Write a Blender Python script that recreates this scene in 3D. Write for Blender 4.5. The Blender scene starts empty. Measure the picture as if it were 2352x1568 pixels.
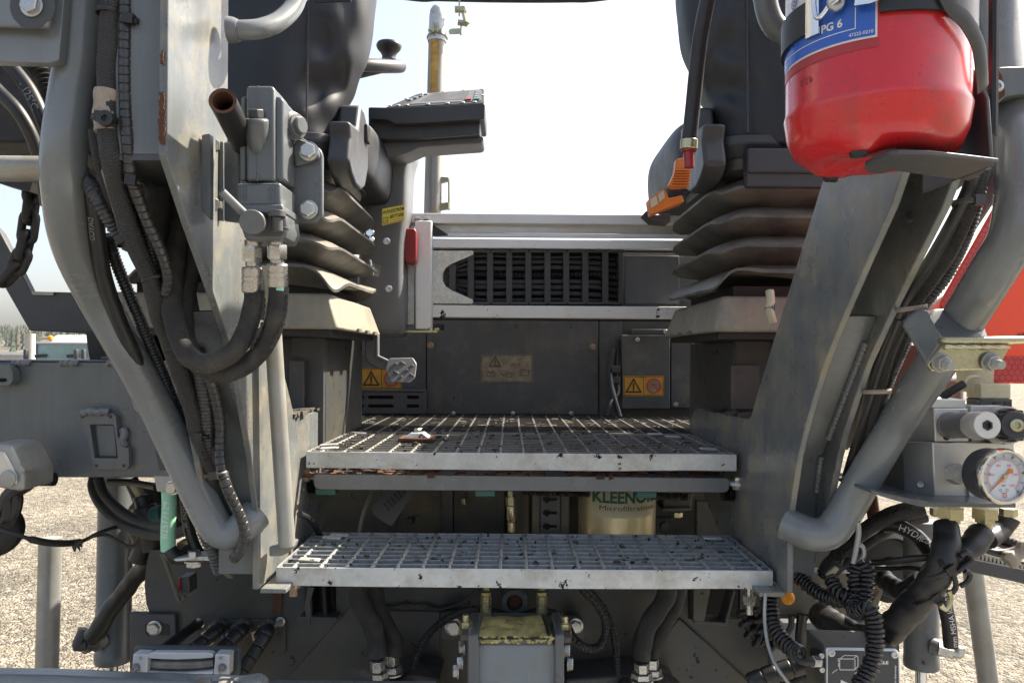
import bpy, bmesh, math, random
from mathutils import Vector, Matrix, Euler, noise
random.seed(7)
R = math.radians
scene = bpy.context.scene
COL = scene.collection

# ------------------------------------------------------------------ camera
FPX, CXP, CYP, HCAM, ROLL = 1764.0, 1176.0, 820.0, 2.1, R(0.4)
cam_data = bpy.data.cameras.new('camera')
cam_data.lens = 27.0
cam_data.sensor_width = 36.0
cam_data.shift_y = 36.0 / 2352.0
cam_data.clip_start = 0.02
cam_data.clip_end = 5000.0
cam = bpy.data.objects.new('camera', cam_data)
COL.objects.link(cam)
cam.matrix_world = Matrix.Translation((0, 0, HCAM)) @ Matrix.Rotation(R(90), 4, 'X') @ Matrix.Rotation(ROLL, 4, 'Z')
scene.camera = cam

# ------------------------------------------------------------------ sky, sun, exposure
SUN_AZ, SUN_EL = R(60), R(48)          # azimuth from the view direction towards the right
world = bpy.data.worlds.new('World')
scene.world = world
world.use_nodes = True
wn = world.node_tree
for n in list(wn.nodes): wn.nodes.remove(n)
sky = wn.nodes.new('ShaderNodeTexSky'); sky.sky_type = 'NISHITA'; sky.sun_disc = False
sky.sun_elevation = SUN_EL; sky.sun_rotation = SUN_AZ
sky.air_density = 1.0; sky.dust_density = 4.0; sky.ozone_density = 1.0
bg = wn.nodes.new('ShaderNodeBackground'); bg.inputs['Strength'].default_value = 0.1152
wo = wn.nodes.new('ShaderNodeOutputWorld')
bw = wn.nodes.new('ShaderNodeRGBToBW'); vl = wn.nodes.new('ShaderNodeMix'); vl.data_type = 'RGBA'; vl.inputs[0].default_value = .35   # sky mixed towards its own grey, added to whiten it
wn.links.new(sky.outputs[0], bw.inputs[0]); wn.links.new(sky.outputs[0], vl.inputs[6]); wn.links.new(bw.outputs[0], vl.inputs[7])
wn.links.new(vl.outputs[2], bg.inputs[0]); wn.links.new(bg.outputs[0], wo.inputs[0])
sd = bpy.data.lights.new('sun', 'SUN'); sd.energy = 5.0; sd.angle = R(0.5); sd.color = (1.0, 0.90, 0.74)
sun = bpy.data.objects.new('sun', sd); COL.objects.link(sun)
sdir = Vector((math.sin(SUN_AZ) * math.cos(SUN_EL), math.cos(SUN_AZ) * math.cos(SUN_EL), math.sin(SUN_EL)))
sun.rotation_euler = sdir.to_track_quat('Z', 'Y').to_euler()
sun.location = sdir * 30
vs = scene.view_settings
vs.view_transform = 'Standard'; vs.look = 'None'; vs.exposure = 1.55; vs.gamma = 1.0
vs.use_curve_mapping = False
scene.cycles.max_bounces = 6
scene.cycles.caustics_reflective = False
scene.cycles.caustics_refractive = False

# ------------------------------------------------------------------ from photo pixels (2352 wide) to places
CR, SR = math.cos(ROLL), math.sin(ROLL)
def ray(px, py):
    dx, dy = px - CXP, py - CYP
    return (dx * CR + dy * SR) / FPX, -(dy * CR - dx * SR) / FPX
def P(px, py, Y):
    a, b = ray(px, py)
    return Vector((a * Y, Y, b * Y + HCAM))
def S(px, py, X):                       # on an upright plane of constant X
    a, b = ray(px, py)
    Y = X / a
    return Vector((X, Y, b * Y + HCAM))
def Hz(px, py, z):                      # on a level plane z (relative to the camera)
    a, b = ray(px, py)
    Y = z / b
    return Vector((a * Y, Y, z + HCAM))
def W(x, y, z): return Vector((x, y, z + HCAM))
def PL(pts): return [P(*p) for p in pts]

# ------------------------------------------------------------------ materials
def N(nt, typ, **kw):
    n = nt.nodes.new(typ)
    for k, v in kw.items():
        if k.startswith('_'): setattr(n, k[1:], v)
        else: n.inputs[k].default_value = v
    return n
def mat(name, col, rough=.5, metal=0., var=.16, vscale=9., dirt=0., dirtcol=(.17, .145, .105), dscale=14., speck=0.,
        streak=0., spangle=0., tar=0., rust=0., bump=.12, bscale=260., pattern=None, pk=400., coat=0., scratch=0., emis=0.,
        pdepth=.6, tarscale=38., grime=0., chips=0., topdust=0.):
    m = bpy.data.materials.new(name); m.use_nodes = True
    nt = m.node_tree; L = nt.links.new
    b = nt.nodes['Principled BSDF']
    b.inputs['Metallic'].default_value = metal
    if coat: b.inputs['Coat Weight'].default_value = coat; b.inputs['Coat Roughness'].default_value = .12
    tc = nt.nodes.new('ShaderNodeTexCoord')
    co = tc.outputs['Object']
    def noise(scale, detail=5, rough=.6, vec=co):
        n = N(nt, 'ShaderNodeTexNoise', Scale=scale, Detail=detail, Roughness=rough); L(vec, n.inputs['Vector']); return n.outputs['Fac']
    def rng(v, a, c, lo, hi):
        n = N(nt, 'ShaderNodeMapRange'); n.inputs[1].default_value = a; n.inputs[2].default_value = c
        n.inputs[3].default_value = lo; n.inputs[4].default_value = hi; L(v, n.inputs[0]); return n.outputs[0]
    def math2(op, a, c):
        n = nt.nodes.new('ShaderNodeMath'); n.operation = op
        for i, v in enumerate((a, c)):
            if isinstance(v, (int, float)): n.inputs[i].default_value = v
            else: L(v, n.inputs[i])
        return n.outputs[0]
    def mix(f, a, c):
        n = nt.nodes.new('ShaderNodeMix'); n.data_type = 'RGBA'
        if isinstance(f, (int, float)): n.inputs[0].default_value = f
        else: L(f, n.inputs[0])
        for i, v in ((6, a), (7, c)):
            if isinstance(v, tuple): n.inputs[i].default_value = (*v, 1)
            else: L(v, n.inputs[i])
        return n.outputs[2]
    val = rng(noise(vscale), .28, .72, 1 - var, 1 + var)
    if streak:
        mp = N(nt, 'ShaderNodeMapping'); mp.inputs['Scale'].default_value = (70, 70, 3); L(co, mp.inputs['Vector'])
        val = math2('MULTIPLY', val, rng(noise(1., 4, .6, mp.outputs[0]), .3, .7, 1 - streak, 1 + streak))
    if spangle:
        v = N(nt, 'ShaderNodeTexVoronoi', Scale=190.); L(co, v.inputs['Vector'])
        sp = nt.nodes.new('ShaderNodeSeparateColor'); L(v.outputs['Color'], sp.inputs[0])
        val = math2('MULTIPLY', val, rng(sp.outputs[0], 0, 1, 1 - spangle, 1 + spangle))
    vm = nt.nodes.new('ShaderNodeVectorMath'); vm.operation = 'SCALE'; vm.inputs[0].default_value = col; L(val, vm.inputs['Scale'])
    c = vm.outputs[0]
    r = rng(noise(vscale * 2.3), .3, .7, max(.05, rough - .08), min(1, rough + .08))
    if scratch:
        mp = N(nt, 'ShaderNodeMapping'); mp.inputs['Scale'].default_value = (9, 60, 160); mp.inputs['Rotation'].default_value = (.4, .7, .3)
        L(co, mp.inputs['Vector'])
        c = mix(rng(noise(3., 3, .5, mp.outputs[0]), .66, .72, 0, scratch), c, tuple(min(.8, v * 2.2 + .05) for v in col))
    if dirt:
        f = rng(noise(dscale, 9, .68), .62 - dirt * .35, .78 - dirt * .2, 0, min(.92, .35 + dirt))
        c = mix(f, c, dirtcol); r = math2('MAXIMUM', r, math2('MULTIPLY', f, .85))
    if topdust:
        ge = nt.nodes.new('ShaderNodeNewGeometry'); sz = nt.nodes.new('ShaderNodeSeparateXYZ'); L(ge.outputs['Normal'], sz.inputs[0])
        f = math2('MULTIPLY', rng(sz.outputs[2], .05, .75, 0, topdust), rng(noise(30., 7, .7), .3, .6, .45, 1))
        c = mix(f, c, (.27, .245, .20)); r = math2('MAXIMUM', r, math2('MULTIPLY', f, .9))
    if grime:
        mp = N(nt, 'ShaderNodeMapping'); mp.inputs['Scale'].default_value = (11, 11, 2.2); mp.inputs['Location'].default_value = (3.1, 1.7, .4); L(co, mp.inputs['Vector'])
        f = rng(noise(1., 8, .7, mp.outputs[0]), .50, .74, 0, grime)
        c = mix(f, c, mix(noise(6., 3), (.030, .027, .023), (.085, .070, .048))); r = math2('MAXIMUM', r, math2('MULTIPLY', f, .8))
        f = rng(noise(19., 9, .74), .60, .70, 0, grime * .7)
        c = mix(f, c, (.22, .20, .165))
    if chips:
        f = rng(noise(48., 6, .72), .735 - chips * .03, .745 - chips * .03, 0, 1)
        c = mix(f, c, mix(noise(90.), (.06, .028, .014), (.30, .29, .28)))
    if rust:
        f = rng(noise(21., 9, .7), .72 - rust * .3, .78 - rust * .3, 0, .9)
        c = mix(f, c, mix(noise(130.), (.045, .017, .007), (.23, .085, .025))); r = math2('MAXIMUM', r, math2('MULTIPLY', f, .9))
    if tar:
        f = rng(noise(tarscale, 5, .62), .70 - tar * .25, .715 - tar * .25, 0, 1)
        c = mix(f, c, (.012, .011, .010)); r = math2('MAXIMUM', r, math2('MULTIPLY', f, .7))
    if speck:
        f = rng(noise(430., 2, .5), .76 - speck * .16, .80 - speck * .16, 0, .6)
        c = mix(f, c, tuple(v * .25 for v in col))
        f2 = rng(noise(370., 2, .5), .79 - speck * .12, .83 - speck * .12, 0, .3)
        c = mix(f2, c, (.38, .36, .32))
    L(c, b.inputs['Base Color']); L(r, b.inputs['Roughness'])
    hh = noise(bscale, 6, .65)
    dist = .0006
    if tar: hh = math2('ADD', hh, math2('MULTIPLY', f if not speck else 0, .6))
    if pattern:
        sx = nt.nodes.new('ShaderNodeSeparateXYZ'); L(tc.outputs['UV'], sx.inputs[0]); u, v = sx.outputs[0], sx.outputs[1]
        if pattern == 'weave':          # fine textile ribs across the sleeve
            w = math2('SINE', math2('MULTIPLY', math2('ADD', v, math2('MULTIPLY', math2('SINE', math2('MULTIPLY', u, 12.566), 0), .0012)), pk * 6.2832), 0)
        else:                           # braid: chevrons
            pp = nt.nodes.new('ShaderNodeMath'); pp.operation = 'PINGPONG'; pp.inputs[1].default_value = .5
            L(math2('MULTIPLY', u, 10.), pp.inputs[0])
            w = math2('SINE', math2('ADD', math2('MULTIPLY', v, pk * 6.2832), math2('MULTIPLY', pp.outputs[0], 9.)), 0)
        if pattern == 'hexagon': pass
        hh = math2('ADD', math2('MULTIPLY', hh, .5), math2('MULTIPLY', w, pdepth)); dist = .0016; bump = max(bump, .55)
        cc = nt.nodes.new('ShaderNodeVectorMath'); cc.operation = 'SCALE'; L(c, cc.inputs[0]); L(rng(w, -1, 1, .45, 1.5), cc.inputs['Scale'])
        L(cc.outputs[0], b.inputs['Base Color'])
    bp = N(nt, 'ShaderNodeBump', Strength=bump, Distance=dist); L(hh, bp.inputs['Height']); L(bp.outputs[0], b.inputs['Normal'])
    if emis: b.inputs['Emission Color'].default_value = (*col, 1); b.inputs['Emission Strength'].default_value = emis
    return m

M = {}
M['paint'] = mat('grey_paint', (.120, .133, .140), .32, 0, .12, 7, dirt=.12, speck=.35, streak=.08, grime=.55, chips=.6, scratch=.08)
M['paint_dusty'] = mat('dusty_grey_paint', (.140, .154, .161), .30, 0, .14, 7, dirt=.46, dirtcol=(.285, .248, .172), speck=.55, streak=.14, grime=.5, chips=1.)
M['paint_light'] = mat('light_grey_paint', (.182, .197, .205), .23, 0, .08, 8, dirt=.08, dirtcol=(.2, .18, .14), speck=.12, scratch=.10, grime=.35, chips=.5)
M['paint_dark'] = mat('dark_grey_paint', (.060, .062, .068), .5, 0, .2, 8, dirt=.3, dirtcol=(.11, .095, .07), speck=.3)
M['paint_black'] = mat('black_paint', (.018, .018, .019), .55, 0, .25, 9, dirt=.22, dirtcol=(.06, .05, .04), speck=.2)
M['cast'] = mat('cast_grey_paint', (.114, .126, .134), .32, 0, .1, 10, dirt=.14, speck=.3, bump=.25, grime=.4, chips=.7)
M['bulk'] = mat('worn_bulkhead_paint', (.066, .068, .073), .5, 0, .25, 6, dirt=.38, dirtcol=(.15, .135, .11), speck=.5, scratch=.2, tar=.12, grime=.5)
M['chassis'] = mat('oily_chassis_paint', (.046, .050, .053), .42, 0, .3, 5, dirt=.5, dirtcol=(.075, .066, .042), speck=.35, tar=.22)
M['olive'] = mat('dusty_cavity_paint', (.085, .083, .070), .6, 0, .3, 6, dirt=.5, dirtcol=(.16, .14, .085), speck=.3, tar=.18)
M['galv'] = mat('galvanised_steel', (.54, .56, .565), .42, .25, .10, 12, spangle=.055, dirt=.40, dirtcol=(.27, .24, .18), tar=.27, tarscale=62, bump=.08, grime=.22)
M['galv_grid'] = mat('tarred_galvanised_bars', (.34, .355, .365), .45, .4, .2, 14, spangle=.14, dirt=.25, dirtcol=(.2, .18, .14), tar=.34, tarscale=95, bump=.1)
M['galv_dirty'] = mat('dirty_grating_bars', (.33, .325, .31), .6, .35, .2, 14, spangle=.1, dirt=.6, dirtcol=(.15, .135, .105), tar=.38, tarscale=80, bump=.15)
M['bar_tar_shade'] = mat('tarred_shaded_bars', (.10, .096, .088), .7, .1, .3, 20, dirt=.6, dirtcol=(.06, .054, .045), tar=.4, tarscale=80, bump=.3)  # tar plus the shade on the bar faces, put into the colour
M['bar_face'] = mat('shaded_galvanised_bars', (.23, .265, .30), .42, .35, .2, 14, spangle=.14, dirt=.3, dirtcol=(.13, .12, .10), tar=.33, tarscale=95, bump=.12)  # darker bluish faces: shade put into the bar colour
M['zinc'] = mat('zinc_plate', (.62, .62, .58), .42, .4, .1, 14, spangle=.12, dirt=.16, dirtcol=(.42, .37, .25))
M['zinc_yellow'] = mat('yellow_zinc', (.46, .425, .27), .30, .75, .14, 16, dirt=.28, dirtcol=(.20, .16, .09), speck=.2)
M['alu'] = mat('aluminium', (.80, .80, .80), .38, .2, .05, 9, dirt=.08, dirtcol=(.32, .28, .22), speck=.12)
M['alu_dirty'] = mat('tar_marked_aluminium', (.80, .79, .77), .40, .2, .05, 9, dirt=.2, dirtcol=(.40, .34, .24), speck=.15, tar=.27, tarscale=30)
M['machined'] = mat('machined_aluminium', (.62, .61, .58), .36, .45, .08, 12, dirt=.24, dirtcol=(.38, .33, .25), speck=.12)
M['machined_dark'] = mat('grey_anodised', (.20, .205, .215), .45, .4, .12, 12, dirt=.3, speck=.3)
M['bolt'] = mat('zinc_bolt', (.46, .455, .44), .28, .85, .15, 60, dirt=.25, dirtcol=(.18, .15, .11), dscale=60)
M['bolt_rusty'] = mat('rusty_bolt', (.30, .22, .16), .6, .5, .2, 60, rust=.55)
M['steel'] = mat('polished_rod', (.62, .62, .62), .16, 1., .06, 20)
M['chrome'] = mat('chrome', (.72, .72, .72), .14, 1., .04, 20)
M['pipe'] = mat('weathered_pipe', (.34, .345, .33), .5, .45, .16, 11, dirt=.35, dirtcol=(.30, .25, .16), speck=.4, streak=.08)
M['rustpipe'] = mat('rust_streaked_pipe', (.30, .28, .25), .5, .4, .18, 9, dirt=.3, dirtcol=(.33, .2, .07), streak=.3, rust=.25)
M['amber_rust'] = mat('amber_rust_stain', (.52, .29, .055), .5, .1, .3, 30, dirt=.45, dirtcol=(.16, .09, .04), dscale=26, streak=.4)
M['rust'] = mat('rusty_steel', (.10, .045, .025), .9, .1, .35, 40, dirt=.3, dirtcol=(.05, .03, .02))
M['weld'] = mat('painted_weld_bead', (.16, .165, .18), .38, 0, .1, 20, bump=.4)
M['rubber'] = mat('black_rubber', (.016, .016, .017), .45, 0, .25, 12, dirt=.2, dirtcol=(.075, .068, .058), speck=.15)
M['rubber_shiny'] = mat('shiny_black_rubber', (.013, .013, .014), .36, 0, .2, 12, dirt=.22, dirtcol=(.06, .055, .05))
M['plastic'] = mat('dark_grey_plastic', (.045, .047, .052), .46, 0, .12, 12, dirt=.16, dirtcol=(.11, .10, .085), speck=.2)
M['plastic_grey'] = mat('grey_moulded_plastic', (.125, .13, .14), .45, 0, .12, 9, dirt=.25, speck=.3, streak=.06)
M['wrap'] = mat('spiral_wrap_plastic', (.038, .038, .039), .32, 0, .2, 16, dirt=.2, dirtcol=(.12, .11, .095), speck=.2)
M['conduit'] = mat('corrugated_conduit_plastic', (.024, .024, .025), .38, 0, .2, 16, dirt=.2, dirtcol=(.09, .083, .07))
M['braid'] = mat('braided_sleeve', (.028, .028, .029), .6, 0, .15, 16, dirt=.25, dirtcol=(.085, .08, .07), pattern='braid', pk=400.)
M['weave'] = mat('textile_sleeve', (.026, .026, .027), .75, 0, .2, 16, dirt=.4, dirtcol=(.12, .108, .085), pattern='weave', pk=620., pdepth=.4)
M['leather'] = mat('black_vinyl', (.016, .018, .023), .5, 0, .12, 7, dirt=.12, dirtcol=(.06, .056, .05), speck=.12, bump=.22, bscale=420)
M['bellows'] = mat('dusty_rubber_bellows', (.050, .051, .052), .55, 0, .2, 9, dirt=.72, dirtcol=(.160, .152, .132), speck=.4, topdust=.6)
M['red'] = mat('red_enamel', (.62, .020, .026), .27, 0, .07, 8, dirt=.34, dirtcol=(.20, .055, .045), dscale=17, speck=.5, bump=.04, coat=.35, chips=1.6, scratch=.0)
M['red_stain'] = mat('stained_red_enamel', (.42, .030, .032), .4, 0, .15, 12, dirt=.3, dirtcol=(.13, .05, .045), bump=.04)
M['red_dark'] = mat('dark_red_enamel', (.21, .030, .038), .32, 0, .08, 8, bump=.03)
M['red_plastic'] = mat('red_plastic', (.26, .018, .020), .4, 0, .12, 14, dirt=.25, dirtcol=(.10, .03, .025), speck=.25)
M['orange'] = mat('orange_plastic', (.62, .17, .022), .45, 0, .1, 20, dirt=.2, dirtcol=(.3, .15, .08))
M['orange_lamp'] = mat('orange_lens', (.80, .30, .008), .35, 0, .05, 20)
M['white'] = mat('white_print', (.74, .74, .73), .4, 0, .03, 20, bump=.02)
M['cream'] = mat('cream_plastic', (.50, .46, .32), .5, 0, .08, 16, dirt=.3, dirtcol=(.25, .2, .1))
M['paper'] = mat('extinguisher_label', (.72, .70, .68), .28, 0, .04, 15, dirt=.12, dirtcol=(.55, .5, .42), bump=.02)
M['blue'] = mat('blue_print', (.028, .11, .50), .28, 0, .06, 15, dirt=.1, dirtcol=(.2, .3, .45), bump=.02)
M['blue_dark'] = mat('navy_print', (.05, .08, .30), .35, 0, .05, 15, bump=.02)
M['yellow'] = mat('yellow_sticker', (.72, .58, .045), .4, 0, .05, 20, dirt=.12, dirtcol=(.4, .35, .12), bump=.03)
M['amber'] = mat('amber_sticker', (.55, .27, .028), .45, 0, .12, 30, dirt=.35, dirtcol=(.2, .12, .04), dscale=40, bump=.03)
M['tan'] = mat('faded_tan_sticker', (.20, .155, .10), .55, 0, .2, 40, dirt=.5, dirtcol=(.33, .29, .22), dscale=60, speck=.6)
M['ink'] = mat('black_print', (.014, .014, .014), .5, 0, .1, 20, bump=.02)
M['red_ink'] = mat('red_print', (.45, .05, .05), .5, 0, .1, 20, bump=.02)
M['pink_ink'] = mat('faded_red_print', (.62, .16, .17), .5, 0, .1, 20, bump=.02)
M['grey_ink'] = mat('grey_print', (.30, .30, .30), .55, 0, .1, 20, bump=.02)
M['teal'] = mat('mint_hose', (.30, .62, .44), .5, 0, .06, 12, dirt=.18, dirtcol=(.2, .3, .2), bump=.06)
M['teal_dark'] = mat('teal_rubber', (.055, .16, .14), .5, 0, .1, 20, dirt=.2)
M['tape'] = mat('dirty_white_tape', (.36, .30, .245), .7, 0, .2, 40, dirt=.4, dirtcol=(.14, .11, .08), dscale=40, bump=.5, bscale=120)
M['dial'] = mat('gauge_dial', (.60, .63, .66), .35, 0, .02, 20, bump=.01)
M['grease'] = mat('yellow_grease', (.55, .48, .20), .42, 0, .35, 30, dirt=.4, dirtcol=(.12, .10, .035), dscale=45, bump=.9, bscale=90)
M['blue_cap'] = mat('motor_blue_grey', (.21, .24, .265), .34, 0, .12, 10, grime=.6, chips=.8, dirt=.35, dirtcol=(.2, .17, .08), speck=.2)
M['can'] = mat('brass_tinted_can', (.44, .39, .25), .33, .6, .12, 14, dirt=.3, dirtcol=(.20, .16, .08), speck=.3)
M['canlabel'] = mat('aged_can_label', (.46, .42, .28), .4, 0, .08, 16, dirt=.25, dirtcol=(.25, .2, .1))
M['green_ink'] = mat('dark_green_print', (.012, .10, .055), .4, 0, .1, 20)
M['asphalt'] = mat('asphalt_dirt', (.050, .047, .042), .9, 0, .4, 30, dirt=.5, dirtcol=(.095, .086, .068), dscale=30, speck=.6, bump=1., bscale=120)
M['dusted'] = mat('dust_coated_paint', (.20, .185, .15), .6, 0, .16, 9, dirt=.55, dirtcol=(.31, .27, .19), speck=.5, streak=.16)
M['dark'] = mat('dark_steel_and_shade', (.014, .014, .015), .6, 0, .3, 9, dirt=.3, dirtcol=(.05, .043, .033))  # near black steel; also stands for shade in hollows and gaps
M['matt_panel'] = mat('matt_panel_film', (.055, .06, .066), .75, 0, .08, 20, bump=.02)
M['matt_key'] = mat('matt_key_film', (.12, .13, .14), .75, 0, .08, 20, bump=.02)
for k_ in ('matt_panel', 'matt_key'): M[k_].node_tree.nodes['Principled BSDF'].inputs['Specular IOR Level'].default_value = .12
M['screen'] = mat('display_glass', (.06, .05, .036), .35, 0, .1, 20, bump=.01)
M['reflex'] = mat('retroreflective_red', (.52, .05, .05), .3, 0, .08, 12, bump=.05)
M['fluor'] = mat('fluorescent_red', (.92, .085, .035), .32, 0, .06, 9, dirt=.12, dirtcol=(.6, .06, .03), bump=.03)
M['glasswind'] = mat('truck_windscreen', (.22, .33, .33), .1, 0, .25, .8, bump=.0)
M['truckwhite'] = mat('truck_white_paint', (.70, .71, .72), .35, 0, .06, .5, bump=.02)
M['truckblue'] = mat('truck_violet_paint', (.09, .08, .20), .35, 0, .1, .5, bump=.02)
M['concrete'] = mat('pale_concrete', (.42, .40, .37), .8, 0, .15, .3, bump=.1, bscale=20)
def ring_nodes():
    """hexagon cells printed in the retroreflective band"""
    m = M['reflex']; nt = m.node_tree; L = nt.links.new
    b = nt.nodes['Principled BSDF']
    tc = nt.nodes.new('ShaderNodeTexCoord')
    src = b.inputs['Base Color'].links[0].from_socket
    outs = []
    for off in ((0, 0, 0), (.5, 0, .8660254)):
        mp = N(nt, 'ShaderNodeMapping'); mp.inputs['Scale'].default_value = (130, 0, 130)
        L(tc.outputs['Object'], mp.inputs['Vector'])
        ad = nt.nodes.new('ShaderNodeVectorMath'); ad.operation = 'ADD'; ad.inputs[1].default_value = off; L(mp.outputs[0], ad.inputs[0])
        wv = nt.nodes.new('ShaderNodeVectorMath'); wv.operation = 'WRAP'; wv.inputs[1].default_value = (.5, .5, .8660254); wv.inputs[2].default_value = (-.5, -.5, -.8660254)
        L(ad.outputs[0], wv.inputs[0])
        ln = nt.nodes.new('ShaderNodeVectorMath'); ln.operation = 'LENGTH'; L(wv.outputs[0], ln.inputs[0]); outs.append(ln.outputs['Value'])
    mn = nt.nodes.new('ShaderNodeMath'); mn.operation = 'MINIMUM'; L(outs[0], mn.inputs[0]); L(outs[1], mn.inputs[1])
    mr = N(nt, 'ShaderNodeMapRange'); mr.inputs[1].default_value = .40; mr.inputs[2].default_value = .50; mr.inputs[3].default_value = 0; mr.inputs[4].default_value = .8
    L(mn.outputs[0], mr.inputs[0])
    mx = nt.nodes.new('ShaderNodeMix'); mx.data_type = 'RGBA'; L(mr.outputs[0], mx.inputs[0]); L(src, mx.inputs[6]); mx.inputs[7].default_value = (.20, .015, .018, 1)
    L(mx.outputs[2], b.inputs['Base Color'])
ring_nodes()

# ------------------------------------------------------------------ mesh builder
def catmull(pts, step):
    """smooth resampling; pts are Vectors"""
    n = len(pts)
    if n == 2: ext = [pts[0] * 2 - pts[1], *pts, pts[1] * 2 - pts[0]]
    else: ext = [pts[0] * 2 - pts[1], *pts, pts[-1] * 2 - pts[-2]]
    fine = []
    for i in range(1, len(ext) - 2):
        p0, p1, p2, p3 = ext[i - 1:i + 3]
        for k in range(16):
            t = k / 16
            fine.append(.5 * ((2 * p1) + (p2 - p0) * t + (2 * p0 - 5 * p1 + 4 * p2 - p3) * t * t + (3 * p1 - p0 - 3 * p2 + p3) * t ** 3))
    fine.append(pts[-1].copy())
    out = [fine[0]]; acc = 0; s_at = [0.]; total = 0
    for a, b_ in zip(fine, fine[1:]):
        d = (b_ - a).length
        if d < 1e-9: continue
        pos = 0
        while acc + (d - pos) >= step:
            pos += step - acc; acc = 0
            out.append(a.lerp(b_, pos / d)); s_at.append(total + pos)
        acc += d - pos; total += d
    if acc > step * .3: out.append(fine[-1]); s_at.append(total)
    return out, s_at
def frames(pts):
    T = []
    for i in range(len(pts)):
        a = pts[max(0, i - 1)]; b_ = pts[min(len(pts) - 1, i + 1)]
        T.append((b_ - a).normalized())
    up = Vector((0, -1, 0))
    if abs(T[0].dot(up)) > .9: up = Vector((0, 0, 1))
    n = (up - T[0] * up.dot(T[0])).normalized()
    out = []
    for t in T:
        n = (n - t * n.dot(t)).normalized()
        out.append((t, n, t.cross(n)))
    return out

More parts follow.
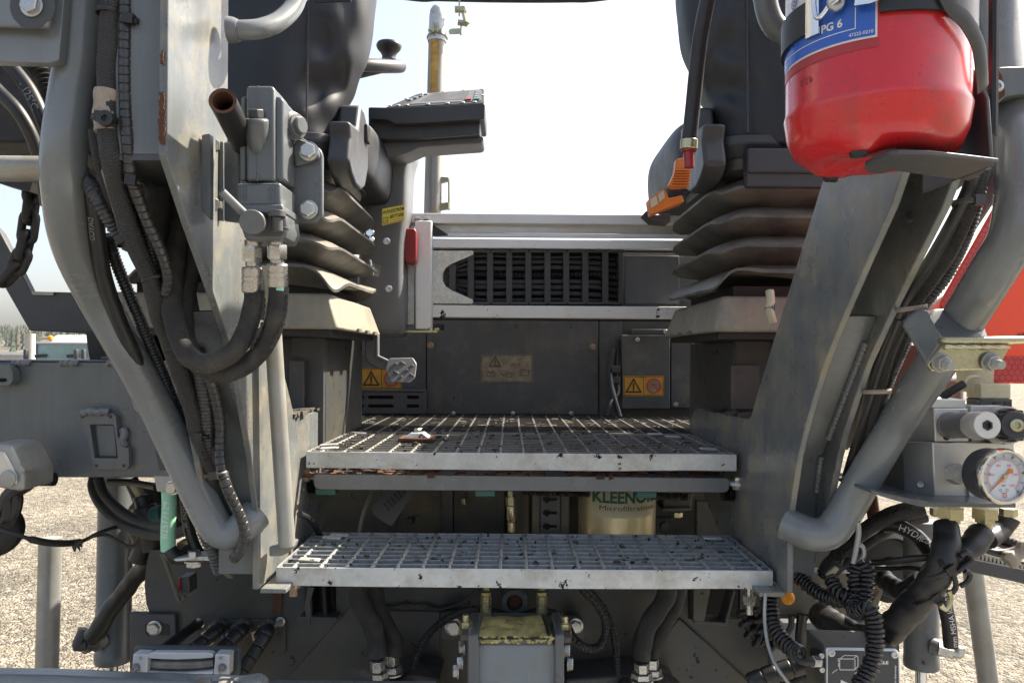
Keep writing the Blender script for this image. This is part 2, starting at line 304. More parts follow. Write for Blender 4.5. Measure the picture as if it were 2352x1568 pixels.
class MB:
    def __init__(s): s.v = []; s.f = []; s.uv = []; s.mi = []; s.cur = 0
    def add(s, vs_, fs, uvs=None):
        o = len(s.v); s.v += [Vector(p) for p in vs_]
        for i, f in enumerate(fs):
            s.f.append([o + k for k in f]); s.uv.append(uvs[i] if uvs else None); s.mi.append(s.cur)
        return s
    def box(s, a, b_):
        x0, x1 = sorted((a[0], b_[0])); y0, y1 = sorted((a[1], b_[1])); z0, z1 = sorted((a[2], b_[2]))
        return s.add([(x0, y0, z0), (x1, y0, z0), (x1, y1, z0), (x0, y1, z0), (x0, y0, z1), (x1, y0, z1), (x1, y1, z1), (x0, y1, z1)],
                     [(0, 3, 2, 1), (4, 5, 6, 7), (0, 1, 5, 4), (1, 2, 6, 5), (2, 3, 7, 6), (3, 0, 4, 7)])
    def pbox(s, x0, y0, x1, y1, Y, d):
        return s.box(P(x0, y1, Y), P(x1, y0, Y) + Vector((0, d, 0)))
    def prism(s, pts, off, back=None):
        """closed polygon swept along off (or to the polygon back)"""
        pts = [Vector(p) for p in pts]; off = Vector(off) if off is not None else None
        b_ = back or [p + off for p in pts]
        nrm = Vector((0, 0, 0))
        for i in range(len(pts)):
            nrm += pts[i].cross(pts[(i + 1) % len(pts)])
        d = (b_[0] - pts[0])
        if nrm.dot(d) > 0: pts = pts[::-1]; b_ = b_[::-1]
        n = len(pts)
        return s.add(pts + list(b_), [tuple(range(n)), tuple(range(2 * n - 1, n - 1, -1))] + [(i, n + i, n + (i + 1) % n, (i + 1) % n) for i in range(n)])
    def pprism(s, pix, Y, d):
        return s.prism([P(x, y, Y) for x, y in pix], (0, d, 0))
    def holed(s, outer, holes, off):
        """polygon with holes swept along off"""
        bm = bmesh.new(); off = Vector(off)
        es = []
        for loop in [outer] + holes:
            vv = [bm.verts.new(p) for p in loop]
            es += [bm.edges.new((vv[i], vv[(i + 1) % len(vv)])) for i in range(len(vv))]
        bmesh.ops.triangle_fill(bm, use_beauty=True, use_dissolve=False, edges=es)
        bm.verts.index_update()
        V0 = [v.co.copy() for v in bm.verts]
        F0 = []
        for f in bm.faces:
            ids = [v.index for v in f.verts]
            if f.normal.dot(off) > 0: ids.reverse()
            F0.append(tuple(ids))
        bm.free()
        s.add(V0, F0); s.add([p + off for p in V0], [tuple(reversed(f)) for f in F0])
        for k, loop in enumerate([outer] + holes):
            n = len(loop)
            s.add(list(loop) + [p + off for p in loop], [(i, n + i, n + (i + 1) % n, (i + 1) % n) for i in range(n)])
        return s
    def tube(s, pts, r, seg=12, smooth=True, step=.004, cap=True, bore=None, flat=None, sh=None):
        """r: number or function of arc length; flat = (a, b) ellipse factors"""
        if smooth: q, sa = catmull(pts, step)
        else:
            q = list(pts); sa = [0.]
            for a, b_ in zip(q, q[1:]): sa.append(sa[-1] + (b_ - a).length)
        fr = frames(q); n = len(q); vs_ = []
        for i, (p, (t, nn, bb)) in enumerate(zip(q, fr)):
            rr = r(sa[i]) if callable(r) else r
            for k in range(seg):
                a = 2 * math.pi * k / seg
                e = rr * (1 + (sh(sa[i], a) if sh else 0))
                vs_.append(p + (nn * math.cos(a) * (flat[0] if flat else 1) + bb * math.sin(a) * (flat[1] if flat else 1)) * e)
        fs = []; uvs = []
        for i in range(n - 1):
            for k in range(seg):
                k2 = (k + 1) % seg
                fs.append((i * seg + k, i * seg + k2, (i + 1) * seg + k2, (i + 1) * seg + k))
                u0, u1 = k / seg, (k + 1) / seg
                uvs.append([(u0, sa[i]), (u1, sa[i]), (u1, sa[i + 1]), (u0, sa[i + 1])])
        if cap:
            fs.append(tuple(range(seg - 1, -1, -1))); uvs.append(None)
            fs.append(tuple((n - 1) * seg + k for k in range(seg))); uvs.append(None)
        o = len(s.f); s.add(vs_, fs); s.uv[o:] = uvs
        return s
    def lathe(s, prof, origin, axis, seg=24, cap=True):
        """prof: list of (radius, height along axis)"""
        ax = Vector(axis).normalized(); t = Vector((0, 0, 1)) if abs(ax.z) < .9 else Vector((1, 0, 0))
        n = (t - ax * t.dot(ax)).normalized(); b_ = ax.cross(n); o = Vector(origin); vs_ = []
        for r_, h in prof:
            for k in range(seg):
                a = 2 * math.pi * k / seg
                vs_.append(o + ax * h + (n * math.cos(a) + b_ * math.sin(a)) * r_)
        fs = []
        for i in range(len(prof) - 1):
            for k in range(seg):
                k2 = (k + 1) % seg
                fs.append((i * seg + k, i * seg + k2, (i + 1) * seg + k2, (i + 1) * seg + k))
        if cap:
            fs.append(tuple(range(seg - 1, -1, -1))); fs.append(tuple((len(prof) - 1) * seg + k for k in range(seg)))
        return s.add(vs_, fs)
    def cyl(s, a, b_, r, seg=20, r2=None):
        a = Vector(a); b_ = Vector(b_)
        return s.lathe([(r, 0), (r if r2 is None else r2, (b_ - a).length)], a, b_ - a, seg)
    def hexa(s, a, b_, r): return s.cyl(a, b_, r, 6)
    def obox(s, c, ax, ay, az):
        """box about c with half-extent vectors"""
        c = Vector(c); ax, ay, az = Vector(ax), Vector(ay), Vector(az)
        if ax.cross(ay).dot(az) < 0: ax = -ax
        q = [c + ax * i + ay * j + az * k for k in (-1, 1) for j in (-1, 1) for i in (-1, 1)]
        return s.add(q, [(0, 2, 3, 1), (4, 5, 7, 6), (0, 1, 5, 4), (1, 3, 7, 5), (3, 2, 6, 7), (2, 0, 4, 6)])
    def jitter(s, amp, sc):
        for i, p in enumerate(s.v):
            s.v[i] = p + noise.noise_vector(p * sc) * amp
        return s
    def build(s, name, m, parent=None, bevel=0., ang=32, smooth=True, seg=2, sub=0, dis=0):
        me = bpy.data.meshes.new(name)
        if parent is not None: org = wloc(parent)
        else:
            xs = [p.x for p in s.v]; ys = [p.y for p in s.v]; zs = [p.z for p in s.v]
            org = Vector(((min(xs) + max(xs)) / 2, (min(ys) + max(ys)) / 2, min(zs)))
        me.from_pydata([tuple(p - org) for p in s.v], [], s.f)
        for mm in (m if isinstance(m, list) else [m]): me.materials.append(mm)
        if isinstance(m, list): me.polygons.foreach_set('material_index', s.mi)
        if any(u is not None for u in s.uv):
            ul = me.uv_layers.new(name='UVMap'); k = 0; data = []
            for f, u in zip(s.f, s.uv):
                for j in range(len(f)): data += list(u[j]) if u else [0, 0]
            ul.data.foreach_set('uv', data)
        me.update()
        if smooth:
            me.shade_smooth(); me.set_sharp_from_angle(angle=R(ang))
        o = bpy.data.objects.new(name, me); COL.objects.link(o)
        if parent is not None: o.parent = parent
        else: o.location = org
        if bevel:
            md = o.modifiers.new('edges', 'BEVEL'); md.width = bevel; md.segments = seg; md.limit_method = 'ANGLE'; md.angle_limit = R(35)
            md.harden_normals = False
        if sub:
            md = o.modifiers.new('smooth', 'SUBSURF'); md.levels = sub; md.render_levels = sub
        return o
def wloc(o):
    l = Vector((0, 0, 0))
    while o is not None: l = l + o.location; o = o.parent
    return l
def tag(o, label, cat, group=None):
    o['label'] = label; o['category'] = cat
    if group: o['group'] = group
    return o
def thing(name, label, cat, loc, group=None):
    o = bpy.data.objects.new(name, None); COL.objects.link(o); o.location = loc; o.empty_display_size = .02
    return tag(o, label, cat, group)
def structure(o): o['kind'] = 'structure'; return o
def stuff(o): o['kind'] = 'stuff'; return o

# rounded pixel polygons
def rpx(pts, r, n=4):
    out = []
    k = len(pts)
    for i in range(k):
        a, b_, c = Vector(pts[i - 1]), Vector(pts[i]), Vector(pts[(i + 1) % k])
        rr = r[i] if isinstance(r, (list, tuple)) else r
        d1, d2 = (a - b_), (c - b_)
        rr = min(rr, d1.length * .48, d2.length * .48)
        if rr < .01: out.append(tuple(b_)); continue
        p, q = b_ + d1.normalized() * rr, b_ + d2.normalized() * rr
        for j in range(n + 1):
            t = j / n
            out.append(tuple(p * (1 - t) ** 2 + b_ * 2 * t * (1 - t) + q * t * t))
    return out
def rect(x0, y0, x1, y1): return [(x0, y0), (x1, y0), (x1, y1), (x0, y1)]
def circ(cx, cy, r, n=20, ry=None): return [(cx + r * math.cos(2 * math.pi * k / n), cy + (ry or r) * math.sin(2 * math.pi * k / n)) for k in range(n)]

# ------------------------------------------------------------------ shared bolts (alike pieces share mesh data)
def bolt_mesh(name, m, kind='hex'):
    b = MB()
    if kind == 'hex':
        b.lathe([(1.22, 0), (1.22, .16), (1.10, .20)], (0, 0, 0), (0, 0, 1), 20)
        b.lathe([(1.0, .2), (1.0, .74), (.86, .86)], (0, 0, 0), (0, 0, 1), 6)
    elif kind == 'dome':
        b.lathe([(1.0, 0), (1.0, .10), (.86, .30), (.62, .38), (.42, .38), (.38, .12)], (0, 0, 0), (0, 0, 1), 18)
    elif kind == 'stud':
        b.lathe([(1.3, 0), (1.3, .15)], (0, 0, 0), (0, 0, 1), 20)
        b.lathe([(1.0, .15), (1.0, .85), (.86, .95)], (0, 0, 0), (0, 0, 1), 6)
        prof = []
        for k in range(9): prof += [(.52, .9 + k * .14), (.58, .97 + k * .14)]
        b.lathe(prof, (0, 0, 0), (0, 0, 1), 12)
    elif kind == 'nut':
        b.lathe([(1.0, 0), (1.0, .8), (.86, .95)], (0, 0, 0), (0, 0, 1), 6)
    me = bpy.data.meshes.new(name)
    me.from_pydata([tuple(p) for p in b.v], [], b.f); me.materials.append(m)
    me.shade_smooth(); me.set_sharp_from_angle(angle=R(35))
    return me
BOLTS = {k: bolt_mesh(*a) for k, a in {
    'hex': ('hex_bolt', M['bolt'], 'hex'), 'rusty': ('hex_bolt', M['bolt_rusty'], 'hex'), 'painted': ('hex_bolt', M['cast'], 'hex'),
    'dome': ('screw', M['bolt'], 'dome'), 'dark': ('screw', M['paint_dark'], 'dome'), 'stud': ('stud_nut', M['bolt'], 'stud'), 'nut': ('nut', M['bolt'], 'nut'),
    'rivet': ('screw', M['zinc'], 'dome'), 'dark_stud': ('stud_nut', M['pipe'], 'stud'), 'yellow_nut': ('nut', M['zinc_yellow'], 'nut')}.items()}
def bolt(parent, loc, axis, r, kind='hex', name=None, spin=None):
    o = bpy.data.objects.new(name or {'dome': 'screw', 'dark': 'screw', 'rivet': 'screw', 'nut': 'nut', 'yellow_nut': 'nut'}.get(kind, 'bolt'), BOLTS[kind])
    COL.objects.link(o); o.parent = parent
    q = Vector(axis).normalized().to_track_quat('Z', 'Y').to_matrix().to_4x4()
    q = q @ Matrix.Rotation(random.uniform(0, 1) if spin is None else spin, 4, 'Z')
    o.matrix_local = Matrix.Translation(Vector(loc) - wloc(parent)) @ q @ Matrix.Scale(r, 4)
    return o
CAMDIR = Vector((0, -1, 0))

# ------------------------------------------------------------------ lettering
FONTC = {}
def glyphs(txt, bold=0.):
    key = (txt, bold)
    if key in FONTC: return FONTC[key]
    cu = bpy.data.curves.new('lettering', 'FONT'); cu.body = txt; cu.size = 1.; cu.offset = bold; cu.resolution_u = 3
    o = bpy.data.objects.new('lettering', cu); COL.objects.link(o)
    dg = bpy.context.evaluated_depsgraph_get()
    me = bpy.data.meshes.new_from_object(o.evaluated_get(dg))
    bm = bmesh.new(); bm.from_mesh(me); bmesh.ops.triangulate(bm, faces=bm.faces)
    for _ in range(2):
        bmesh.ops.subdivide_edges(bm, edges=[e for e in bm.edges if e.calc_length() > .22], cuts=1); bmesh.ops.triangulate(bm, faces=bm.faces)
    V = [v.co.copy() for v in bm.verts]; bm.verts.index_update()
    F = [[v.index for v in f.verts] for f in bm.faces]
    bm.free(); bpy.data.objects.remove(o); bpy.data.curves.remove(cu); bpy.data.meshes.remove(me)
    x0 = min(v.x for v in V); x1 = max(v.x for v in V); y0 = min(v.y for v in V); y1 = max(v.y for v in V)
    V = [((v.x - x0) / (y1 - y0), (v.y - y0) / (y1 - y0)) for v in V]
    FONTC[key] = (V, F, (x1 - x0) / (y1 - y0))
    return FONTC[key]
def text(mb, txt, fn, width=None, height=1., bold=0.):
    """fn(u, v): place of a point u along and v up the line, in units of the given width and height"""
    V, F, asp = glyphs(txt, bold)
    w = width if width is not None else asp * height
    mb.add([fn(x / asp * w, y * height) for x, y in V], F)
    return mb
def ptext(mb, txt, x0, y0, x1, y1, Y, bold=0., ang=0.):
    """lettering in the upright plane at distance Y filling the pixel box (baseline y1)"""
    c, s_ = math.cos(ang), math.sin(ang)
    return text(mb, txt, lambda u, v: P(x0 + u * c - v * s_, y1 - v * c - u * s_, Y), x1 - x0, y1 - y0, bold)
def strokes(mb, segs, w, fn):
    """thin printed lines: segs are polylines in local (u, v)"""
    for line in segs:
        for a, b_ in zip(line, line[1:]):
            a, b_ = Vector(a), Vector(b_); d = (b_ - a)
            if d.length < 1e-9: continue
            d.normalize(); n = Vector((-d.y, d.x)) * w / 2; e = d * w / 2
            q = [a - e - n, b_ + e - n, b_ + e + n, a - e + n]
            w3 = [fn(p.x, p.y) for p in q]; nn = (w3[1] - w3[0]).cross(w3[3] - w3[0])
            if nn.y > 0: nn = -nn
            kq = getattr(mb, 'kq', 0); mb.kq = kq + 1
            w3 = [p + nn.normalized() * (kq % 4) * 4e-5 for p in w3] if nn.length > 0 else w3
            mb.add(w3, [(0, 1, 2, 3)])
    return mb
# ================================================================== THE SETTING
def ground_material():
    m = bpy.data.materials.new('sunlit_gravel'); m.use_nodes = True; nt = m.node_tree; L = nt.links.new
    b = nt.nodes['Principled BSDF']; b.inputs['Roughness'].default_value = .85
    tc = nt.nodes.new('ShaderNodeTexCoord'); co = tc.outputs['Object']
    v = N(nt, 'ShaderNodeTexVoronoi', Scale=24.); L(co, v.inputs['Vector'])
    v2 = N(nt, 'ShaderNodeTexVoronoi', Scale=58.); L(co, v2.inputs['Vector'])
    ns = N(nt, 'ShaderNodeTexNoise', Scale=.9, Detail=6.); L(co, ns.inputs['Vector'])
    sc_ = nt.nodes.new('ShaderNodeSeparateColor'); L(v.outputs['Color'], sc_.inputs[0])
    cr = nt.nodes.new('ShaderNodeValToRGB'); e = cr.color_ramp.elements
    e[0].position = 0; e[0].color = (.07, .062, .05, 1); e[1].position = 1; e[1].color = (.34, .305, .24, 1)
    for p_, c_ in ((.25, (.15, .13, .098)), (.5, (.215, .184, .136)), (.75, (.18, .157, .122))):
        k = e.new(p_); k.color = (*c_, 1)
    L(sc_.outputs[0], cr.inputs[0])
    mr = N(nt, 'ShaderNodeMapRange'); mr.inputs[1].default_value = .3; mr.inputs[2].default_value = .7; mr.inputs[3].default_value = .70; mr.inputs[4].default_value = 1.2
    L(ns.outputs[0], mr.inputs[0])
    vm = nt.nodes.new('ShaderNodeVectorMath'); vm.operation = 'SCALE'; L(cr.outputs[0], vm.inputs[0]); L(mr.outputs[0], vm.inputs['Scale'])
    L(vm.outputs[0], b.inputs['Base Color'])
    ad = nt.nodes.new('ShaderNodeMath'); ad.operation = 'ADD'; L(v.outputs['Distance'], ad.inputs[0]); L(v2.outputs['Distance'], ad.inputs[1])
    bp = N(nt, 'ShaderNodeBump', Strength=1., Distance=.022); bp.invert = True; L(ad.outputs[0], bp.inputs['Height']); L(bp.outputs[0], b.inputs['Normal'])
    return m
g = MB(); g.add([(-2500, -400, 0), (2500, -400, 0), (2500, 3000, 0), (-2500, 3000, 0)], [(0, 1, 2, 3)])
structure(g.build('ground', ground_material(), smooth=False))

hm = mat('spring_hillside', (.115, .105, .075), .9, 0, .3, .02, bump=.3, bscale=.4)
hb = MB(); nx, ny = 60, 8; hv = []
def hill_z(x, t): return (2 + 21 * math.sin(math.pi * min(1, t * .62)) * (1 + .30 * math.sin(x * .006 + 1.1) + .16 * math.sin(x * .021)))
for j in range(ny + 1):
    for i in range(nx + 1):
        x = -900 + 1500 * i / nx; t = j / ny
        hv.append((x, 430 + 260 * t, hill_z(x, t) if j else -1))
hb.add(hv, [(j * (nx + 1) + i, j * (nx + 1) + i + 1, (j + 1) * (nx + 1) + i + 1, (j + 1) * (nx + 1) + i) for j in range(ny) for i in range(nx)])
structure(hb.build('hill', hm))
tb = MB(); rr = random.Random(3)
tb_m = [mat('far_spruce', (.035, .052, .030), .9, 0, .3, .2, bump=.1, bscale=2), mat('far_bare_birch', (.12, .098, .068), .9, 0, .3, .2, bump=.1, bscale=2), mat('far_pine', (.055, .070, .038), .9, 0, .3, .2, bump=.1, bscale=2)]
for k in range(2600):
    x = rr.uniform(-560, 260); t = rr.random() ** .7 * .95; y = 430 + 260 * t
    z = hill_z(x, t) - 1; h = rr.uniform(6, 12); w = h * rr.uniform(.16, .28)
    tb.cur = 0 if rr.random() < .5 else rr.choice((1, 2, 2))
    o = len(tb.v); lev = 3
    for q in range(lev):
        zz = z + h * (.12 + .28 * q); ww = w * (1 - .26 * q)
        base = [(x + ww * math.cos(a) * rr.uniform(.7, 1.2), y + ww * math.sin(a) * rr.uniform(.7, 1.2), zz) for a in (0, 1.26, 2.5, 3.77, 5.0)]
        tb.add(base + [(x + rr.uniform(-.2, .2), y, zz + h * .42)], [(i, (i + 1) % 5, 5) for i in range(5)])
stuff(tb.build('treeline', tb_m, smooth=False))

# low far buildings on the left
t = thing('warehouse', 'low pale warehouse with a white roof far behind the beam', 'building', P(20, 828, 120) * 1)
b = MB(); b.box((-96, 118, 0), (-74.5, 150, 1.9)); b.build('wall', M['concrete'], t, smooth=False)
b = MB(); b.box((-96.4, 117.6, 1.9), (-74.2, 150.4, 2.35)); b.build('roof', M['truckwhite'], t, smooth=False)
b = MB(); bc = P(69, 826, 105); b.cyl((bc.x, 105, 0), (bc.x, 105, P(69, 766, 105).z), .62, 20)
tag(b.build('storage_silo', M['concrete']), 'slim grey silo standing far off beside the truck', 'silo')

# truck seen over the beam
Yt = 36.
tx0, tx1 = P(80, 800, Yt).x, P(212, 800, Yt).x
zt = lambda py: P(140, py, Yt).z
t = thing('lorry', 'white and violet lorry cab parked far behind the beam', 'truck', (0.5 * (tx0 + tx1), Yt, 0))
b = MB(); b.box((tx0, Yt, .9), (tx1, Yt + 2.2, zt(788))); b.build('cab', M['truckblue'], t, bevel=.08)
b = MB(); b.prism([(tx0 + .55, Yt - .05, zt(789)), (tx1 - .05, Yt - .05, zt(789)), (tx1 - .1, Yt + .3, zt(769)), (tx0 + .8, Yt + .3, zt(769))], (0, 1.8, 0)); b.build('roof', M['truckwhite'], t, bevel=.06)
b = MB(); b.box((tx0 + .1, Yt - .12, zt(789.5)), (tx1 - .05, Yt + .1, zt(784.5))); b.build('sun_visor', M['truckwhite'], t, bevel=.03)
b = MB(); b.prism([(tx0 + .12, Yt - .04, zt(828)), (tx1 - .12, Yt - .04, zt(828)), (tx1 - .2, Yt - .02, zt(790)), (tx0 + .2, Yt - .02, zt(790))], (0, .05, 0)); b.build('windscreen', M['glasswind'], t, smooth=False)
b = MB(); b.box((tx0, Yt - .08, .5), (tx1, Yt + .1, zt(829))); b.build('grille', M['truckwhite'], t, bevel=.05)
for px in (97, 170):
    b = MB(); b.obox(P(px, 817, Yt) + Vector((0, -.1, 0)), (.28, 0, .02), (0, .03, 0), (-.02, 0, .07)); b.build('wiper', M['ink'], t)
b = MB(); b.lathe([(.12, 0), (.12, .14), (.05, .2)], P(116, 780, Yt), (0, 0, 1), 12); b.build('beacon', M['orange_lamp'], t)
b = MB(); b.box(P(88, 780, Yt) + Vector((0, -.05, 0)), P(112, 773, Yt) + Vector((0, .3, 0))); b.build('light_bar', M['cream'], t, bevel=.02)
for px in (72, 186, 203):
    b = MB(); b.box(P(px - 4, 826, Yt) + Vector((0, -.5, 0)), P(px + 4, 802, Yt) + Vector((0, -.3, 0))); b.build('mirror', M['plastic'], t, bevel=.04)
for sx in (tx0 + .3, tx1 - .3):
    b = MB(); b.cyl((sx - .15, Yt + .9, .5), (sx + .15, Yt + .9, .5), .5, 24); b.build('wheel', M['rubber'], t)

# ================================================================== MACHINE FRAME
# two leaning steel columns, each two flange plates with webs between
def column(s, xin, xout, yk, label, ext):
    """s = -1 left / +1 right; profiles are (Y, z)"""
    t = thing('steel_column', label, 'column', W((xin + xout) / 2, 1.05, -.30), 'leaning columns beside the steps')
    th = .008
    inner = [(1.50, -.105), (1.47, -.095), (1.155, -.091), (1.138, -.084), (1.106, -.045), (.875, .212), (.868, .24), (.868, .75), (yk, .75), (yk, .185)] + ([(.7217, .1446), (.77, .100), (.8197, .0523), (.8746, -.005), (.906, -.047), (.9333, -.0873)] if s > 0 else [(.767, .129), (.822, .074), (.874, .018), (.918, -.048)]) + [
             (.953, -.1215), (.978, -.19), (.985, -.225), (.985, -.300), (1.30, -.300), (1.53, -.20), (1.53, -.125)]
    b = MB(); b.prism([W(xin, y, z) for y, z in inner], (s * th, 0, 0)); b.build('inner_flange', M['paint_dusty'], t, bevel=.0012)
    outer = [(1.12, -.29), (.885, .212), (.868, .24), (.868, .75), (yk + .002, .75), (yk + .002, .184), (.7225, .1440), (.7705, .0995), (.8200, .0520), (.8748, -.005), (.9060, -.047), (.9333, -.0873), (.951, -.12), (.974, -.174), (1.030, -.257), (1.050, -.298), (1.075, -.312)]
    if s < 0: outer = [(1.12, -.29), (.868, .235), (.80, .235), (yk + .02, .176), (.768, .128), (.824, .073), (.876, .016), (.92, -.048)] + outer[-5:]
    b = MB(); b.prism([W(xout, y, z) for y, z in outer], (-s * th, 0, 0)); b.build('outer_flange', M['paint_dusty'], t, bevel=.0012)
    a, c = xin + s * (th + .0005), xout - s * (th + .0005)
    def web(prof, name, m):
        b = MB(); b.prism([W(a, y, z) for y, z in prof], (c - a, 0, 0)); b.build(name, m, t)
    web([(.86, .75), (.86, .235), (.96, .122), (1.112, -.055), (1.12, -.062), (.968, .118), (.868, .235), (.868, .75)], 'back_web', M['dark'])  # near black, so the hollow's shade sits in the colour
    # lower front web, set a little behind the flange edges
    web([(.852, .048), (1.000, -.128), (1.018, -.19), (1.02, -.29), (1.028, -.29), (1.026, -.19), (1.008, -.126), (.862, .050)], 'lower_web', M['paint'])
    web([(.852, .048), (.862, .050), (.985, .048), (.985, .040), (.862, .040)], 'web_top_plate', M['paint'])
    if ext:
        web([(yk + .012, .75), (yk + .012, .190), (yk + .020, .190), (yk + .020, .75)], 'upper_web', M['paint'])
        web([(yk + .012, .1895), (.84, .1895), (.84, .184), (yk + .012, .184)], 'upper_web_floor', M['paint_dark'])
    # weld beads along the web corners
    for z0, z1, xx, sg in ((.02, -.10, xout - s * .010, 1), (-.03, -.09, xin + s * .011, 0), (-.125, -.175, xout - s * .010, 1), (-.15, -.21, xin + s * .011, 0)):
        f = lambda z: .852 + (.048 - z) * .841 if z > -.128 else 1.0 + (-.128 - z) * .30
        b = MB(); n = 7
        b.tube([W(xx, f(z0 + (z1 - z0) * i / n) - .003, z0 + (z1 - z0) * i / n) for i in range(n + 1)], lambda q: .0042 + .0009 * math.sin(q * 900), 8, step=.003)
        b.build('weld', M['weld'], t)
    return t
col_r = column(1, .355, .412, .690, 'grey leaning steel column to the right of the grating steps', True)
col_l = column(-1, -.323, -.396, .716, 'grey leaning steel column left of the grating steps behind the sleeved hoses', True)
for z in (.145, .03, -.06):
    y = .70 + (.186 - z) * .85
    bolt(col_r, W(.403, y + .045, z), (-.6, -.75, .2), .006, 'dark')
# rust along the edge of the left column
b = MB(); q = []
for i in range(170):
    z = .60 - i * .0024
    q.append(W(-.3270 + random.uniform(-.0006, .0006), .7138, z))
for i, p in enumerate(q[:-1]):
    if noise.noise(Vector((i * .13, 2.2, 0))) > .05 or i > 150: b.obox(p, (.0005 + .0022 * abs(noise.noise(Vector((i * .31, 7, 0)))) + .0016 * (i > 145), 0, 0), (0, .0005, 0), (0, 0, .00125))
b.jitter(.0009, 300); stuff(b.build('rust_patch', M['rust'], col_l))
# foot strips that carry the lower step
for s, x, t in ((1, .355, col_r), (-1, -.323, col_l)):
    b = MB(); b.box(W(x - s * .0005, .99, -.3065), W(x - s * .034, 1.24, -.3005)); b.build('foot_plate', M['paint_dusty'], t, bevel=.001)
# dried asphalt on the cheek tops
for s, x, t in ((1, .355, col_r), (-1, -.323, col_l)):
    b = MB()
    for k in range(40):
        y = random.uniform(1.14, 1.42); b.obox(W(x + s * random.uniform(.0, .05), y, -.0905 - (y - 1.155) * .0127 + .002), (random.uniform(.004, .010), 0, .001), (0, random.uniform(.004, .012), 0), (0, 0, random.uniform(.001, .004)))
    b.jitter(.004, 120); stuff(b.build('asphalt_crust', M['asphalt'], t))
    b = MB(); b.box(W(x + s * .009, 1.15, -.094), W(x + s * .14, 1.5, -.0925)); b.build('ledge_plate', M['paint_dark'], t)

# ------------------------------------------------------------------ grating steps
def grating(name, label, x0, x1, y0, y1, z, h, nb, pitch, bar_m, tabs, front_m, face_m):
    t = thing(name, label, 'step', W((x0 + x1) / 2, (y0 + y1) / 2, z - h), 'galvanised grating steps')
    b = MB()
    nb_ = 24; sag = lambda q: .0012 * noise.noise(Vector((q * 5, z * 40, 3))) - .0012 * math.sin(q * math.pi)
    b.prism([W(x0 + (x1 - x0) * q / nb_, y0, z + .35 * sag(q / nb_)) for q in range(nb_ + 1)] + [W(x0 + (x1 - x0) * q / nb_, y0, z - h + sag(q / nb_)) for q in range(nb_, -1, -1)], (0, .003, 0)); b.build('front_band', front_m, t, bevel=.0008)
    b = MB(); b.box(W(x0, y1 - .003, z - h), W(x1, y1, z)); b.build('rear_band', bar_m, t)
    for xx in (x0, x1 - .003):
        b = MB(); b.box(W(xx, y0 + .0031, z - h), W(xx + .003, y1 - .0031, z)); b.build('side_band', bar_m, t)
    n = nb
    for k in range(1, n):
        y = y0 + (y1 - y0) * k / n
        b = MB(); b.box(W(x0 + .0031, y - .0011, z - h * .95), W(x1 - .0031, y + .0011, z - .0020)); b.cur = 1; b.box(W(x0 + .0031, y - .0012, z - .0019), W(x1 - .0031, y + .0012, z - .0006)); b.build('bearing_bar', [face_m, bar_m], t)  # faces darkened by tar and painted shade, top strip worn and lit
    k = 0; x = x0 + pitch * .6
    proto = None
    while x < x1 - .01:
        if proto is None:
            bb = MB(); pts = [W(x, y0 + .0032 + (y1 - y0 - .0064) * i / 60, z - .0022) for i in range(61)]
            q, sa = pts, None
            vs_ = []; seg = 4
            for i, p in enumerate(pts):        # twisted square rod
                for j in range(4):
                    a = j * math.pi / 2 + i * .55
                    vs_.append(p + Vector((math.cos(a), 0, math.sin(a))) * .0030)
            fs = [(i * 4 + j, i * 4 + (j + 1) % 4, (i + 1) * 4 + (j + 1) % 4, (i + 1) * 4 + j) for i in range(60) for j in range(4)]
            bb.add(vs_, fs); proto = bb.build('cross_bar', bar_m, t); px = x
        else:
            o = proto.copy(); COL.objects.link(o); o.location = proto.location + Vector((x - px + random.uniform(-.0012, .0012), 0, random.uniform(-.0005, .0003)))
        x += pitch; k += 1
    for tx, ty in tabs:
        b = MB(); b.obox(W(tx, ty, z + .0012), (.014, 0, random.uniform(-.001, .001)), (0, .006, .0004), (0, 0, .0012)); b.build('clip_plate', M['galv'], t, bevel=.0006)
    return t
lower_step = grating('grating_step', 'lower galvanised grating step with tar spotted front edge', -.3115, .349, 1.02, 1.225, -.281, .0245, 9, .0347, M['galv_grid'],
                     [(-.276, 1.055), (-.276, 1.185), (-.268, 1.203), (.315, 1.20)], M['galv'], M['bar_face'])
upper_step = grating('grating_step', 'upper dirty grating step just in front of the platform', -.3155, .3465, 1.18, 1.50, -.1470, .0255, 13, .0347, M['galv_dirty'],
                     [(-.288, 1.215), (-.30, 1.26), (-.29, 1.46), (.318, 1.24), (.30, 1.43), (.275, 1.475)], M['galv'], M['bar_tar_shade'])
for st, ys, zz, n in ((upper_step, (1.20, 1.49), -.147, 90), (lower_step, (1.06, 1.19), -.281, 45)):
    b = MB()
    for k in range(n):
        x, y = random.uniform(-.29, .32), random.uniform(*ys)
        b.obox(W(x, y, zz - .0006), (random.uniform(.001, .005), 0, 0), (0, random.uniform(.0006, .0016), 0), (0, 0, .0012))
    b.jitter(.003, 330); stuff(b.build('tar_crumbs', M['asphalt'], st))
# step hardware: clamp saddle on the upper step
t = thing('grating_clamp', 'rusty saddle clamp with bolt on the upper grating step', 'clamp', P(962, 1008, 1.36))
b = MB(); c0 = W(-.163, 1.335, -.1455); b.box(c0 + Vector((-.03, -.028, 0)), c0 + Vector((.03, .028, .006))); b.build('plate', M['rust'], t, bevel=.001)
b = MB(); b.prism([c0 + Vector((-.022, -.02, .006)), c0 + Vector((.022, -.02, .006)), c0 + Vector((.010, -.016, .014)), c0 + Vector((-.010, -.016, .014))], (0, .034, 0)); b.build('saddle', M['galv'], t, bevel=.001)
bolt(t, c0 + Vector((0, 0, .014)), (0, 0, 1), .0075, 'hex')
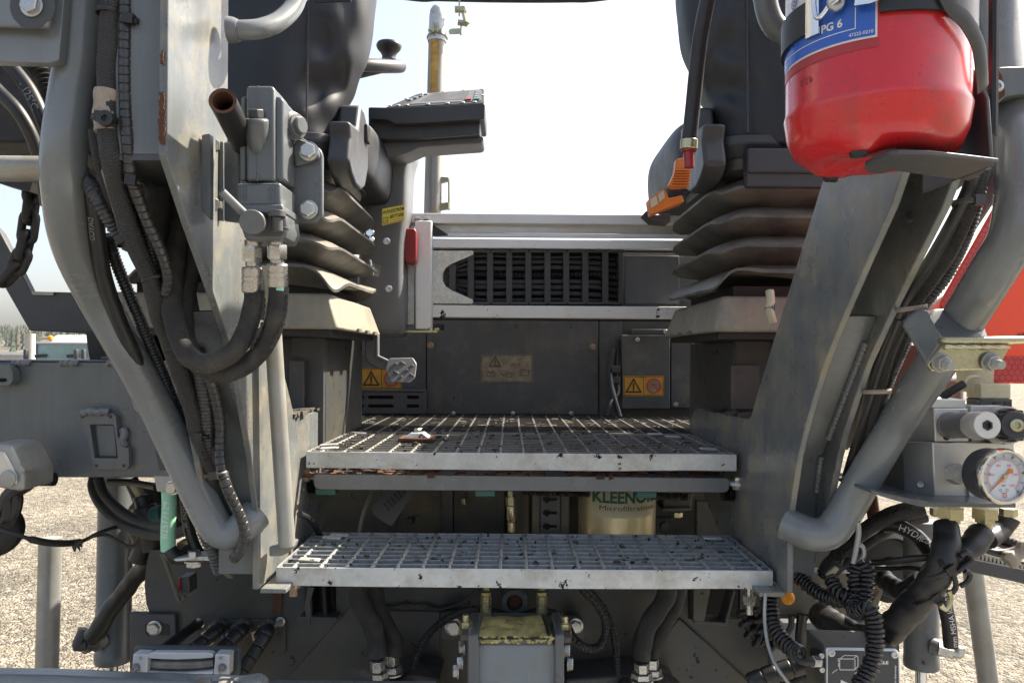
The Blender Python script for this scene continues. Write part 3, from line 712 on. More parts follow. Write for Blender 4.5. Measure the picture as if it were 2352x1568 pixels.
# bolts holding the lower step
t = thing('step_bolt', 'rusty bolt and nut under the left end of the lower step', 'bolt', P(677, 1380, 1.06))
b = MB(); p = W(-.298, 1.055, -.3085); b.hexa(p, p - Vector((0, 0, .010)), .0095); b.cyl(p - Vector((0, 0, .010)), p - Vector((0, 0, .021)), .0055, 12); b.build('nut', M['bolt_rusty'], t)
t = thing('step_bolt', 'clean zinc stud with two nuts under the right end of the lower step', 'bolt', P(1727, 1390, 1.05))
p = W(.327, 1.05, -.3085)
b = MB(); b.cyl(p, p - Vector((0, 0, .040)), .0048, 12); b.build('stud', M['bolt'], t)
b = MB(); b.hexa(p - Vector((0, 0, .015)), p - Vector((0, 0, .023)), .009); b.hexa(p - Vector((0, 0, .0235)), p - Vector((0, 0, .027)), .008); b.build('nut', M['bolt'], t)

# painted support bar under the upper step
t = thing('support_bar', 'grey folded bar with rounded ends right below the upper grating step', 'bar', P(1200, 1130, 1.19))
pz = [(x, y) for x, y in rpx([(720, 1089), (1675, 1098), (1676, 1131), (720, 1124)], [8, 8, 22, 22])]
b = MB(); b.prism([P(x, y, 1.195) for x, y in pz], (0, .004, 0)); b.build('front_plate', M['paint_light'], t, bevel=.0012)
b = MB(); A, B = P(724, 1089.5, 1.199), P(1671, 1098.5, 1.199)
b.box((A.x, 1.199, B.z - .004), (B.x, 1.46, B.z)); b.build('top_plate', M['paint_dark'], t)
b = MB()
for k in range(240):
    x = random.uniform(A.x, B.x); b.obox((x, random.uniform(1.2, 1.40), B.z + .001), (random.uniform(.003, .012), 0, 0), (0, random.uniform(.003, .01), 0), (0, 0, random.uniform(.001, .003)))
b.jitter(.004, 150); stuff(b.build('rusty_crust', M['rust'], t))
for k, px in enumerate((747, 1114, 1486)):
    b = MB(); c = P(px, 1124 + (px - 720) * .009, 1.205); b.box(c + Vector((-.016, 0, -.009)), c + Vector((.016, .03, .002))); b.build('rubber_buffer', M['teal_dark'], t, bevel=.002)
for px, py, kd in ((699, 1089, 'rusty'), (1695, 1108, 'hex')):
    c = P(px, py, 1.205)
    b = MB(); b.lathe([(.016, 0), (.016, .006)], c - Vector((0, 0, .004)), (0, 0, 1), 18); b.build('lug', M['rust' if kd == 'rusty' else 'galv'], t, bevel=.001)
    bolt(t, c + Vector((0, 0, .002)), (0, 0, 1), .0085, kd); bolt(t, c - Vector((0, 0, .004)), (0, 0, -1), .0085, 'hex')
    b = MB(); b.tube([c + Vector((-.02, .02, -.02)), c + Vector((.02, .02, -.02))], lambda q: .011 + .0025 * math.sin(q * 1800), 10, step=.0009); b.build('spring_buffer', M['rubber'], t)

# ------------------------------------------------------------------ platform and bulkhead
t = thing('platform_deck', 'asphalt caked grating platform between the two seats', 'platform', W(.02, 1.72, -.18))
b = MB(); b.box(W(-.62, 1.503, -.176), W(.66, 1.955, -.1515)); b.build('deck_plate', M['asphalt'], t)
rb = random.Random(5)
for k in range(16):
    y = 1.508 + k * .0275
    b = MB(); b.box(W(-.62, y, -.1535), W(.66, y + .003, -.147)); b.build('bearing_bar', M['asphalt'], t)
for k in range(37):
    x = -.61 + k * .0347
    b = MB(); b.box(W(x, 1.504, -.1500), W(x + .004, 1.953, -.1468)); b.build('cross_bar', M['bar_tar_shade'], t)
b = MB()
for k in range(260):
    x, y = rb.uniform(-.5, .55), rb.uniform(1.51, 1.95)
    b.obox(W(x, y, -.1485), (rb.uniform(.002, .009), rb.uniform(-.003, .003), 0), (0, rb.uniform(.002, .006), 0), (0, 0, rb.uniform(.001, .0028)))
b.jitter(.0025, 140); stuff(b.build('asphalt_crust', M['asphalt'], t))

YB = 1.96
t = thing('bulkhead', 'dark worn bulkhead with warning stickers behind the platform', 'panel', W(.0, YB, -.15))
def panel(name, pix, Y, d, m, bevel=.0015, parent=None):
    b = MB(); b.pprism(pix, Y, d); return b.build(name, m, parent or t, bevel=bevel)
panel('back_plate', rect(560, 690, 1840, 968), YB + .02, .02, M['chassis'])
main_panel = panel('centre_panel', rect(981, 733, 1374, 951), YB, .012, M['bulk'])
panel('left_panel', rect(760, 740, 979, 950), YB + .004, .012, M['bulk'])
panel('right_panel', rect(1376, 735, 1428, 955), YB + .006, .01, M['bulk'])
for px, py in ((989, 793), (1361, 797)):
    bolt(t, P(px, py, YB), CAMDIR, .0075, 'rusty')
for px in (1041, 1178, 1312): bolt(t, P(px, 949, YB - .001), CAMDIR, .006, 'dome')
# vent box low on the left
vb = [(x, y) for x, y in rect(770, 899, 974, 949)]
slots = []
for x0, x1 in ((777, 837), (845, 904), (934, 963)):
    for y0 in (908, 928): slots.append(rpx(rect(x0, y0, x1, y0 + 8), 4, 3))
b = MB(); b.holed([P(x, y, YB - .05) for x, y in vb], [[P(x, y, YB - .05) for x, y in s_] for s_ in slots], (0, .003, 0))
b.build('vent_cover', M['paint_dark'], t)
b = MB(); b.pbox(768, 896, 976, 899.5, YB - .05, .052); b.pbox(972, 899, 976, 949, YB - .047, .05); b.build('vent_box', M['paint_dark'], t)
b = MB(); b.pbox(771, 900, 972, 948, YB - .018, .004); b.build('vent_back', M['dark'], t)
# covers on the right with the amber sticker
panel('hatch', rpx(rect(1428, 769, 1539, 939), 3), YB - .035, .035, M['bulk'], .002)
panel('hatch_side', rpx(rect(1541, 778, 1623, 937), 3), YB - .022, .022, M['bulk'], .002)
panel('hinge_plate', rect(1450, 756, 1538, 768), YB - .03, .03, M['chassis'])
for px, py in ((1529, 762), (1464, 780), (1552, 928), (1613, 929)): bolt(t, P(px, py, YB - .036), CAMDIR, .0062, 'dome')
for y0 in (774, 922):
    b = MB(); q = rpx(rect(1459, y0, 1509, y0 + 9), 4, 3); b.holed([P(x, y, YB - .0365) for x, y in rpx(rect(1457, y0 - 2, 1511, y0 + 11), 5, 3)], [[P(x, y, YB - .0365) for x, y in q]], (0, .001, 0)); b.build('slot_rim', M['paint_dark'], t)
# stickers
def sticker(name, pix, Y, m, label=None, parent=None):
    b = MB(); b.pprism(pix, Y, .0006); o = b.build(name, m, parent or t)
    if label: o['label'] = label
    return o
def warn_triangle(mb, cx, cy, r, Y, w=3.2, mark=True):
    f = lambda u, v: P(u, v, Y)
    pts = [(cx, cy - r), (cx + r * .95, cy + r * .68), (cx - r * .95, cy + r * .68), (cx, cy - r)]
    strokes(mb, [pts], w, f)
    if mark:
        strokes(mb, [[(cx, cy - r * .42), (cx, cy + r * .22)]], w * 1.1, f)
        mb.add([f(*q) for q in circ(cx, cy + r * .47, w * .62, 10)], [tuple(range(10))])
def amber(x0, y0, x1, y1, Y):
    s_ = sticker('warning_sticker', rpx(rect(x0, y0, x1, y1), 3), Y, M['amber'])
    b = MB(); mx = (x0 + x1) / 2; f = lambda u, v: P(u, v, Y - .0008)
    strokes(b, [[(x0 + 2, y0 + 2), (x1 - 2, y0 + 2), (x1 - 2, y1 - 2), (x0 + 2, y1 - 2), (x0 + 2, y0 + 2)], [(mx, y0 + 2), (mx, y1 - 2)]], 1.1, f)
    warn_triangle(b, (x0 + mx) / 2, (y0 + y1) / 2 + 2, (y1 - y0) * .38, Y - .0008)
    b.build('warning_print', M['ink'], s_)
    c = ((x1 + mx) / 2, (y0 + y1) / 2); r = (y1 - y0) * .34
    b = MB(); b.add([f(*q) for q in circ(*c, r, 24)], [tuple(range(24))]); b.build('sign_ground', M['tan'], s_)
    b = MB(); f2 = lambda u, v: P(u, v, Y - .0012)
    strokes(b, [circ(*c, r, 24) + [(c[0] + r, c[1])], [(c[0] - r * .7, c[1] - r * .7), (c[0] + r * .7, c[1] + r * .7)]], 3.2, f2); b.build('ban_print', M['red_ink'], s_)
amber(1432, 863, 1525, 909, YB - .0362)
amber(829, 846, 923, 893, YB + .0030)
s_ = sticker('battery_sticker', rpx(rect(1104, 814, 1224, 878), 2), YB - .0008, M['tan'], 'faded tan warning sticker with worn pictograms')
b = MB(); f = lambda u, v: P(u, v, YB - .0016)
warn_triangle(b, 1137, 832, 13, YB - .0016, 2)
strokes(b, [[(1119, 855), (1135, 855), (1135, 864), (1119, 864), (1119, 855)], [(1123, 855), (1123, 852)], [(1131, 855), (1131, 852)], [(1196, 849), (1214, 849), (1214, 862), (1196, 862), (1196, 849)],
            [(1163, 855), (1176, 855), (1176, 866), (1163, 866), (1163, 855)], [(1150, 860), (1160, 860)], [(1172, 837), (1192, 837), (1192, 833)], [(1188, 827), (1198, 824)], [(1106, 816), (1222, 816), (1222, 876), (1106, 876), (1106, 816)], [(1146, 850), (1158, 864)], [(1200, 856), (1212, 853)]], 1.1, f)
b.build('pictogram_print', M['ink'], s_)
# cable and bracket right of the centre panel
b = MB(); b.tube(PL([(1409, 800, YB - .03), (1402, 850, YB - .035), (1404, 880, YB - .05), (1412, 915, YB - .08), (1425, 958, YB - .10)]), .0065, 10); b.build('cable', M['conduit'], t)
b = MB(); b.tube(PL([(1420, 780, YB - .02), (1417, 860, YB - .03), (1420, 900, YB - .05), (1402, 925, YB - .09), (1392, 955, YB - .10)]), .005, 10); b.build('cable', M['rubber'], t)
for y0 in (840, 865, 893):
    b = MB(); b.pbox(1405, y0, 1425, y0 + 16, YB - .045, .03); b.build('cable_clip', M['plastic'], t, bevel=.002)
# dark housings that carry the seats, left and right of the bulkhead
for s, lab, x_in, pxp in ((-1, 'dark seat plinth left of the platform below the sunlit seat base', -.315, (663, 828, 698, 940)), (1, 'dark seat plinth right of the platform', .375, (1680, 838, 1745, 940))):
    t2 = thing('seat_plinth', lab, 'plinth', W(x_in + s * .2, 1.5, -.15), 'plinths below the seats')
    b = MB(); b.box(W(x_in, 1.30, -.15), W(x_in + s * .27, 1.62, .032)); b.build('housing', M['chassis'], t2, bevel=.004)
    b = MB(); b.box(W(x_in + s * .055, 1.285, -.15), W(x_in + s * .0, 1.297, .03)); b.build('side_rib', M['paint_dark'], t2, bevel=.001)
    b = MB(); b.pprism(rpx(rect(*pxp), 3), 1.27, .006); b.build('access_panel', M['bulk'], t2, bevel=.001)

# ------------------------------------------------------------------ aluminium slide frame of the operator console
t = thing('console_rail', 'pale aluminium slide frame with a cable chain above the bulkhead', 'rail', W(.0, 1.72, 0))
Yr = 1.66
def bar(name, x0, y0, x1, y1, Y, d, m, bev=.002, xr=None):
    a = P(x0, y0, Y); c = P(x1, y1, Y); sl = (y1 - y0)
    b = MB(); b.prism([P(x0, y0, Y), P(x1, y0 + (x1 - x0) * .0075, Y), P(x1, y1 + (x1 - x0) * .0075, Y), P(x0, y1, Y)], (0, d, 0)); return b.build(name, m, t, bevel=bev)
bar('top_rail', 925, 489, 1700, 512, Yr, .05, M['alu'])
bar('top_channel', 995, 512.5, 1700, 538, Yr + .022, .02, M['machined'])
bar('channel_lip', 995, 533, 1700, 543, Yr + .010, .012, M['alu'])
bar('middle_rail', 993, 548, 1700, 569, Yr, .03, M['alu'])
bar('rail_shadow_plate', 993, 570, 1700, 575, Yr + .02, .01, M['dark'], 0)  # dark strip put in as the shade below the rail
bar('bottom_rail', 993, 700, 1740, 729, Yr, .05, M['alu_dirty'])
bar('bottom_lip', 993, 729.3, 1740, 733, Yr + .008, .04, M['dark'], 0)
bar('left_post', 953, 506, 992, 757, Yr - .02, .03, M['alu'], .003)
bar('left_sheet', 915, 518, 952, 745, Yr + .0, .006, M['zinc'], .001)
bar('back_sheet', 1000, 570, 1760, 735, Yr + .075, .004, M['plastic_grey'], 0)
bar('right_sheet', 1434, 587, 1560, 697, Yr + .03, .004, M['plastic_grey'], .001)
b = MB(); b.pprism([(993, 575), (1084, 575), (1088, 578), (1087, 585), (1038, 606), (1024, 615), (1017, 628), (1017, 645), (1024, 658), (1040, 668), (1086, 688), (1087, 696), (1083, 698), (993, 697)], Yr + .002, .004)
b.build('notched_plate', M['zinc'], t, bevel=.001)
for px in (960, 980): bolt(t, P(px, 506, Yr - .01), (0, 0, 1), .007, 'hex'); bolt(t, P(px, 757, Yr - .01), (0, 0, -1), .007, 'nut')
b = MB(); b.pbox(922, 759, 1004, 763, Yr - .03, .05); b.build('foot_strip', M['zinc_yellow'], t)
b = MB(); b.pbox(990, 744, 1015, 757, Yr - .0, .05); b.build('foot_block', M['dark'], t)
for px in (990, 1003): bolt(t, P(px, 759, Yr - .025), (0, 0, 1), .006, 'yellow_nut')
b = MB(); b.prism(PL([(993, 515, Yr - .005), (1028, 538, Yr - .005), (993, 540, Yr - .005)]), (0, .02, 0)); b.build('gusset', M['dark'], t)
# cable chain
ch = []
for k, px in enumerate((1040, 1082, 1126, 1170, 1214, 1258, 1301, 1345, 1391)):
    y0, y1 = (576, 697) if k > 1 else ((580, 695) if k == 1 else (606, 672))
    b = MB(); b.pprism(rpx([(px - 8, y0), (px + 7, y0), (px + 7, y1), (px - 8, y1)], 2), Yr + .010, .008); b.build('chain_link', M['plastic'], t, bevel=.0012)
for y0, y1 in ((573, 580), (693, 699)):
    for k in range(8):
        x = 1084 + k * 44; b = MB(); b.pbox(x, y0, x + 42, y1, Yr + .008, .05); b.build('chain_side', M['plastic'], t, bevel=.001)
b = MB(); b.prism(PL([(1421, 580, Yr + .006), (1431, 577, Yr + .006), (1431, 697, Yr + .006), (1421, 697, Yr + .006)]), (0, .05, 0)); b.build('chain_end', M['plastic'], t, bevel=.001)
rg = random.Random(11)
for k, y in enumerate((588, 602, 616, 631, 646, 660, 675, 689)):
    pts = [(1020 + 8 * abs(k - 4), y * .6 + 636 * .4, Yr + .04), (1090, y + rg.uniform(-2, 2), Yr + .034), (1180, y + rg.uniform(-2, 2), Yr + .034), (1270, y + rg.uniform(-2, 2), Yr + .034), (1360, y + rg.uniform(-1, 4), Yr + .034), (1395, y + 4, Yr + .036), (1424, y + 7, Yr + .04)]
    cor = k in (3,)
    b = MB(); b.tube(PL(pts), (lambda q: .0064 + .0010 * math.sin(q * 1500)) if cor else .0066, 10, step=.0012 if cor else .012)
    b.build('chain_hose', M['rubber_shiny' if not cor else 'conduit'], t)
b = MB(); b.pbox(1020, 576, 1424, 697, Yr + .055, .004); b.build('chain_back', M['dark'], t)
# red pull handle on the left sheet
b = MB(); b.pprism(rpx([(921, 533), (926, 524), (951, 524), (956, 530), (956, 600), (951, 606), (932, 605), (928, 594), (921, 591)], 4), Yr - .055, .028)
tag(b.build('locking_handle', M['red_plastic'], bevel=.003), 'dull red plastic locking handle on the aluminium slide frame', 'handle')

# unseen hull ahead of the bulkhead, added to shade the lower left
t = thing('unseen_hull', 'large dark unseen machine hull ahead of the bulkhead, added for its shade', 'hull', W(0, 3.6, -1.9))
b = MB(); b.box(W(-.62, 2.06, -1.75), W(.62, 5.6, .26)); b.build('hood', M['paint_dark'], t, bevel=.03)
b = MB(); b.box(W(-.50, 2.2, -2.05), W(.50, 5.2, -1.76)); b.build('undercarriage', M['dark'], t, bevel=.03)

t = thing('unseen_screed', 'broad grey screed body, unseen and added against ground bounce, with a walkway behind the rear steps', 'screed', W(0, 0, -2.1))  # unseen screed, added to cut light bouncing off the ground
b = MB(); b.box(W(-1.5, -.75, -2.0), W(1.5, .80, -.80)); b.build('casing', M['pipe'], t, bevel=.02)
b = MB(); b.box(W(-1.5, -1.2, -1.35), W(1.5, -.76, -1.30)); b.build('walkway', M['galv'], t)

# thin air haze over the yard
hz = MB(); hz.box((-1200, -60, -1), (700, 720, 75))
ho_ = hz.build('haze', M['white'], smooth=False); ho_['kind'] = 'stuff'
vm_ = bpy.data.materials.new('yard_haze'); vm_.use_nodes = True; vn = vm_.node_tree
for n in list(vn.nodes): vn.nodes.remove(n)
pv = vn.nodes.new('ShaderNodeVolumePrincipled'); pv.inputs['Color'].default_value = (.86, .90, .96, 1); pv.inputs['Density'].default_value = .00014; pv.inputs['Anisotropy'].default_value = .2
mo_ = vn.nodes.new('ShaderNodeOutputMaterial'); vn.links.new(pv.outputs[0], mo_.inputs['Volume'])
ho_.data.materials[0] = vm_
# ================================================================== OPERATOR SEATS
def superring(cx, cy, hx, hy, z, n=36, e=.28, corner=None):
    """rounded rectangle ring; corner(i angle) -> dz"""
    out = []
    for k in range(n):
        a = 2 * math.pi * (k + .5) / n
        c, s_ = math.cos(a), math.sin(a)
        x = cx + hx * math.copysign(abs(c) ** e, c); y = cy + hy * math.copysign(abs(s_) ** e, s_)
        d = corner(a) if corner else 0
        out.append(W(x, y, z + d))
    return out
def loft(mb, rings, cap=True):
    n = len(rings[0]); o = []
    for r_ in rings: o += r_
    fs = [(i * n + k, i * n + (k + 1) % n, (i + 1) * n + (k + 1) % n, (i + 1) * n + k) for i in range(len(rings) - 1) for k in range(n)]
    if cap: fs += [tuple(range(n - 1, -1, -1)), tuple((len(rings) - 1) * n + k for k in range(n))]
    return mb.add(o, fs)
def seat(s, xin, label):
    X = lambda u: xin + s * u
    t = thing('operator_seat', label, 'seat', W(X(.22), 1.35, .03), 'operator seats on rubber bellows')
    # base pan: tapered steel box
    b = MB()
    lo = [W(X(-.012), 1.148, .040), W(X(.345), 1.148, .040), W(X(.345), 1.52, .040), W(X(-.012), 1.52, .040)]
    hi = [W(X(.006), 1.165, .095), W(X(.335), 1.165, .095), W(X(.335), 1.50, .095), W(X(.006), 1.50, .095)]
    b.add(lo + hi, [(0, 3, 2, 1), (4, 5, 6, 7), (0, 1, 5, 4), (1, 2, 6, 5), (2, 3, 7, 6), (3, 0, 4, 7)] if s > 0 else
          [(0, 1, 2, 3), (7, 6, 5, 4), (4, 5, 1, 0), (5, 6, 2, 1), (6, 7, 3, 2), (7, 4, 0, 3)])
    b.build('base_pan', M['dusted'], t, bevel=.004)
    b = MB(); b.box(W(X(.0), 1.16, .030), W(X(.335), 1.515, .0395)); b.build('base_rail', M['dark'], t)
    for k in range(3):
        b = MB(); c = W(X(-.0135), 1.30 + k * .075, .043); b.obox(c, (.002, 0, 0), (0, .012, 0), (0, 0, .003)); b.build('lug', M['paint_dusty'], t)
    b = MB(); b.box(W(X(.03), 1.19, .0955), W(X(.31), 1.47, .112)); b.build('scissor_frame', M['dark'], t)
    # bellows with sagging folds
    rings = []
    N_ = 48
    cx, cy = X(.158), 1.335
    def fold(z, out, wav, e=.22, droop=0., ph=0.):
        def cz(a):
            # corners droop, mid sides lift
            q = abs(math.sin(2 * a)); f = math.cos(a) * s      # f<0 on the aisle side
            return -droop * q ** 3 + wav * math.sin(3 * a + ph + .6 * s) * .5
        return superring(cx, cy, .133 + out, .155 + out, z, N_, e, cz)
    R_ = []
    R_.append(fold(.121, .031, .030, .2, .010, .4)); R_.append(fold(.118, .035, .030, .2, .010, .4)); R_.append(fold(.1225, .035, .030, .2, .010, .4))
    R_.append(fold(.134, .010, .010)); R_.append(fold(.146, -.016, .004))
    for i, z in enumerate((.168, .213, .259)):
        dr = .007 + .002 * i
        R_.append(fold(z - .008, .020, .004, .2, dr, i)); R_.append(fold(z - .0015, .0305, .004, .2, dr, i)); R_.append(fold(z + .0025, .0305, .004, .2, dr, i)); R_.append(fold(z + .0035, .027, .004, .2, dr, i))
        R_.append(fold(z + .012, .012, .003, .22, dr * .7, i)); R_.append(fold(z + .024, -.017, .002, .24, 0, i))
    R_.append(fold(.292, .008, .002, .22, 0)); R_.append(fold(.312, .012, .0, .22, 0))
    b = MB(); loft(b, R_)
    b.v = [p + noise.noise_vector(p * 9) * .0035 for p in b.v]
    b.build('bellows', M['bellows'], t, ang=24)
    # upper pan and cushion
    b = MB(); loft(b, [superring(cx, cy, .150, .165, .306, 32, .2), superring(cx, cy, .160, .18, .325, 32, .2), superring(cx, cy, .155, .178, .338, 32, .2)]); b.build('seat_pan', M['plastic'], t, bevel=.002)
    cu = MB(); cyc = 1.49
    rr_ = []
    for z, g in ((.305, .80), (.315, .95), (.338, 1.02), (.373, 1.045), (.397, 1.02), (.415, .93), (.422, .80)):
        rr_.append(superring(X(.18), cyc + .02, .205 * (1 - (1 - g) * .35), .195 * (1 - (1 - g) * .35), z, 40, .30))
    loft(cu, rr_); cu.v = [p + noise.noise_vector(p * 7 + Vector((3, 1, 2))) * .005 for p in cu.v]
    cu.build('cushion', M['leather'], t, ang=70, sub=1)
    # backrest: rear shell with side bolsters
    b = MB(); rings = []
    bx = X(.19)
    prof = [(.318, .130), (.325, .160), (.345, .172), (.38, .180), (.42, .194), (.47, .216), (.53, .230), (.60, .236), (.68, .236), (.78, .225), (.86, .20), (.90, .16)]
    pf = []
    for (za, ha), (zb, hb_) in zip(prof, prof[1:]):
        for q_ in range(4): pf.append((za + (zb - za) * q_ / 4, ha + (hb_ - ha) * q_ / 4))
    pf.append(prof[-1])
    for z, hw in pf:
        k = 64; ring = []
        lean = (z - .32) * .04
        for i in range(k):
            a = 2 * math.pi * (i + .5) / k; c, sn = math.cos(a), math.sin(a)
            x = hw * math.copysign(abs(c) ** .42, c); yy = math.copysign(abs(sn) ** .5, sn)
            depth = .038 + .032 * min(1, (z - .30) / .15)
            y = 1.145 + lean + depth * (1 + yy) * .85 + (.07 * max(0, abs(x) / hw - .45) ** 1.4)
            ring.append(W(bx + x, y, z))
        rings.append(ring)
    loft(b, rings)
    def crease(p):
        x = (p.x - bx) * s; z = p.z - HCAM
        w = math.exp(-((abs(x) - .17) / .03) ** 2) * math.exp(-((z - .42) / .07) ** 2)
        w2 = max(0, min(1, (abs(x) - .10) / .06)) * math.exp(-((z - .44) / .12) ** 2)
        fold_ = .0040 * w2 * math.sin(z * 52 + abs(x) * 118 + 1.2 * noise.noise(p * 9)) + .0022 * w2 * math.sin(abs(x) * 210 - z * 30)
        return Vector((-.22 * s * fold_, fold_ + .016 * w * (1 + .6 * math.sin(z * 95 + x * 40)), 0)) + noise.noise_vector(p * 6) * .004 * (1 if p.y > 1.2 else .35) + noise.noise_vector(p * 22) * .0016 * (1 if abs(x) > .13 else .25)
    b.v = [p + crease(p) for p in b.v]
    br = b.build('backrest', M['leather'], t, ang=75, sub=1)
    for sx in (-1, 1):          # piping seam along the rear panel
        b = MB(); b.tube([W(bx + sx * .150, 1.149 + (z - .32) * .04 + .006, z) for z in (.34, .42, .50, .60, .75, .85)], .0016, 6, step=.01); b.build('seam', M['rubber'], br)
    # cross bar behind, recliner covers
    b = MB(); b.box(W(X(.035), 1.135, .275), W(X(.345), 1.165, .312)); b.build('cross_bar', M['plastic'], t, bevel=.004)
    b = MB(); b.box(W(X(.035), 1.140, .2775), W(X(.345), 1.16, .255)); b.build('cross_bar_flange', M['plastic'], t, bevel=.003)
    for u0, u1 in ((-.029, .005), (.345, .38)):
        out = [(1.135, .322), (1.140, .300), (1.133, .262), (1.142, .247), (1.158, .236), (1.178, .237), (1.193, .25), (1.205, .285), (1.206, .335), (1.198, .360), (1.188, .372), (1.172, .372), (1.165, .330)]
        pts = [Vector((0, 1.135 + (y - 1.132) * 2.1, z + .027 + HCAM)) for y, z in out]
        b = MB(); b.prism([Vector((X(u0), p.y, p.z)) for p in pts], (X(u1) - X(u0), 0, 0)); rc = b.build('recliner_cover', M['plastic'], t, bevel=.006, seg=3)
        b = MB(); c = Vector((X(u0 - .0025), 1.262, .364 + HCAM)); b.obox(c, (.0035, 0, 0), (0, .012, 0), (0, 0, .014)); b.build('push_button', M['rubber'], rc, bevel=.002)
    return t
left_seat = seat(-1, -.272, 'left black vinyl operator seat with sunlit dusty bellows')
right_seat = seat(1, .312, 'right black vinyl operator seat with orange levers')
# orange levers on the right seat
b = MB(); pts = rpx([(1554, 364), (1572, 361), (1588, 382), (1582, 428), (1546, 430), (1537, 424), (1550, 396)], 4)
b.prism([P(x, y, 1.10) for x, y in pts], (0, .02, 0)); lv = b.build('lever', M['orange'], right_seat, bevel=.003)
for k in range(7):
    b = MB(); y = 389 + k * 6; b.pbox(1550 - k * 1.2, y, 1588 - k * .6, y + 2.4, 1.0965, .004); b.build('grip_rib', M['orange'], lv, bevel=.0008)
b = MB(); pts = rpx([(1491, 456), (1525, 434), (1533, 445), (1536, 455), (1567, 448), (1572, 463), (1526, 480), (1497, 492)], 3)
b.prism([P(x, y, 1.12) for x, y in pts], (0, .03, 0)); lv = b.build('lever', M['orange'], right_seat, bevel=.003)
b = MB(); b.prism(PL([(1493, 458, 1.117), (1508, 449, 1.117), (1513, 468, 1.117), (1497, 478, 1.117)]), (0, .004, 0)); b.prism(PL([(1511, 447, 1.117), (1525, 437, 1.117), (1528, 454, 1.117), (1515, 466, 1.117)]), (0, .004, 0)); b.build('grip_pad', M['cream'], lv, bevel=.001)
b = MB(); b.pprism(rpx([(1480, 488), (1496, 478), (1500, 495), (1540, 490), (1540, 510), (1500, 507)], 3), 1.16, .04); b.build('lever_bracket', M['plastic'], right_seat, bevel=.003)
b = MB(); b.tube(PL([(1768, 668, 1.13), (1770, 690, 1.125), (1768, 712, 1.12), (1775, 742, 1.12)]), .0062, 10)
cp = b.build('wiring_tail', M['cream']); tag(cp, 'short taped cream wiring tail hanging below the right bellows', 'cable')
b = MB(); b.tube(PL([(1770, 700, 1.124), (1768, 712, 1.12)]), .0069, 10); b.build('tape', M['rubber'], cp)
# seat sticker at the top edge of the left backrest
b = MB(); b.pprism([(718, -8), (808, -10), (806, 4), (722, 6)], 1.138, .002); b.build('torn_patch', M['rubber'], left_seat)

# ================================================================== CONSOLE, STEERING WHEEL
t = thing('control_console', 'dark grey operator console with display beyond the left seat', 'console', P(890, 775, 1.56))
Yc = 1.56
# column body as a loft of rounded sections seen through the gap
secs = [(772, 868, 915, .05), (768, 858, 920, .055), (740, 855, 922, .06), (650, 858, 922, .06), (570, 862, 922, .06), (520, 868, 925, .06), (470, 872, 935, .065), (400, 875, 934, .065), (345, 878, 940, .07), (325, 880, 960, .08)]
b = MB(); rings = []
for py, x0, x1, d in secs:
    a, c = P(x0 - 45, py, Yc), P(x1, py, Yc)
    rings.append(superring((a.x + c.x) / 2, Yc + .07, (c.x - a.x) / 2, d, a.z - HCAM, 32, .35))
loft(b, rings); b.build('pedestal', M['plastic_grey'], t, ang=50, sub=1)
def slab(name, pix, Y, d, m, bev=.004):
    b = MB(); b.pprism(pix, Y, d); return b.build(name, m, t, bevel=bev, seg=3)
slab('arm_underside', rpx([(846, 330), (960, 322), (1112, 312), (1108, 328), (1050, 332), (965, 338), (935, 352), (900, 362), (846, 362)], 8), 1.50, .075, M['plastic_grey'], .006)
slab('arm_lower', rpx([(846, 268), (905, 268), (1104, 258), (1102, 308), (960, 318), (846, 322)], 5), 1.475, .09, M['plastic'], .008)
slab('arm_upper', rpx([(846, 246), (900, 247), (1000, 243), (1110, 236), (1114, 240), (1113, 273), (1000, 281), (905, 285), (893, 276), (846, 273)], 5), 1.455, .12, M['plastic'], .008)
# tilted face plate with keys and a display
A0, A1 = P(886, 246.5, 1.46), P(1112, 236, 1.46)
B0, B1 = P(958, 216, 1.62), P(1112, 204.5, 1.62)
C0 = P(905, 237, 1.50)
def face(u, v, h=0.):
    return A0.lerp(A1, u).lerp(B0.lerp(B1, (u * 1.0)), v) + Vector((0, -.35, .94)) * h
b = MB(); b.prism([A0, A1, B1, B0], (0, .012, -.010)); b.build('face_plate', M['matt_panel'], t, bevel=.0015)
def fquad(name, u0, v0, u1, v1, h, m):
    b = MB(); b.prism([face(u0, v0, .0005), face(u1, v0, .0005), face(u1, v1, .0005), face(u0, v1, .0005)], Vector((0, -.35, .94)) * h); return b.build(name, m, t)
fquad('keypad_field', .20, .10, .97, .93, .0008, M['matt_key'])
fquad('display', .29, .24, .80, .86, .0014, M['screen'])
for k in range(4):
    fquad('key', .10 + .028 * k, .38 + .13 * k, .145 + .028 * k, .46 + .13 * k, .003, M['paint_light'])
    fquad('key', .885, .32 + .14 * k, .93, .41 + .14 * k, .003, M['paint_light'])
fquad('stop_key', .80, .13, .86, .24, .004, M['red_plastic']); fquad('start_key', .89, .13, .95, .24, .004, M['teal_dark'])
for u, v in ((.02, .06), (.11, .05), (.2, .05), (.42, .04), (.62, .04), (.78, .04), (.9, .04), (.03, .55), (.1, .92), (.4, .96), (.7, .96), (.97, .93), (.97, .5)):
    bolt(t, face(u, v, .001), (0, -.35, .94), .0042, 'rivet')
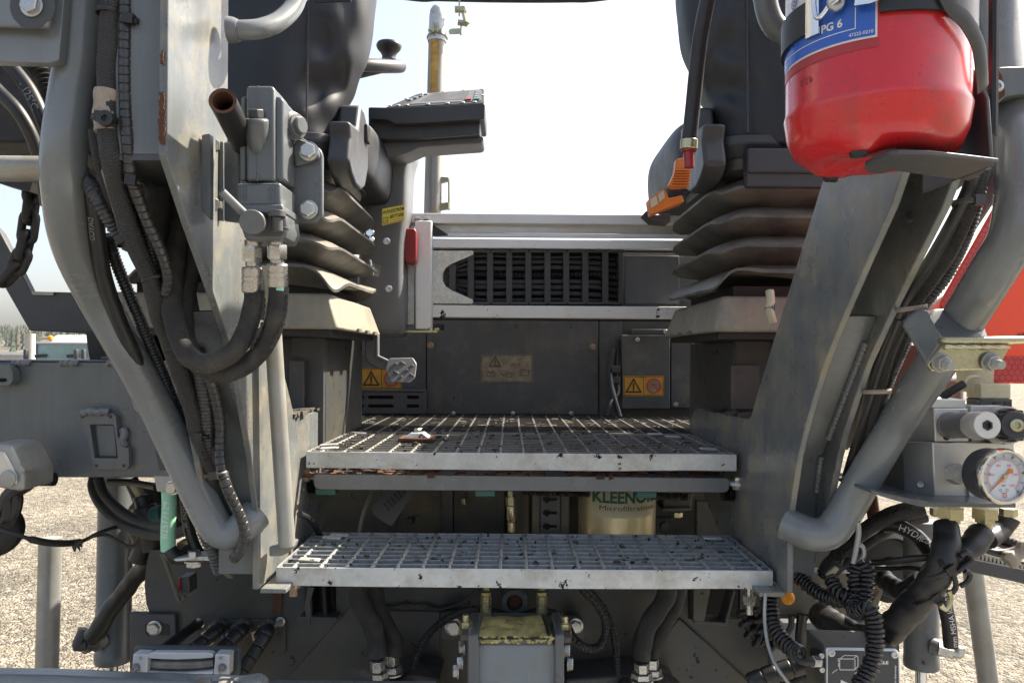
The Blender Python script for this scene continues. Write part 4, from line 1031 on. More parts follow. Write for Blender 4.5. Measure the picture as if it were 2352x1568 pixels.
# key switch and sticker on the pedestal
for px, py, r_ in ((848, 536, 12), (852, 552, 8)):
    b = MB(); c = P(px, py, 1.50); b.lathe([(.0095 * r_ / 12, 0), (.0095 * r_ / 12, .008), (.007 * r_ / 12, .010), (.0065 * r_ / 12, .007)], c, (.25, -1, .05), 20); b.build('key_switch', M['chrome'], t)
b = MB(); c = P(850, 597, 1.49); b.tube([c, c + Vector((.008, -.004, -.03))], .002, 8); b.obox(c + Vector((.012, -.004, -.02)), (.002, 0, .012), (0, .001, 0), (.008, 0, -.002)); b.build('ignition_key', M['steel'], t)
for px, py in ((888, 554), (893, 663)): bolt(t, P(px, py, 1.495), (.35, -1, .1), .007, 'dome')
# yellow switch sticker
st = [(878, 480), (934, 466), (932, 506), (877, 519)]
q = [P(878, 480, 1.488), P(930, 470, 1.496), P(929, 506, 1.496), P(877, 518.5, 1.488)]
b = MB(); b.prism(q, (0, .001, 0)); sk = b.build('switch_sticker', M['yellow'], t)
fn = lambda u, v: q[3].lerp(q[2], u).lerp(q[0].lerp(q[1], u), v) + Vector((0, -.0009, 0))
b = MB()
text(b, 'HUVUDSTRÖM', lambda u, v: fn(.04 + u, .66 + v), .92, .26, .02)
text(b, 'BRYTARE', lambda u, v: fn(.36 + u, .30 + v), .60, .22, .02)
strokes(b, [[(.05, .12), (.27, .12), (.27, .42), (.05, .42), (.05, .12)], [(.09, .22), (.14, .22), (.2, .34)], [(.20, .22), (.24, .22)], [(.08, .46), (.12, .46)], [(.21, .46), (.25, .46)]], .022, fn)
text(b, 'kan endast brytas av', lambda u, v: fn(.38 + u, .14 + v), .52, .07)
b.build('switch_print', M['ink'], sk)
b = MB(); strokes(b, [[(.02, .05), (.98, .05)]], .03, fn); b.build('red_line', M['red_ink'], sk)
# brake pedal with checker plate
t = thing('brake_pedal', 'grey foot pedal with a chequered plate hanging below the console', 'pedal', P(915, 880, 1.50))
b = MB(); b.prism(PL([(838, 760, 1.50), (866, 760, 1.50), (866, 815, 1.50), (872, 822, 1.50), (900, 828, 1.50), (900, 852, 1.50), (868, 846, 1.50), (846, 834, 1.50), (838, 818, 1.50)]), (0, .008, 0)); b.build('pedal_arm', M['plastic_grey'], t, bevel=.002)
b = MB(); b.prism(PL([(862, 770, 1.494), (868, 770, 1.494), (868, 816, 1.494), (890, 826, 1.494), (888, 832, 1.494), (862, 820, 1.494)]), (0, .02, 0)); b.build('arm_rib', M['plastic_grey'], t, bevel=.001)
pp_ = rpx([(889, 834), (894, 823), (948, 822), (957, 836), (953, 868), (942, 879), (898, 877), (885, 848)], 4)
b = MB(); b.prism([P(x, y, 1.485 + (850 - y) * .0005) for x, y in pp_], (0, .006, .001)); pd = b.build('pedal_plate', M['plastic_grey'], t, bevel=.001)
for i, (x, y, sg) in enumerate([(905, 838, 1), (925, 834, -1), (943, 842, 1), (910, 856, -1), (930, 852, 1), (946, 862, -1), (918, 868, 1)]):
    c = P(x, y, 1.4845 + (850 - y) * .0005); b = MB(); d_ = Vector((.0052, 0, .0032 * sg)); b.obox(c, d_, (0, .0012, 0), Vector((-.0012 * sg, 0, .0019))); b.build('tread', M['plastic_grey'], pd, bevel=.0006)
# steering wheel
t = thing('steering_wheel', 'grey steering wheel with a spinner knob beyond the left seat', 'steering wheel', P(860, 150, 1.95))
c = W(P(742, 152, 1.95).x, 1.95, P(742, 152, 1.95).z - HCAM); rw = P(918, 152, 1.95).x - c.x
b = MB(); ring = [c + Vector((math.cos(a) * rw, math.sin(a) * rw * .94, math.sin(a) * rw * .335)) for a in [2 * math.pi * k / 48 for k in range(49)]]
b.tube(ring, .0155, 14, smooth=False, cap=False); b.build('rim', M['plastic'], t, ang=60)
for a in (-.5, 1.6, 3.7):
    b = MB(); b.tube([c + Vector((0, 0, -.045)), c + Vector((math.cos(a) * rw, math.sin(a) * rw * .94, -.008 + math.sin(a) * rw * .335))], .012, 8, flat=(1.3, .5)); b.build('spoke', M['dark'], t)
b = MB(); b.lathe([(.05, -.07), (.05, -.03), (.03, -.02)], c, (0, 0, 1), 20); b.build('hub', M['plastic'], t)
b = MB(); b.lathe([(.018, 0), (.0165, .008), (.020, .017), (.029, .027), (.032, .035), (.029, .041), (.012, .044)], P(893, 138, 1.93), (0, 0, 1), 24); b.build('spinner_knob', M['rubber_shiny'], t, ang=60)

# ================================================================== EXHAUST-LIKE MAST WITH CLAMP
t = thing('stand_pipe', 'rust streaked round topped standpipe rising beyond the console', 'pipe', P(995, 490, 2.15))
Ym = 2.15
a, c = P(993, 500, Ym), P(1006, 15, Ym)
b = MB(); ax = (c - a); L_ = ax.length; r0 = .0235
b.lathe([(r0 * 1.03, 0), (r0 * 1.02, L_ * .83)], a, ax, 28, cap=False); b.build('pipe', M['rustpipe'], t)
st_ = MB(); e1 = Vector((1, 0, 0)); n_s = 26
for i in range(n_s + 1):
    h = L_ * (.36 + .47 * i / n_s); w0 = .62 * (.35 + .65 * (i / n_s)) * (1 + .25 * noise.noise(Vector((i * .6, 0, 0)))); w1 = .55 * (.45 + .55 * (i / n_s)) * (1 + .25 * noise.noise(Vector((i * .7, 5, 0))))
    for k in range(7):
        an = R(262) - w0 + (w0 + w1) * k / 6; st_.v.append(a + ax.normalized() * h + Vector((math.cos(an), math.sin(an), 0)) * r0 * 1.045)
for i in range(n_s):
    for k in range(6): st_.f.append([i * 7 + k, i * 7 + k + 1, (i + 1) * 7 + k + 1, (i + 1) * 7 + k]); st_.uv.append(None); st_.mi.append(0)
st_.build('rust_streak', M['amber_rust'], t, ang=70)
b = MB(); b.lathe([(r0 * 1.12, L_ * .83), (r0 * 1.12, L_ * .865), (r0 * 1.04, L_ * .87), (r0, L_ * .95), (r0 * .9, L_ * .98), (r0 * .6, L_), (.002, L_ * 1.005)], a, ax, 28); b.build('cap', M['galv'], t, ang=60)
b = MB(); cc = a + ax * .85; b.tube([cc + Vector((math.cos(q) * r0 * 1.18, -math.sin(q) * r0 * 1.18, .004 * math.sin(q))) for q in [k * .2 for k in range(-2, 19)]], .0022, 6, smooth=False); b.build('clamp_band', M['zinc_yellow'], t)
b = MB(); p = cc + Vector((-.002, -r0 * 1.2, .006)); b.cyl(p - Vector((.02, 0, -.004)), p + Vector((.018, 0, .004)), .004, 10)
b.obox(p + Vector((-.006, 0, .012)), (.003, 0, 0), (0, .004, 0), (0, 0, .014)); b.obox(p + Vector((.007, 0, .010)), (.003, 0, 0), (0, .004, 0), (0, 0, .012)); b.build('clamp_bolt', M['zinc_yellow'], t)
b = MB(); b.pprism(rpx([(1030, 71), (1035, 66), (1058, 65), (1058, 78), (1032, 79)], 2), Ym, .003)
b.prism(PL([(1056, 78, Ym), (1060, 78, Ym), (1061, 52, Ym), (1058, 52, Ym)]), (0, .012, 0)); b.build('link_bracket', M['zinc_yellow'], t, bevel=.001)
b = MB(); b.cyl(P(1052, 52, Ym), P(1074, 55, Ym), .008, 12); b.lathe([(.0, -.011), (.011, 0), (.0, .011)], P(1070, 54, Ym), (0, 0, 1), 14); b.cyl(P(1070, 54, Ym), P(1064, 30, Ym), .0055, 10); b.build('ball_joint', M['zinc_yellow'], t)
b = MB(); b.cyl(P(1045, 22, Ym), P(1066, 22, Ym), .010, 6); b.lathe([(.0, -.011), (.010, -.006), (.011, 0), (.010, .006), (.0, .011)], P(1064, 23, Ym), (0, 0, 1), 14); b.box(P(1053, 36, Ym), P(1057, -25, Ym) + Vector((0, .006, 0))); b.build('upper_joint', M['zinc_yellow'], t)
b = MB()
b.prism(PL([(1003, 405, Ym - .01), (1031, 407, Ym - .01), (1031, 416, Ym - .01), (1014, 420, Ym - .01), (1014, 466, Ym - .01), (1031, 464, Ym - .01), (1031, 480, Ym - .01), (1010, 483, Ym - .01), (1003, 480, Ym - .01)]), (0, .012, 0)); b.prism(PL([(1029, 407, Ym), (1033, 408, Ym), (1033, 480, Ym), (1029, 481, Ym)]), (0, .02, 0)); b.build('side_bracket', M['zinc_yellow'], t, bevel=.001)
# roof edge across the top
b = MB(); b.tube(PL([(300, -130, 2.2), (620, -55, 2.2), (930, -6, 2.2), (1010, -3, 2.2), (1150, 0, 2.2), (1300, 0, 2.2), (1400, -6, 2.2), (1720, -55, 2.2), (2050, -130, 2.2)]), .008, 12)
tag(b.build('roof_tube', M['paint_black']), 'dark bowed tube crossing the sky at the top edge', 'tube')

# ================================================================== HANDRAILS
hl = PL([(206, -700, .77), (202, -300, .77), (196, -90, .77), (190, -10, .77), (186, 60, .77), (178, 140, .77), (166, 210, .77), (150, 310, .765), (145, 390, .77), (149, 450, .785), (157, 520, .81), (181, 600, .845), (232, 700, .89), (287, 800, .92), (341, 900, .95), (393, 1005, .97), (436, 1094, .98), (466, 1156, .985), (485, 1193, .987), (503, 1217, .988), (526, 1226, .988), (549, 1218, .988), (568, 1200, .99), (588, 1180, 1.0)])
b = MB(); b.tube(hl, .0212, 28, step=.008)
hlo = tag(b.build('handrail', M['paint_light'], ang=60), 'bent light grey tube handrail on the left with sunlit patches', 'handrail', 'tube handrails beside the steps')
hr = PL([(2268, -700, .88), (2276, -300, .87), (2285, -90, .86), (2290, 0, .85), (2301, 100, .83), (2318, 230, .79), (2336, 350, .75), (2341, 440, .735), (2327, 541, .735), (2287, 612, .75), (2240, 689, .775), (2190, 770, .815), (2136, 856, .86), (2099, 911, .89), (2051, 985, .93), (1991, 1088, .955), (1950, 1160, .965), (1928, 1195, .966), (1908, 1219, .966), (1882, 1228, .967), (1855, 1224, .972), (1832, 1214, .98), (1806, 1203, .99)])
b = MB(); b.tube(hr, .0212, 28, step=.008)
tag(b.build('handrail', M['paint_light'], ang=60), 'bent grey tube handrail on the right below the fire extinguisher', 'handrail', 'tube handrails beside the steps')
# collar with bolt on the right handrail at the top
t = thing('pipe_clamp', 'rust edged clamp block with bolt on the right handrail beside the extinguisher', 'clamp', P(2310, 240, .78))
b = MB(); b.pprism(rpx([(2296, 154), (2420, 150), (2420, 205), (2310, 222), (2292, 240), (2278, 236), (2270, 176)], 4), .745, .03); b.build('clamp_block', M['paint'], t, bevel=.002)
b = MB(); b.pprism(rpx([(2268, 174), (2292, 155), (2302, 172), (2310, 218), (2280, 242), (2271, 200)], 4), .742, .004); b.build('cheek', M['rust'], t, bevel=.001)
bolt(t, P(2290, 199, .741), CAMDIR, .0065, 'dome')
# grab handle from the left column to the seat
b = MB(); b.tube([P(534, 70, .84), P(560, 70, .84), P(600, 66, .85), P(640, 50, .87), P(670, 22, .89), P(684, -10, .90), P(690, -60, .90), P(690, -500, .90)], .0108, 20, step=.006)
gh = tag(b.build('grab_handle', M['paint_light'], ang=60), 'short bent grey grab handle at the top of the left column', 'handle')
b = MB(); b.lathe([(.0145, 0), (.0135, .006), (.0112, .011)], P(526, 70, .838), (1, 0, 0), 24); b.build('weld_boss', M['weld'], gh, ang=60)
# grab handle behind the extinguisher (only its curve shows)
b = MB(); b.tube(PL([(1754, -500, .95), (1755, -60, .95), (1758, 0, .95), (1768, 40, .95), (1785, 66, .95), (1815, 80, .95), (1860, 84, .95)]), .0145, 18)
tag(b.build('grab_handle', M['paint'], ang=60), 'dark curved grab tube half hidden behind the extinguisher', 'handle')
# straight loose pole leaning in front of the left column
t = thing('measuring_pole', 'straight weathered round pole standing against the sunlit left column', 'pole', P(660, 1262, 1.0))
b = MB(); b.cyl(P(659, 1252, 1.0), P(617, 610, .97), .0108, 20); b.build('tube', M['pipe'], t)
b = MB(); b.pprism(rpx([(618, 1254), (672, 1248), (668, 1266), (648, 1276), (618, 1278)], 6), .995, .03); b.build('rest_bracket', M['paint_dusty'], t, bevel=.002)
# ================================================================== HAND PUMP VALVE ON THE LEFT COLUMN
Yv = .80
V = lambda x, y: (408.3 + x * .2232, 175 + y * .2232)
VV = lambda pts: [V(*p) for p in pts]
hp = thing('hand_pump', 'grey cast hydraulic hand pump with two arrows and four zinc bolts', 'pump', P(600, 545, Yv))
t = hp
def vp(name, pts, Y, d, m='cast', bev=.002, r=0, seg=3):
    b = MB(); b.pprism(rpx(VV(pts), r) if r else VV(pts), Y, d); return b.build(name, M[m], t, bevel=bev, seg=seg)
vp('body_core', [(700, 110), (730, 95), (975, 95), (995, 140), (995, 1080), (700, 1080)], Yv - .006, .05, bev=.003)
vp('body_flank', [(650, 215), (700, 200), (700, 1075), (630, 1075)], Yv, .045, bev=.002)
vp('body_flank', [(996, 205), (1050, 205), (1086, 240), (1086, 1062), (990, 1075)], Yv, .056, bev=.003)
# back plate of the casting widens to the right, sunlit
b = MB(); f0 = [P(*V(x, y), Yv + .004) for x, y in [(1086, 240), (1086, 1070), (1050, 1090), (1060, 1420)]]
q = [(1020, 150), (1086, 250), (1168, 345), (1200, 520), (1150, 760), (1150, 900), (1150, 960), (1150, 1470), (1060, 1420), (1060, 300)]
b.prism([P(*V(x, y), Yv + .047) for x, y in q], (0, .02, 0)); b.build('body_back', M['cast'], t, bevel=.003, seg=3)
vp('lower_block', [(598, 1100), (1058, 1092), (1058, 1420), (598, 1420)], Yv - .012, .06, bev=.003)
vp('lower_lip', [(610, 1325), (1075, 1318), (1090, 1405), (610, 1412)], Yv - .016, .06, bev=.002)
vp('port_block', [(640, 1412), (1110, 1405), (1130, 1580), (1090, 1690), (690, 1690), (645, 1560)], Yv - .004, .05, bev=.004)
b = MB(); b.tube(PL([(*V(825, 98), Yv - .006), (*V(822, 500), Yv - .006), (*V(818, 1080), Yv - .006)]), .0009, 6); b.build('mould_seam', M['cast'], t)
# engraved arrows and frame line
b = MB(); fa = lambda u, v: P(*V(u, v), Yv - .0125)
strokes(b, [[(640, 1118), (1000, 1112), (1000, 1310), (640, 1318), (640, 1118)], [(678, 1130), (678, 1245), (660, 1245), (688, 1285), (714, 1245), (702, 1245), (702, 1130)],
            [(940, 1280), (940, 1175), (928, 1175), (955, 1135), (980, 1175), (966, 1175), (966, 1280)]], 4.5, fa)
b.build('arrow_marks', M['paint_dark'], t)
# nose boss with a hex plug
b = MB(); cN = P(*V(815, 600), Yv - .006); ax = Vector((.02, -.32, .95)).normalized()
b.lathe([(.0035, -.022), (.0075, -.0185), (.0105, -.008), (.0122, .004), (.0128, .012), (.0128, .0145), (.0105, .016)], cN, ax, 28); b.build('nose_boss', M['cast'], t, ang=60)
b = MB(); b.hexa(cN + ax * .016, cN + ax * .025, .0085); b.build('plug', M['paint_dark'], t, bevel=.001)
# round sight plug on the sunny side
b = MB(); cS = P(*V(1185, 520), Yv + .032); b.lathe([(.0155, 0), (.0155, .003), (.0142, .0035), (.0142, .0055), (.0128, .006), (.0128, .008), (.0092, .0085), (.0092, .0125), (.008, .0135)], cS, (1, -.45, 0), 30); b.build('side_plug', M['cast'], t, ang=30)
# lever socket: open tube pointing up and out
b = MB(); a, c = P(512, 233, .735), P(560, 330, .82); d = (c - a).normalized()
b.lathe([(.0098, .03), (.0098, 0), (.0128, -.0005), (.0130, .002), (.0130, (c - a).length)], a, d, 28, cap=False); b.lathe([(.0097, .028), (.001, .028)], a, d, 24, cap=False); b.build('lever_socket', M['rubber'], t, ang=50)
b = MB(); b.lathe([(.0097, .001), (.0131, .0)], a - d * .0012, d, 28, cap=False); b.lathe([(.0095, .0), (.0095, .02)], a, d, 24, cap=False); b.build('socket_mouth', M['rust'], t, ang=50)
# selector lever
b = MB(); a, c = P(*V(452, 1188), .745), P(*V(725, 1452), .765); b.cyl(a, c, .0042, 16); b.build('selector_rod', M['paint_light'], t)
b = MB(); b.cyl(P(*V(765, 1500), .752), P(*V(800, 1510), .80), .0122, 24); b.build('selector_knob', M['cast'], t, bevel=.0012)
b = MB(); b.cyl(P(*V(1022, 1452), Yv - .02), P(*V(1022, 1385), Yv - .02), .0085, 20); b.cyl(P(*V(1022, 1600), Yv - .02), P(*V(1022, 1455), Yv - .02), .0058, 16); b.build('socket_screw', M['paint_dark'], t, bevel=.0006)
# mounting plates
b = MB(); pl = rpx(VV([(250, 592), (330, 592), (330, 660), (640, 690), (640, 1510), (470, 1490), (330, 1478), (250, 1380)]), 6)
b.pprism(VV([(470, 670), (640, 690), (640, 1510), (470, 1490)]), .826, .006); b.build('bracket_web', M['paint'], t, bevel=.002)
b = MB(); b.pprism(VV([(316, 662), (470, 672), (470, 1490), (316, 1470)]), .842, .004); b.build('bracket_web_rear', M['paint'], t, bevel=.001)
b = MB(); b.pprism(rpx(VV([(245, 605), (330, 590), (330, 1478), (300, 1440), (245, 1380)]), 4), .79, .010); b.build('bracket_flange', M['paint'], t, bevel=.003)
b = MB(); b.pprism(rpx(VV([(1130, 600), (1260, 620), (1460, 740), (1488, 800), (1488, 1440), (1420, 1510), (1130, 1500)]), 8), .845, .008); b.build('bracket_plate', M['paint'], t, bevel=.002)
vp('ear', [(1180, 700), (1260, 640), (1440, 740), (1455, 830), (1380, 880), (1200, 930)], .838, .012, bev=.003, r=8)
for p_, r_ in (((1350, 775), .0088), ((1345, 1375), .0088)):
    bolt(t, P(*V(*p_), .836 if p_[1] < 1000 else .844), CAMDIR, r_, 'hex')
for p_ in ((375, 715), (372, 1325)): bolt(t, P(*V(*p_), .836) + Vector((-.004, 0, 0)), (.75, -.6, 0), .0085, 'hex')
bolt(t, P(648, 525, .80), (0, -.2, -1), .006, 'painted')
# fittings below with crimped ferrules
def fitting(parent, pts_px, name='hose_fitting'):
    """pts: top and bottom of the whole stack"""
    a, c = pts_px; ax = c - a; L_ = ax.length
    b = MB(); b.lathe([(.0085, 0), (.0085, .10 * L_)], a, ax, 16); b.lathe([(.0098, .10 * L_), (.0105, .13 * L_), (.0105, .37 * L_), (.0095, .41 * L_)], a, ax, 6)
    b.lathe([(.0072, .41 * L_), (.0072, .48 * L_), (.0100, .50 * L_), (.0108, .53 * L_), (.0108, .66 * L_), (.0102, .665 * L_), (.0102, .68 * L_), (.0108, .685 * L_), (.0108, .76 * L_), (.0102, .765 * L_), (.0102, .78 * L_), (.0108, .785 * L_), (.0108, .97 * L_), (.0095, L_)], a, ax, 22)
    return b.build(name, M['bolt'], parent, ang=25)
fitting(hp, (P(580, 552, .815), P(578, 672, .825)))
fitting(hp, (P(636, 550, .815), P(638, 660, .825)))

# ================================================================== FIRE EXTINGUISHER
cx, cy = P(2010, 100, .60).x, .60
C0 = W(cx, cy, 0)
fx = thing('fire_extinguisher', 'red fire extinguisher with white and blue label held by a black strap', 'extinguisher', C0 + Vector((0, 0, .145)))
rad = .0660
b = MB(); b.lathe([(.002, .157), (.027, .155), (.041, .151), (.051, .153), (.060, .161), (.0648, .173), (rad + .0008, .187), (rad + .0012, .190), (rad, .1935), (rad, .30), (rad, .55), (.06, .59), (.03, .62)], C0, (0, 0, 1), 72)
for i_, p_ in enumerate(b.v):
    q_ = p_ - C0; r_ = math.hypot(q_.x, q_.y); an = math.atan2(q_.y, q_.x)
    if q_.z < .19: b.v[i_] = p_ - Vector((0, 0, (.0036 * max(0, math.cos(3 * (an - R(112)))) ** 1.5 - .003) * math.exp(-((r_ - .044) / .018) ** 2)))
b.build('cylinder', M['red'], fx, ang=80)
for a in (R(112), R(232), R(352)):
    for da, r_ in ((0, .045),):
        b = MB(); p = C0 + Vector((math.cos(a + da) * r_, math.sin(a + da) * r_, .1488 if da == 0 else .1498)); b.lathe([(.0065, .005), (.006, .0006), (.002, 0)], p, (0, 0, 1), 14); b.jitter(.002, 300); b.build('worn_patch', M['red_stain' if da else 'rubber'], fx)
DZ = .008
def wrap(mb, u0, v0, u1, v1, r_, n=28):
    """patch on the cylinder: u angle (deg, 270 faces the camera), v height"""
    vs_, fs = [], []
    for i in range(n + 1):
        a = R(u0 + (u1 - u0) * i / n)
        for v in (v0, v1): vs_.append(C0 + Vector((math.cos(a) * r_, math.sin(a) * r_, v + DZ)))
    for i in range(n): fs.append((2 * i, 2 * i + 2, 2 * i + 3, 2 * i + 1))
    return mb.add(vs_, fs)
U0, U1 = 136, 246
b = MB(); wrap(b, U0, .2185, U1, .36, rad + .0004); lab = b.build('label', M['paper'], fx, ang=60)
b = MB(); wrap(b, U0, .2200, U1 - 1.2, .2485, rad + .0007); b.build('blue_band', M['blue'], lab, ang=60)
b = MB(); wrap(b, 210, .2485, U1 - 1.2, .275, rad + .0007, 14); b.build('blue_panel', M['blue'], lab, ang=60)
b = MB(); wrap(b, U0, .2268, U1 - 12, .2274, rad + .0009); wrap(b, U1 - 12.5, .2268, U1 - 12, .242, rad + .0009, 2)
cyl = lambda a0, z0, dia=rad + .001: (lambda u, v: C0 + Vector((math.cos(R(a0) + u / rad) * dia, math.sin(R(a0) + u / rad) * dia, z0 + v + DZ)))
text(b, 'PG 6', cyl(212.5, .2305), None, .0062, .03); text(b, '47222-0210', cyl(230, .2218), None, .0024, .01)
b.build('white_print', M['white'], lab)
b = MB(); text(b, 'EN 3', cyl(209, .2610), None, .0068, .01)
for k in range(5): wrap(b, 166 + k * .3, .283 + k * .0055, 204, .2845 + k * .0055, rad + .0009, 12)
wrap(b, U0, .2600, 214, .2603, rad + .0009); wrap(b, 203.6, .2590, 204.1, .270, rad + .0009, 1); wrap(b, 206, .2590, 206.6, .270, rad + .0009, 1)
fg = cyl(187, .2655); strokes(b, [[(.004 * math.cos(q), .004 * math.sin(q)) for q in [k * .35 for k in range(19)]], [(.0018 * math.cos(q), .0018 * math.sin(q)) for q in [k * .5 for k in range(14)]]], .0009, fg)
b.build('blue_print', M['blue_dark'], lab)
b = MB(); wrap(b, 150, .2115, U1 + 1, .2180, rad + .0003); b.build('dark_band', M['red_stain'], fx, ang=60)
b = MB(); text(b, "0'2'6", cyl(194, .1985, rad + .0004), None, .0052); b.build('stamped_code', M['red_dark'], fx)
# strap with over-centre buckle
b = MB(); wrap(b, 160, .2345, 231, .2590, rad + .0028, 24); wrap(b, 160, .2345, 231, .2345001, rad + .0028, 2); b2 = MB()
def strap(u0, u1, z0, z1, n=30):
    b = MB(); vs_ = []
    for i in range(n + 1):
        a = R(u0 + (u1 - u0) * i / n); e = Vector((math.cos(a), math.sin(a), 0))
        for r_, z in ((rad + .0008, z0), (rad + .0035, z0), (rad + .0035, z1), (rad + .0008, z1)): vs_.append(C0 + e * r_ + Vector((0, 0, z + DZ)))
    fs = [(4 * i + j, 4 * i + (j + 1) % 4, 4 * i + 4 + (j + 1) % 4, 4 * i + 4 + j) for i in range(n) for j in range(4)] + [(3, 2, 1, 0), (4 * n, 4 * n + 1, 4 * n + 2, 4 * n + 3)]
    return b.add(vs_, fs)
strap(100, 203, .2345, .2585).build('strap', M['rubber'], fx, ang=50)
strap(247, 365, .2345, .2650).build('strap', M['rubber'], fx, ang=50)
bk = thing('strap_buckle', 'shiny wire buckle with spring closing the extinguisher strap', 'buckle', P(1950, 60, .52))
ab = lambda a, z, r_=rad + .008: C0 + Vector((math.cos(R(a - 30)) * r_, math.sin(R(a - 30)) * r_, z + DZ))
strap(202, 212, .2310, .2640, 8).build('end_plate', M['chrome'], bk, ang=50)
b = MB(); b.tube([ab(257, .2600), ab(250, .2620), ab(243, .2590), ab(241.5, .2540), ab(242.5, .2430), ab(244.5, .2395), ab(248, .2420), ab(254, .2505), ab(259, .2545), ab(264, .2575)], .0017, 10, step=.002); b.build('wire_loop', M['chrome'], bk, ang=60)
b = MB(); b.tube([ab(252, .2480, rad + .011), ab(262, .2520, rad + .014), ab(273, .2520, rad + .017), ab(282, .2555, rad + .017), ab(290, .2640, rad + .017)], .0028, 8, step=.003, flat=(.5, 1.5)); b.build('lever_arm', M['steel'], bk, ang=60)
b = MB(); q = [ab(266 + k * .8, .2600 + k * .0003, rad + .010) for k in range(30)]; b.tube(q, lambda s_: .0026 + .0006 * math.sin(s_ * 4200), 10, step=.0005); b.build('spring', M['pipe'], bk, ang=60)
b = MB()
vsx = [ab(264, .2400), ab(272, .2395), ab(280, .2420), ab(279, .2440), ab(272, .2425), ab(271, .2640), ab(266, .2640)]
b.prism(vsx, (0, -.0015, 0)); b.build('hook_plate', M['chrome'], bk, bevel=.0004)
bolt(bk, ab(254, .2470, rad + .006), (-.25, -1, 0), .0065, 'dome'); bolt(bk, ab(262, .2625, rad + .006), (-.15, -1, 0), .006, 'dome')
# bracket: back strap, foot shelf, side rails
eb = thing('extinguisher_bracket', 'dark folded bracket with a worn foot tab under the red extinguisher', 'bracket', P(2200, 380, .6))
zf = .1465
K = lambda x, y: (1764 + x / 3, y / 3)
ft = [Hz(*K(x, y), zf) for x, y in [(1590, 1090), (1360, 1062), (1120, 1035), (900, 1030), (830, 1040), (740, 1075), (672, 1108), (665, 1140), (700, 1165), (780, 1172), (860, 1150), (940, 1160), (1130, 1190), (1390, 1222), (1470, 1175), (1540, 1112)]]
b = MB(); b.prism(ft, (0, 0, -.003)); b.build('foot_shelf', M['paint_dark'], eb, bevel=.0008)
xs = Hz(*K(1590, 1090), zf).x
yA = min(p.y for p in ft if p.x > xs - .06) ; 
b = MB(); b.prism([Vector((xs, y, z + HCAM)) for y, z in ((.566, zf - .003), (.66, zf - .003), (.66, .45), (.612, .45), (.612, .28), (.603, .24), (.588, .222), (.572, .195))], (.003, 0, 0)); b.build('side_plate', M['paint_dark'], eb, bevel=.0008)
b = MB(); q = [C0 + Vector((math.cos(R(a)) * (rad + .006), math.sin(R(a)) * (rad + .006), z)) for a, z in ((282, .30), (280, .262), (286, .245), (298, .236), (312, .224), (320, .208), (332, .200))]
b.tube(q, .0030, 10, step=.003, flat=(.55, 1.9)); b.build('cradle_band', M['paint_dark'], eb, ang=60)
b = MB(); b.tube([C0 + Vector((.080, -.02, z)) for z in (.17, .23, .29, .4)], .0035, 8); b.build('rail', M['paint_black'], eb)
# discharge hose hanging to the left of it
dh = thing('discharge_hose', 'black extinguisher hose with a brass ferrule and red nozzle tip', 'hose', P(1582, 385, .78))
b = MB(); b.tube(PL([(1790, -560, .64), (1720, -420, .68), (1680, -250, .73), (1650, -80, .76), (1626, 0, .765), (1610, 80, .77), (1600, 160, .775), (1592, 240, .78), (1583, 324, .78)]), .0077, 18); b.build('hose', M['rubber'], dh, ang=60)
b = MB(); b.cyl(P(1583, 322, .78), P(1582, 344, .78), .0089, 24); b.build('ferrule', M['zinc_yellow'], dh, bevel=.0006)
b = MB(); b.cyl(P(1582, 344, .78), P(1582, 349, .78), .0074, 20); b.cyl(P(1582, 349, .78), P(1583, 385, .78), .0052, 20); b.build('nozzle_tip', M['red_plastic'], dh)
# ================================================================== LEFT SIDE: BEAM, ARM, PLATES
A = lambda x, y: (x / 3, y / 3)
C = lambda x, y: (x / 3, 466.7 + y / 3)
D = lambda x, y: (466.7 + x / 3, 466.7 + y / 3)
E = lambda x, y: (x * .3705, 987 + y * .3705)
F = lambda x, y: (588 + x * .3705, 987 + y * .3705)
G = lambda x, y: (1176 + x * .3705, 987 + y * .3705)
H = lambda x, y: (1764 + x * .3705, 987 + y * .3705)
MM = lambda x, y: (1764 + x * .3705, 466.7 + y * .3705)
def zp(fn, pts, Y): return [P(*fn(*p[:2]), p[2] if len(p) > 2 else Y) for p in pts]

Yb = 1.15
t = thing('box_beam', 'wide grey steel box beam with a recessed cover frame on the left', 'beam', P(190, 1095, Yb))
b = MB(); b.prism([P(-420, 832, Yb), P(410, 832, Yb), P(410, 1096, Yb), P(-420, 1096, Yb)], (0, .22, 0)); b.build('beam_web', M['paint'], t, bevel=.002)
b = MB(); b.prism([P(-420, 826, Yb + .006), P(266, 826, Yb + .006), P(266, 831, Yb + .006), P(-420, 831, Yb + .006)], (0, .21, 0)); b.build('beam_flange', M['paint'], t, bevel=.001)
b = MB(); b.pprism(rect(231, 818, 262, 826), Yb + .01, .1); b.build('shim_plate', M['paint_dark'], t, bevel=.001)
for x0, x1 in ((28, 70), (138, 180), (246, 272), (-40, -10)):
    b = MB(); b.tube(PL([(x0 + (x1 - x0) * k / 5, 833 + 2 * (k % 2), Yb - .002) for k in range(6)]), lambda q: .0042 + .001 * math.sin(q * 700), 8, step=.003); b.build('weld', M['weld'], t)
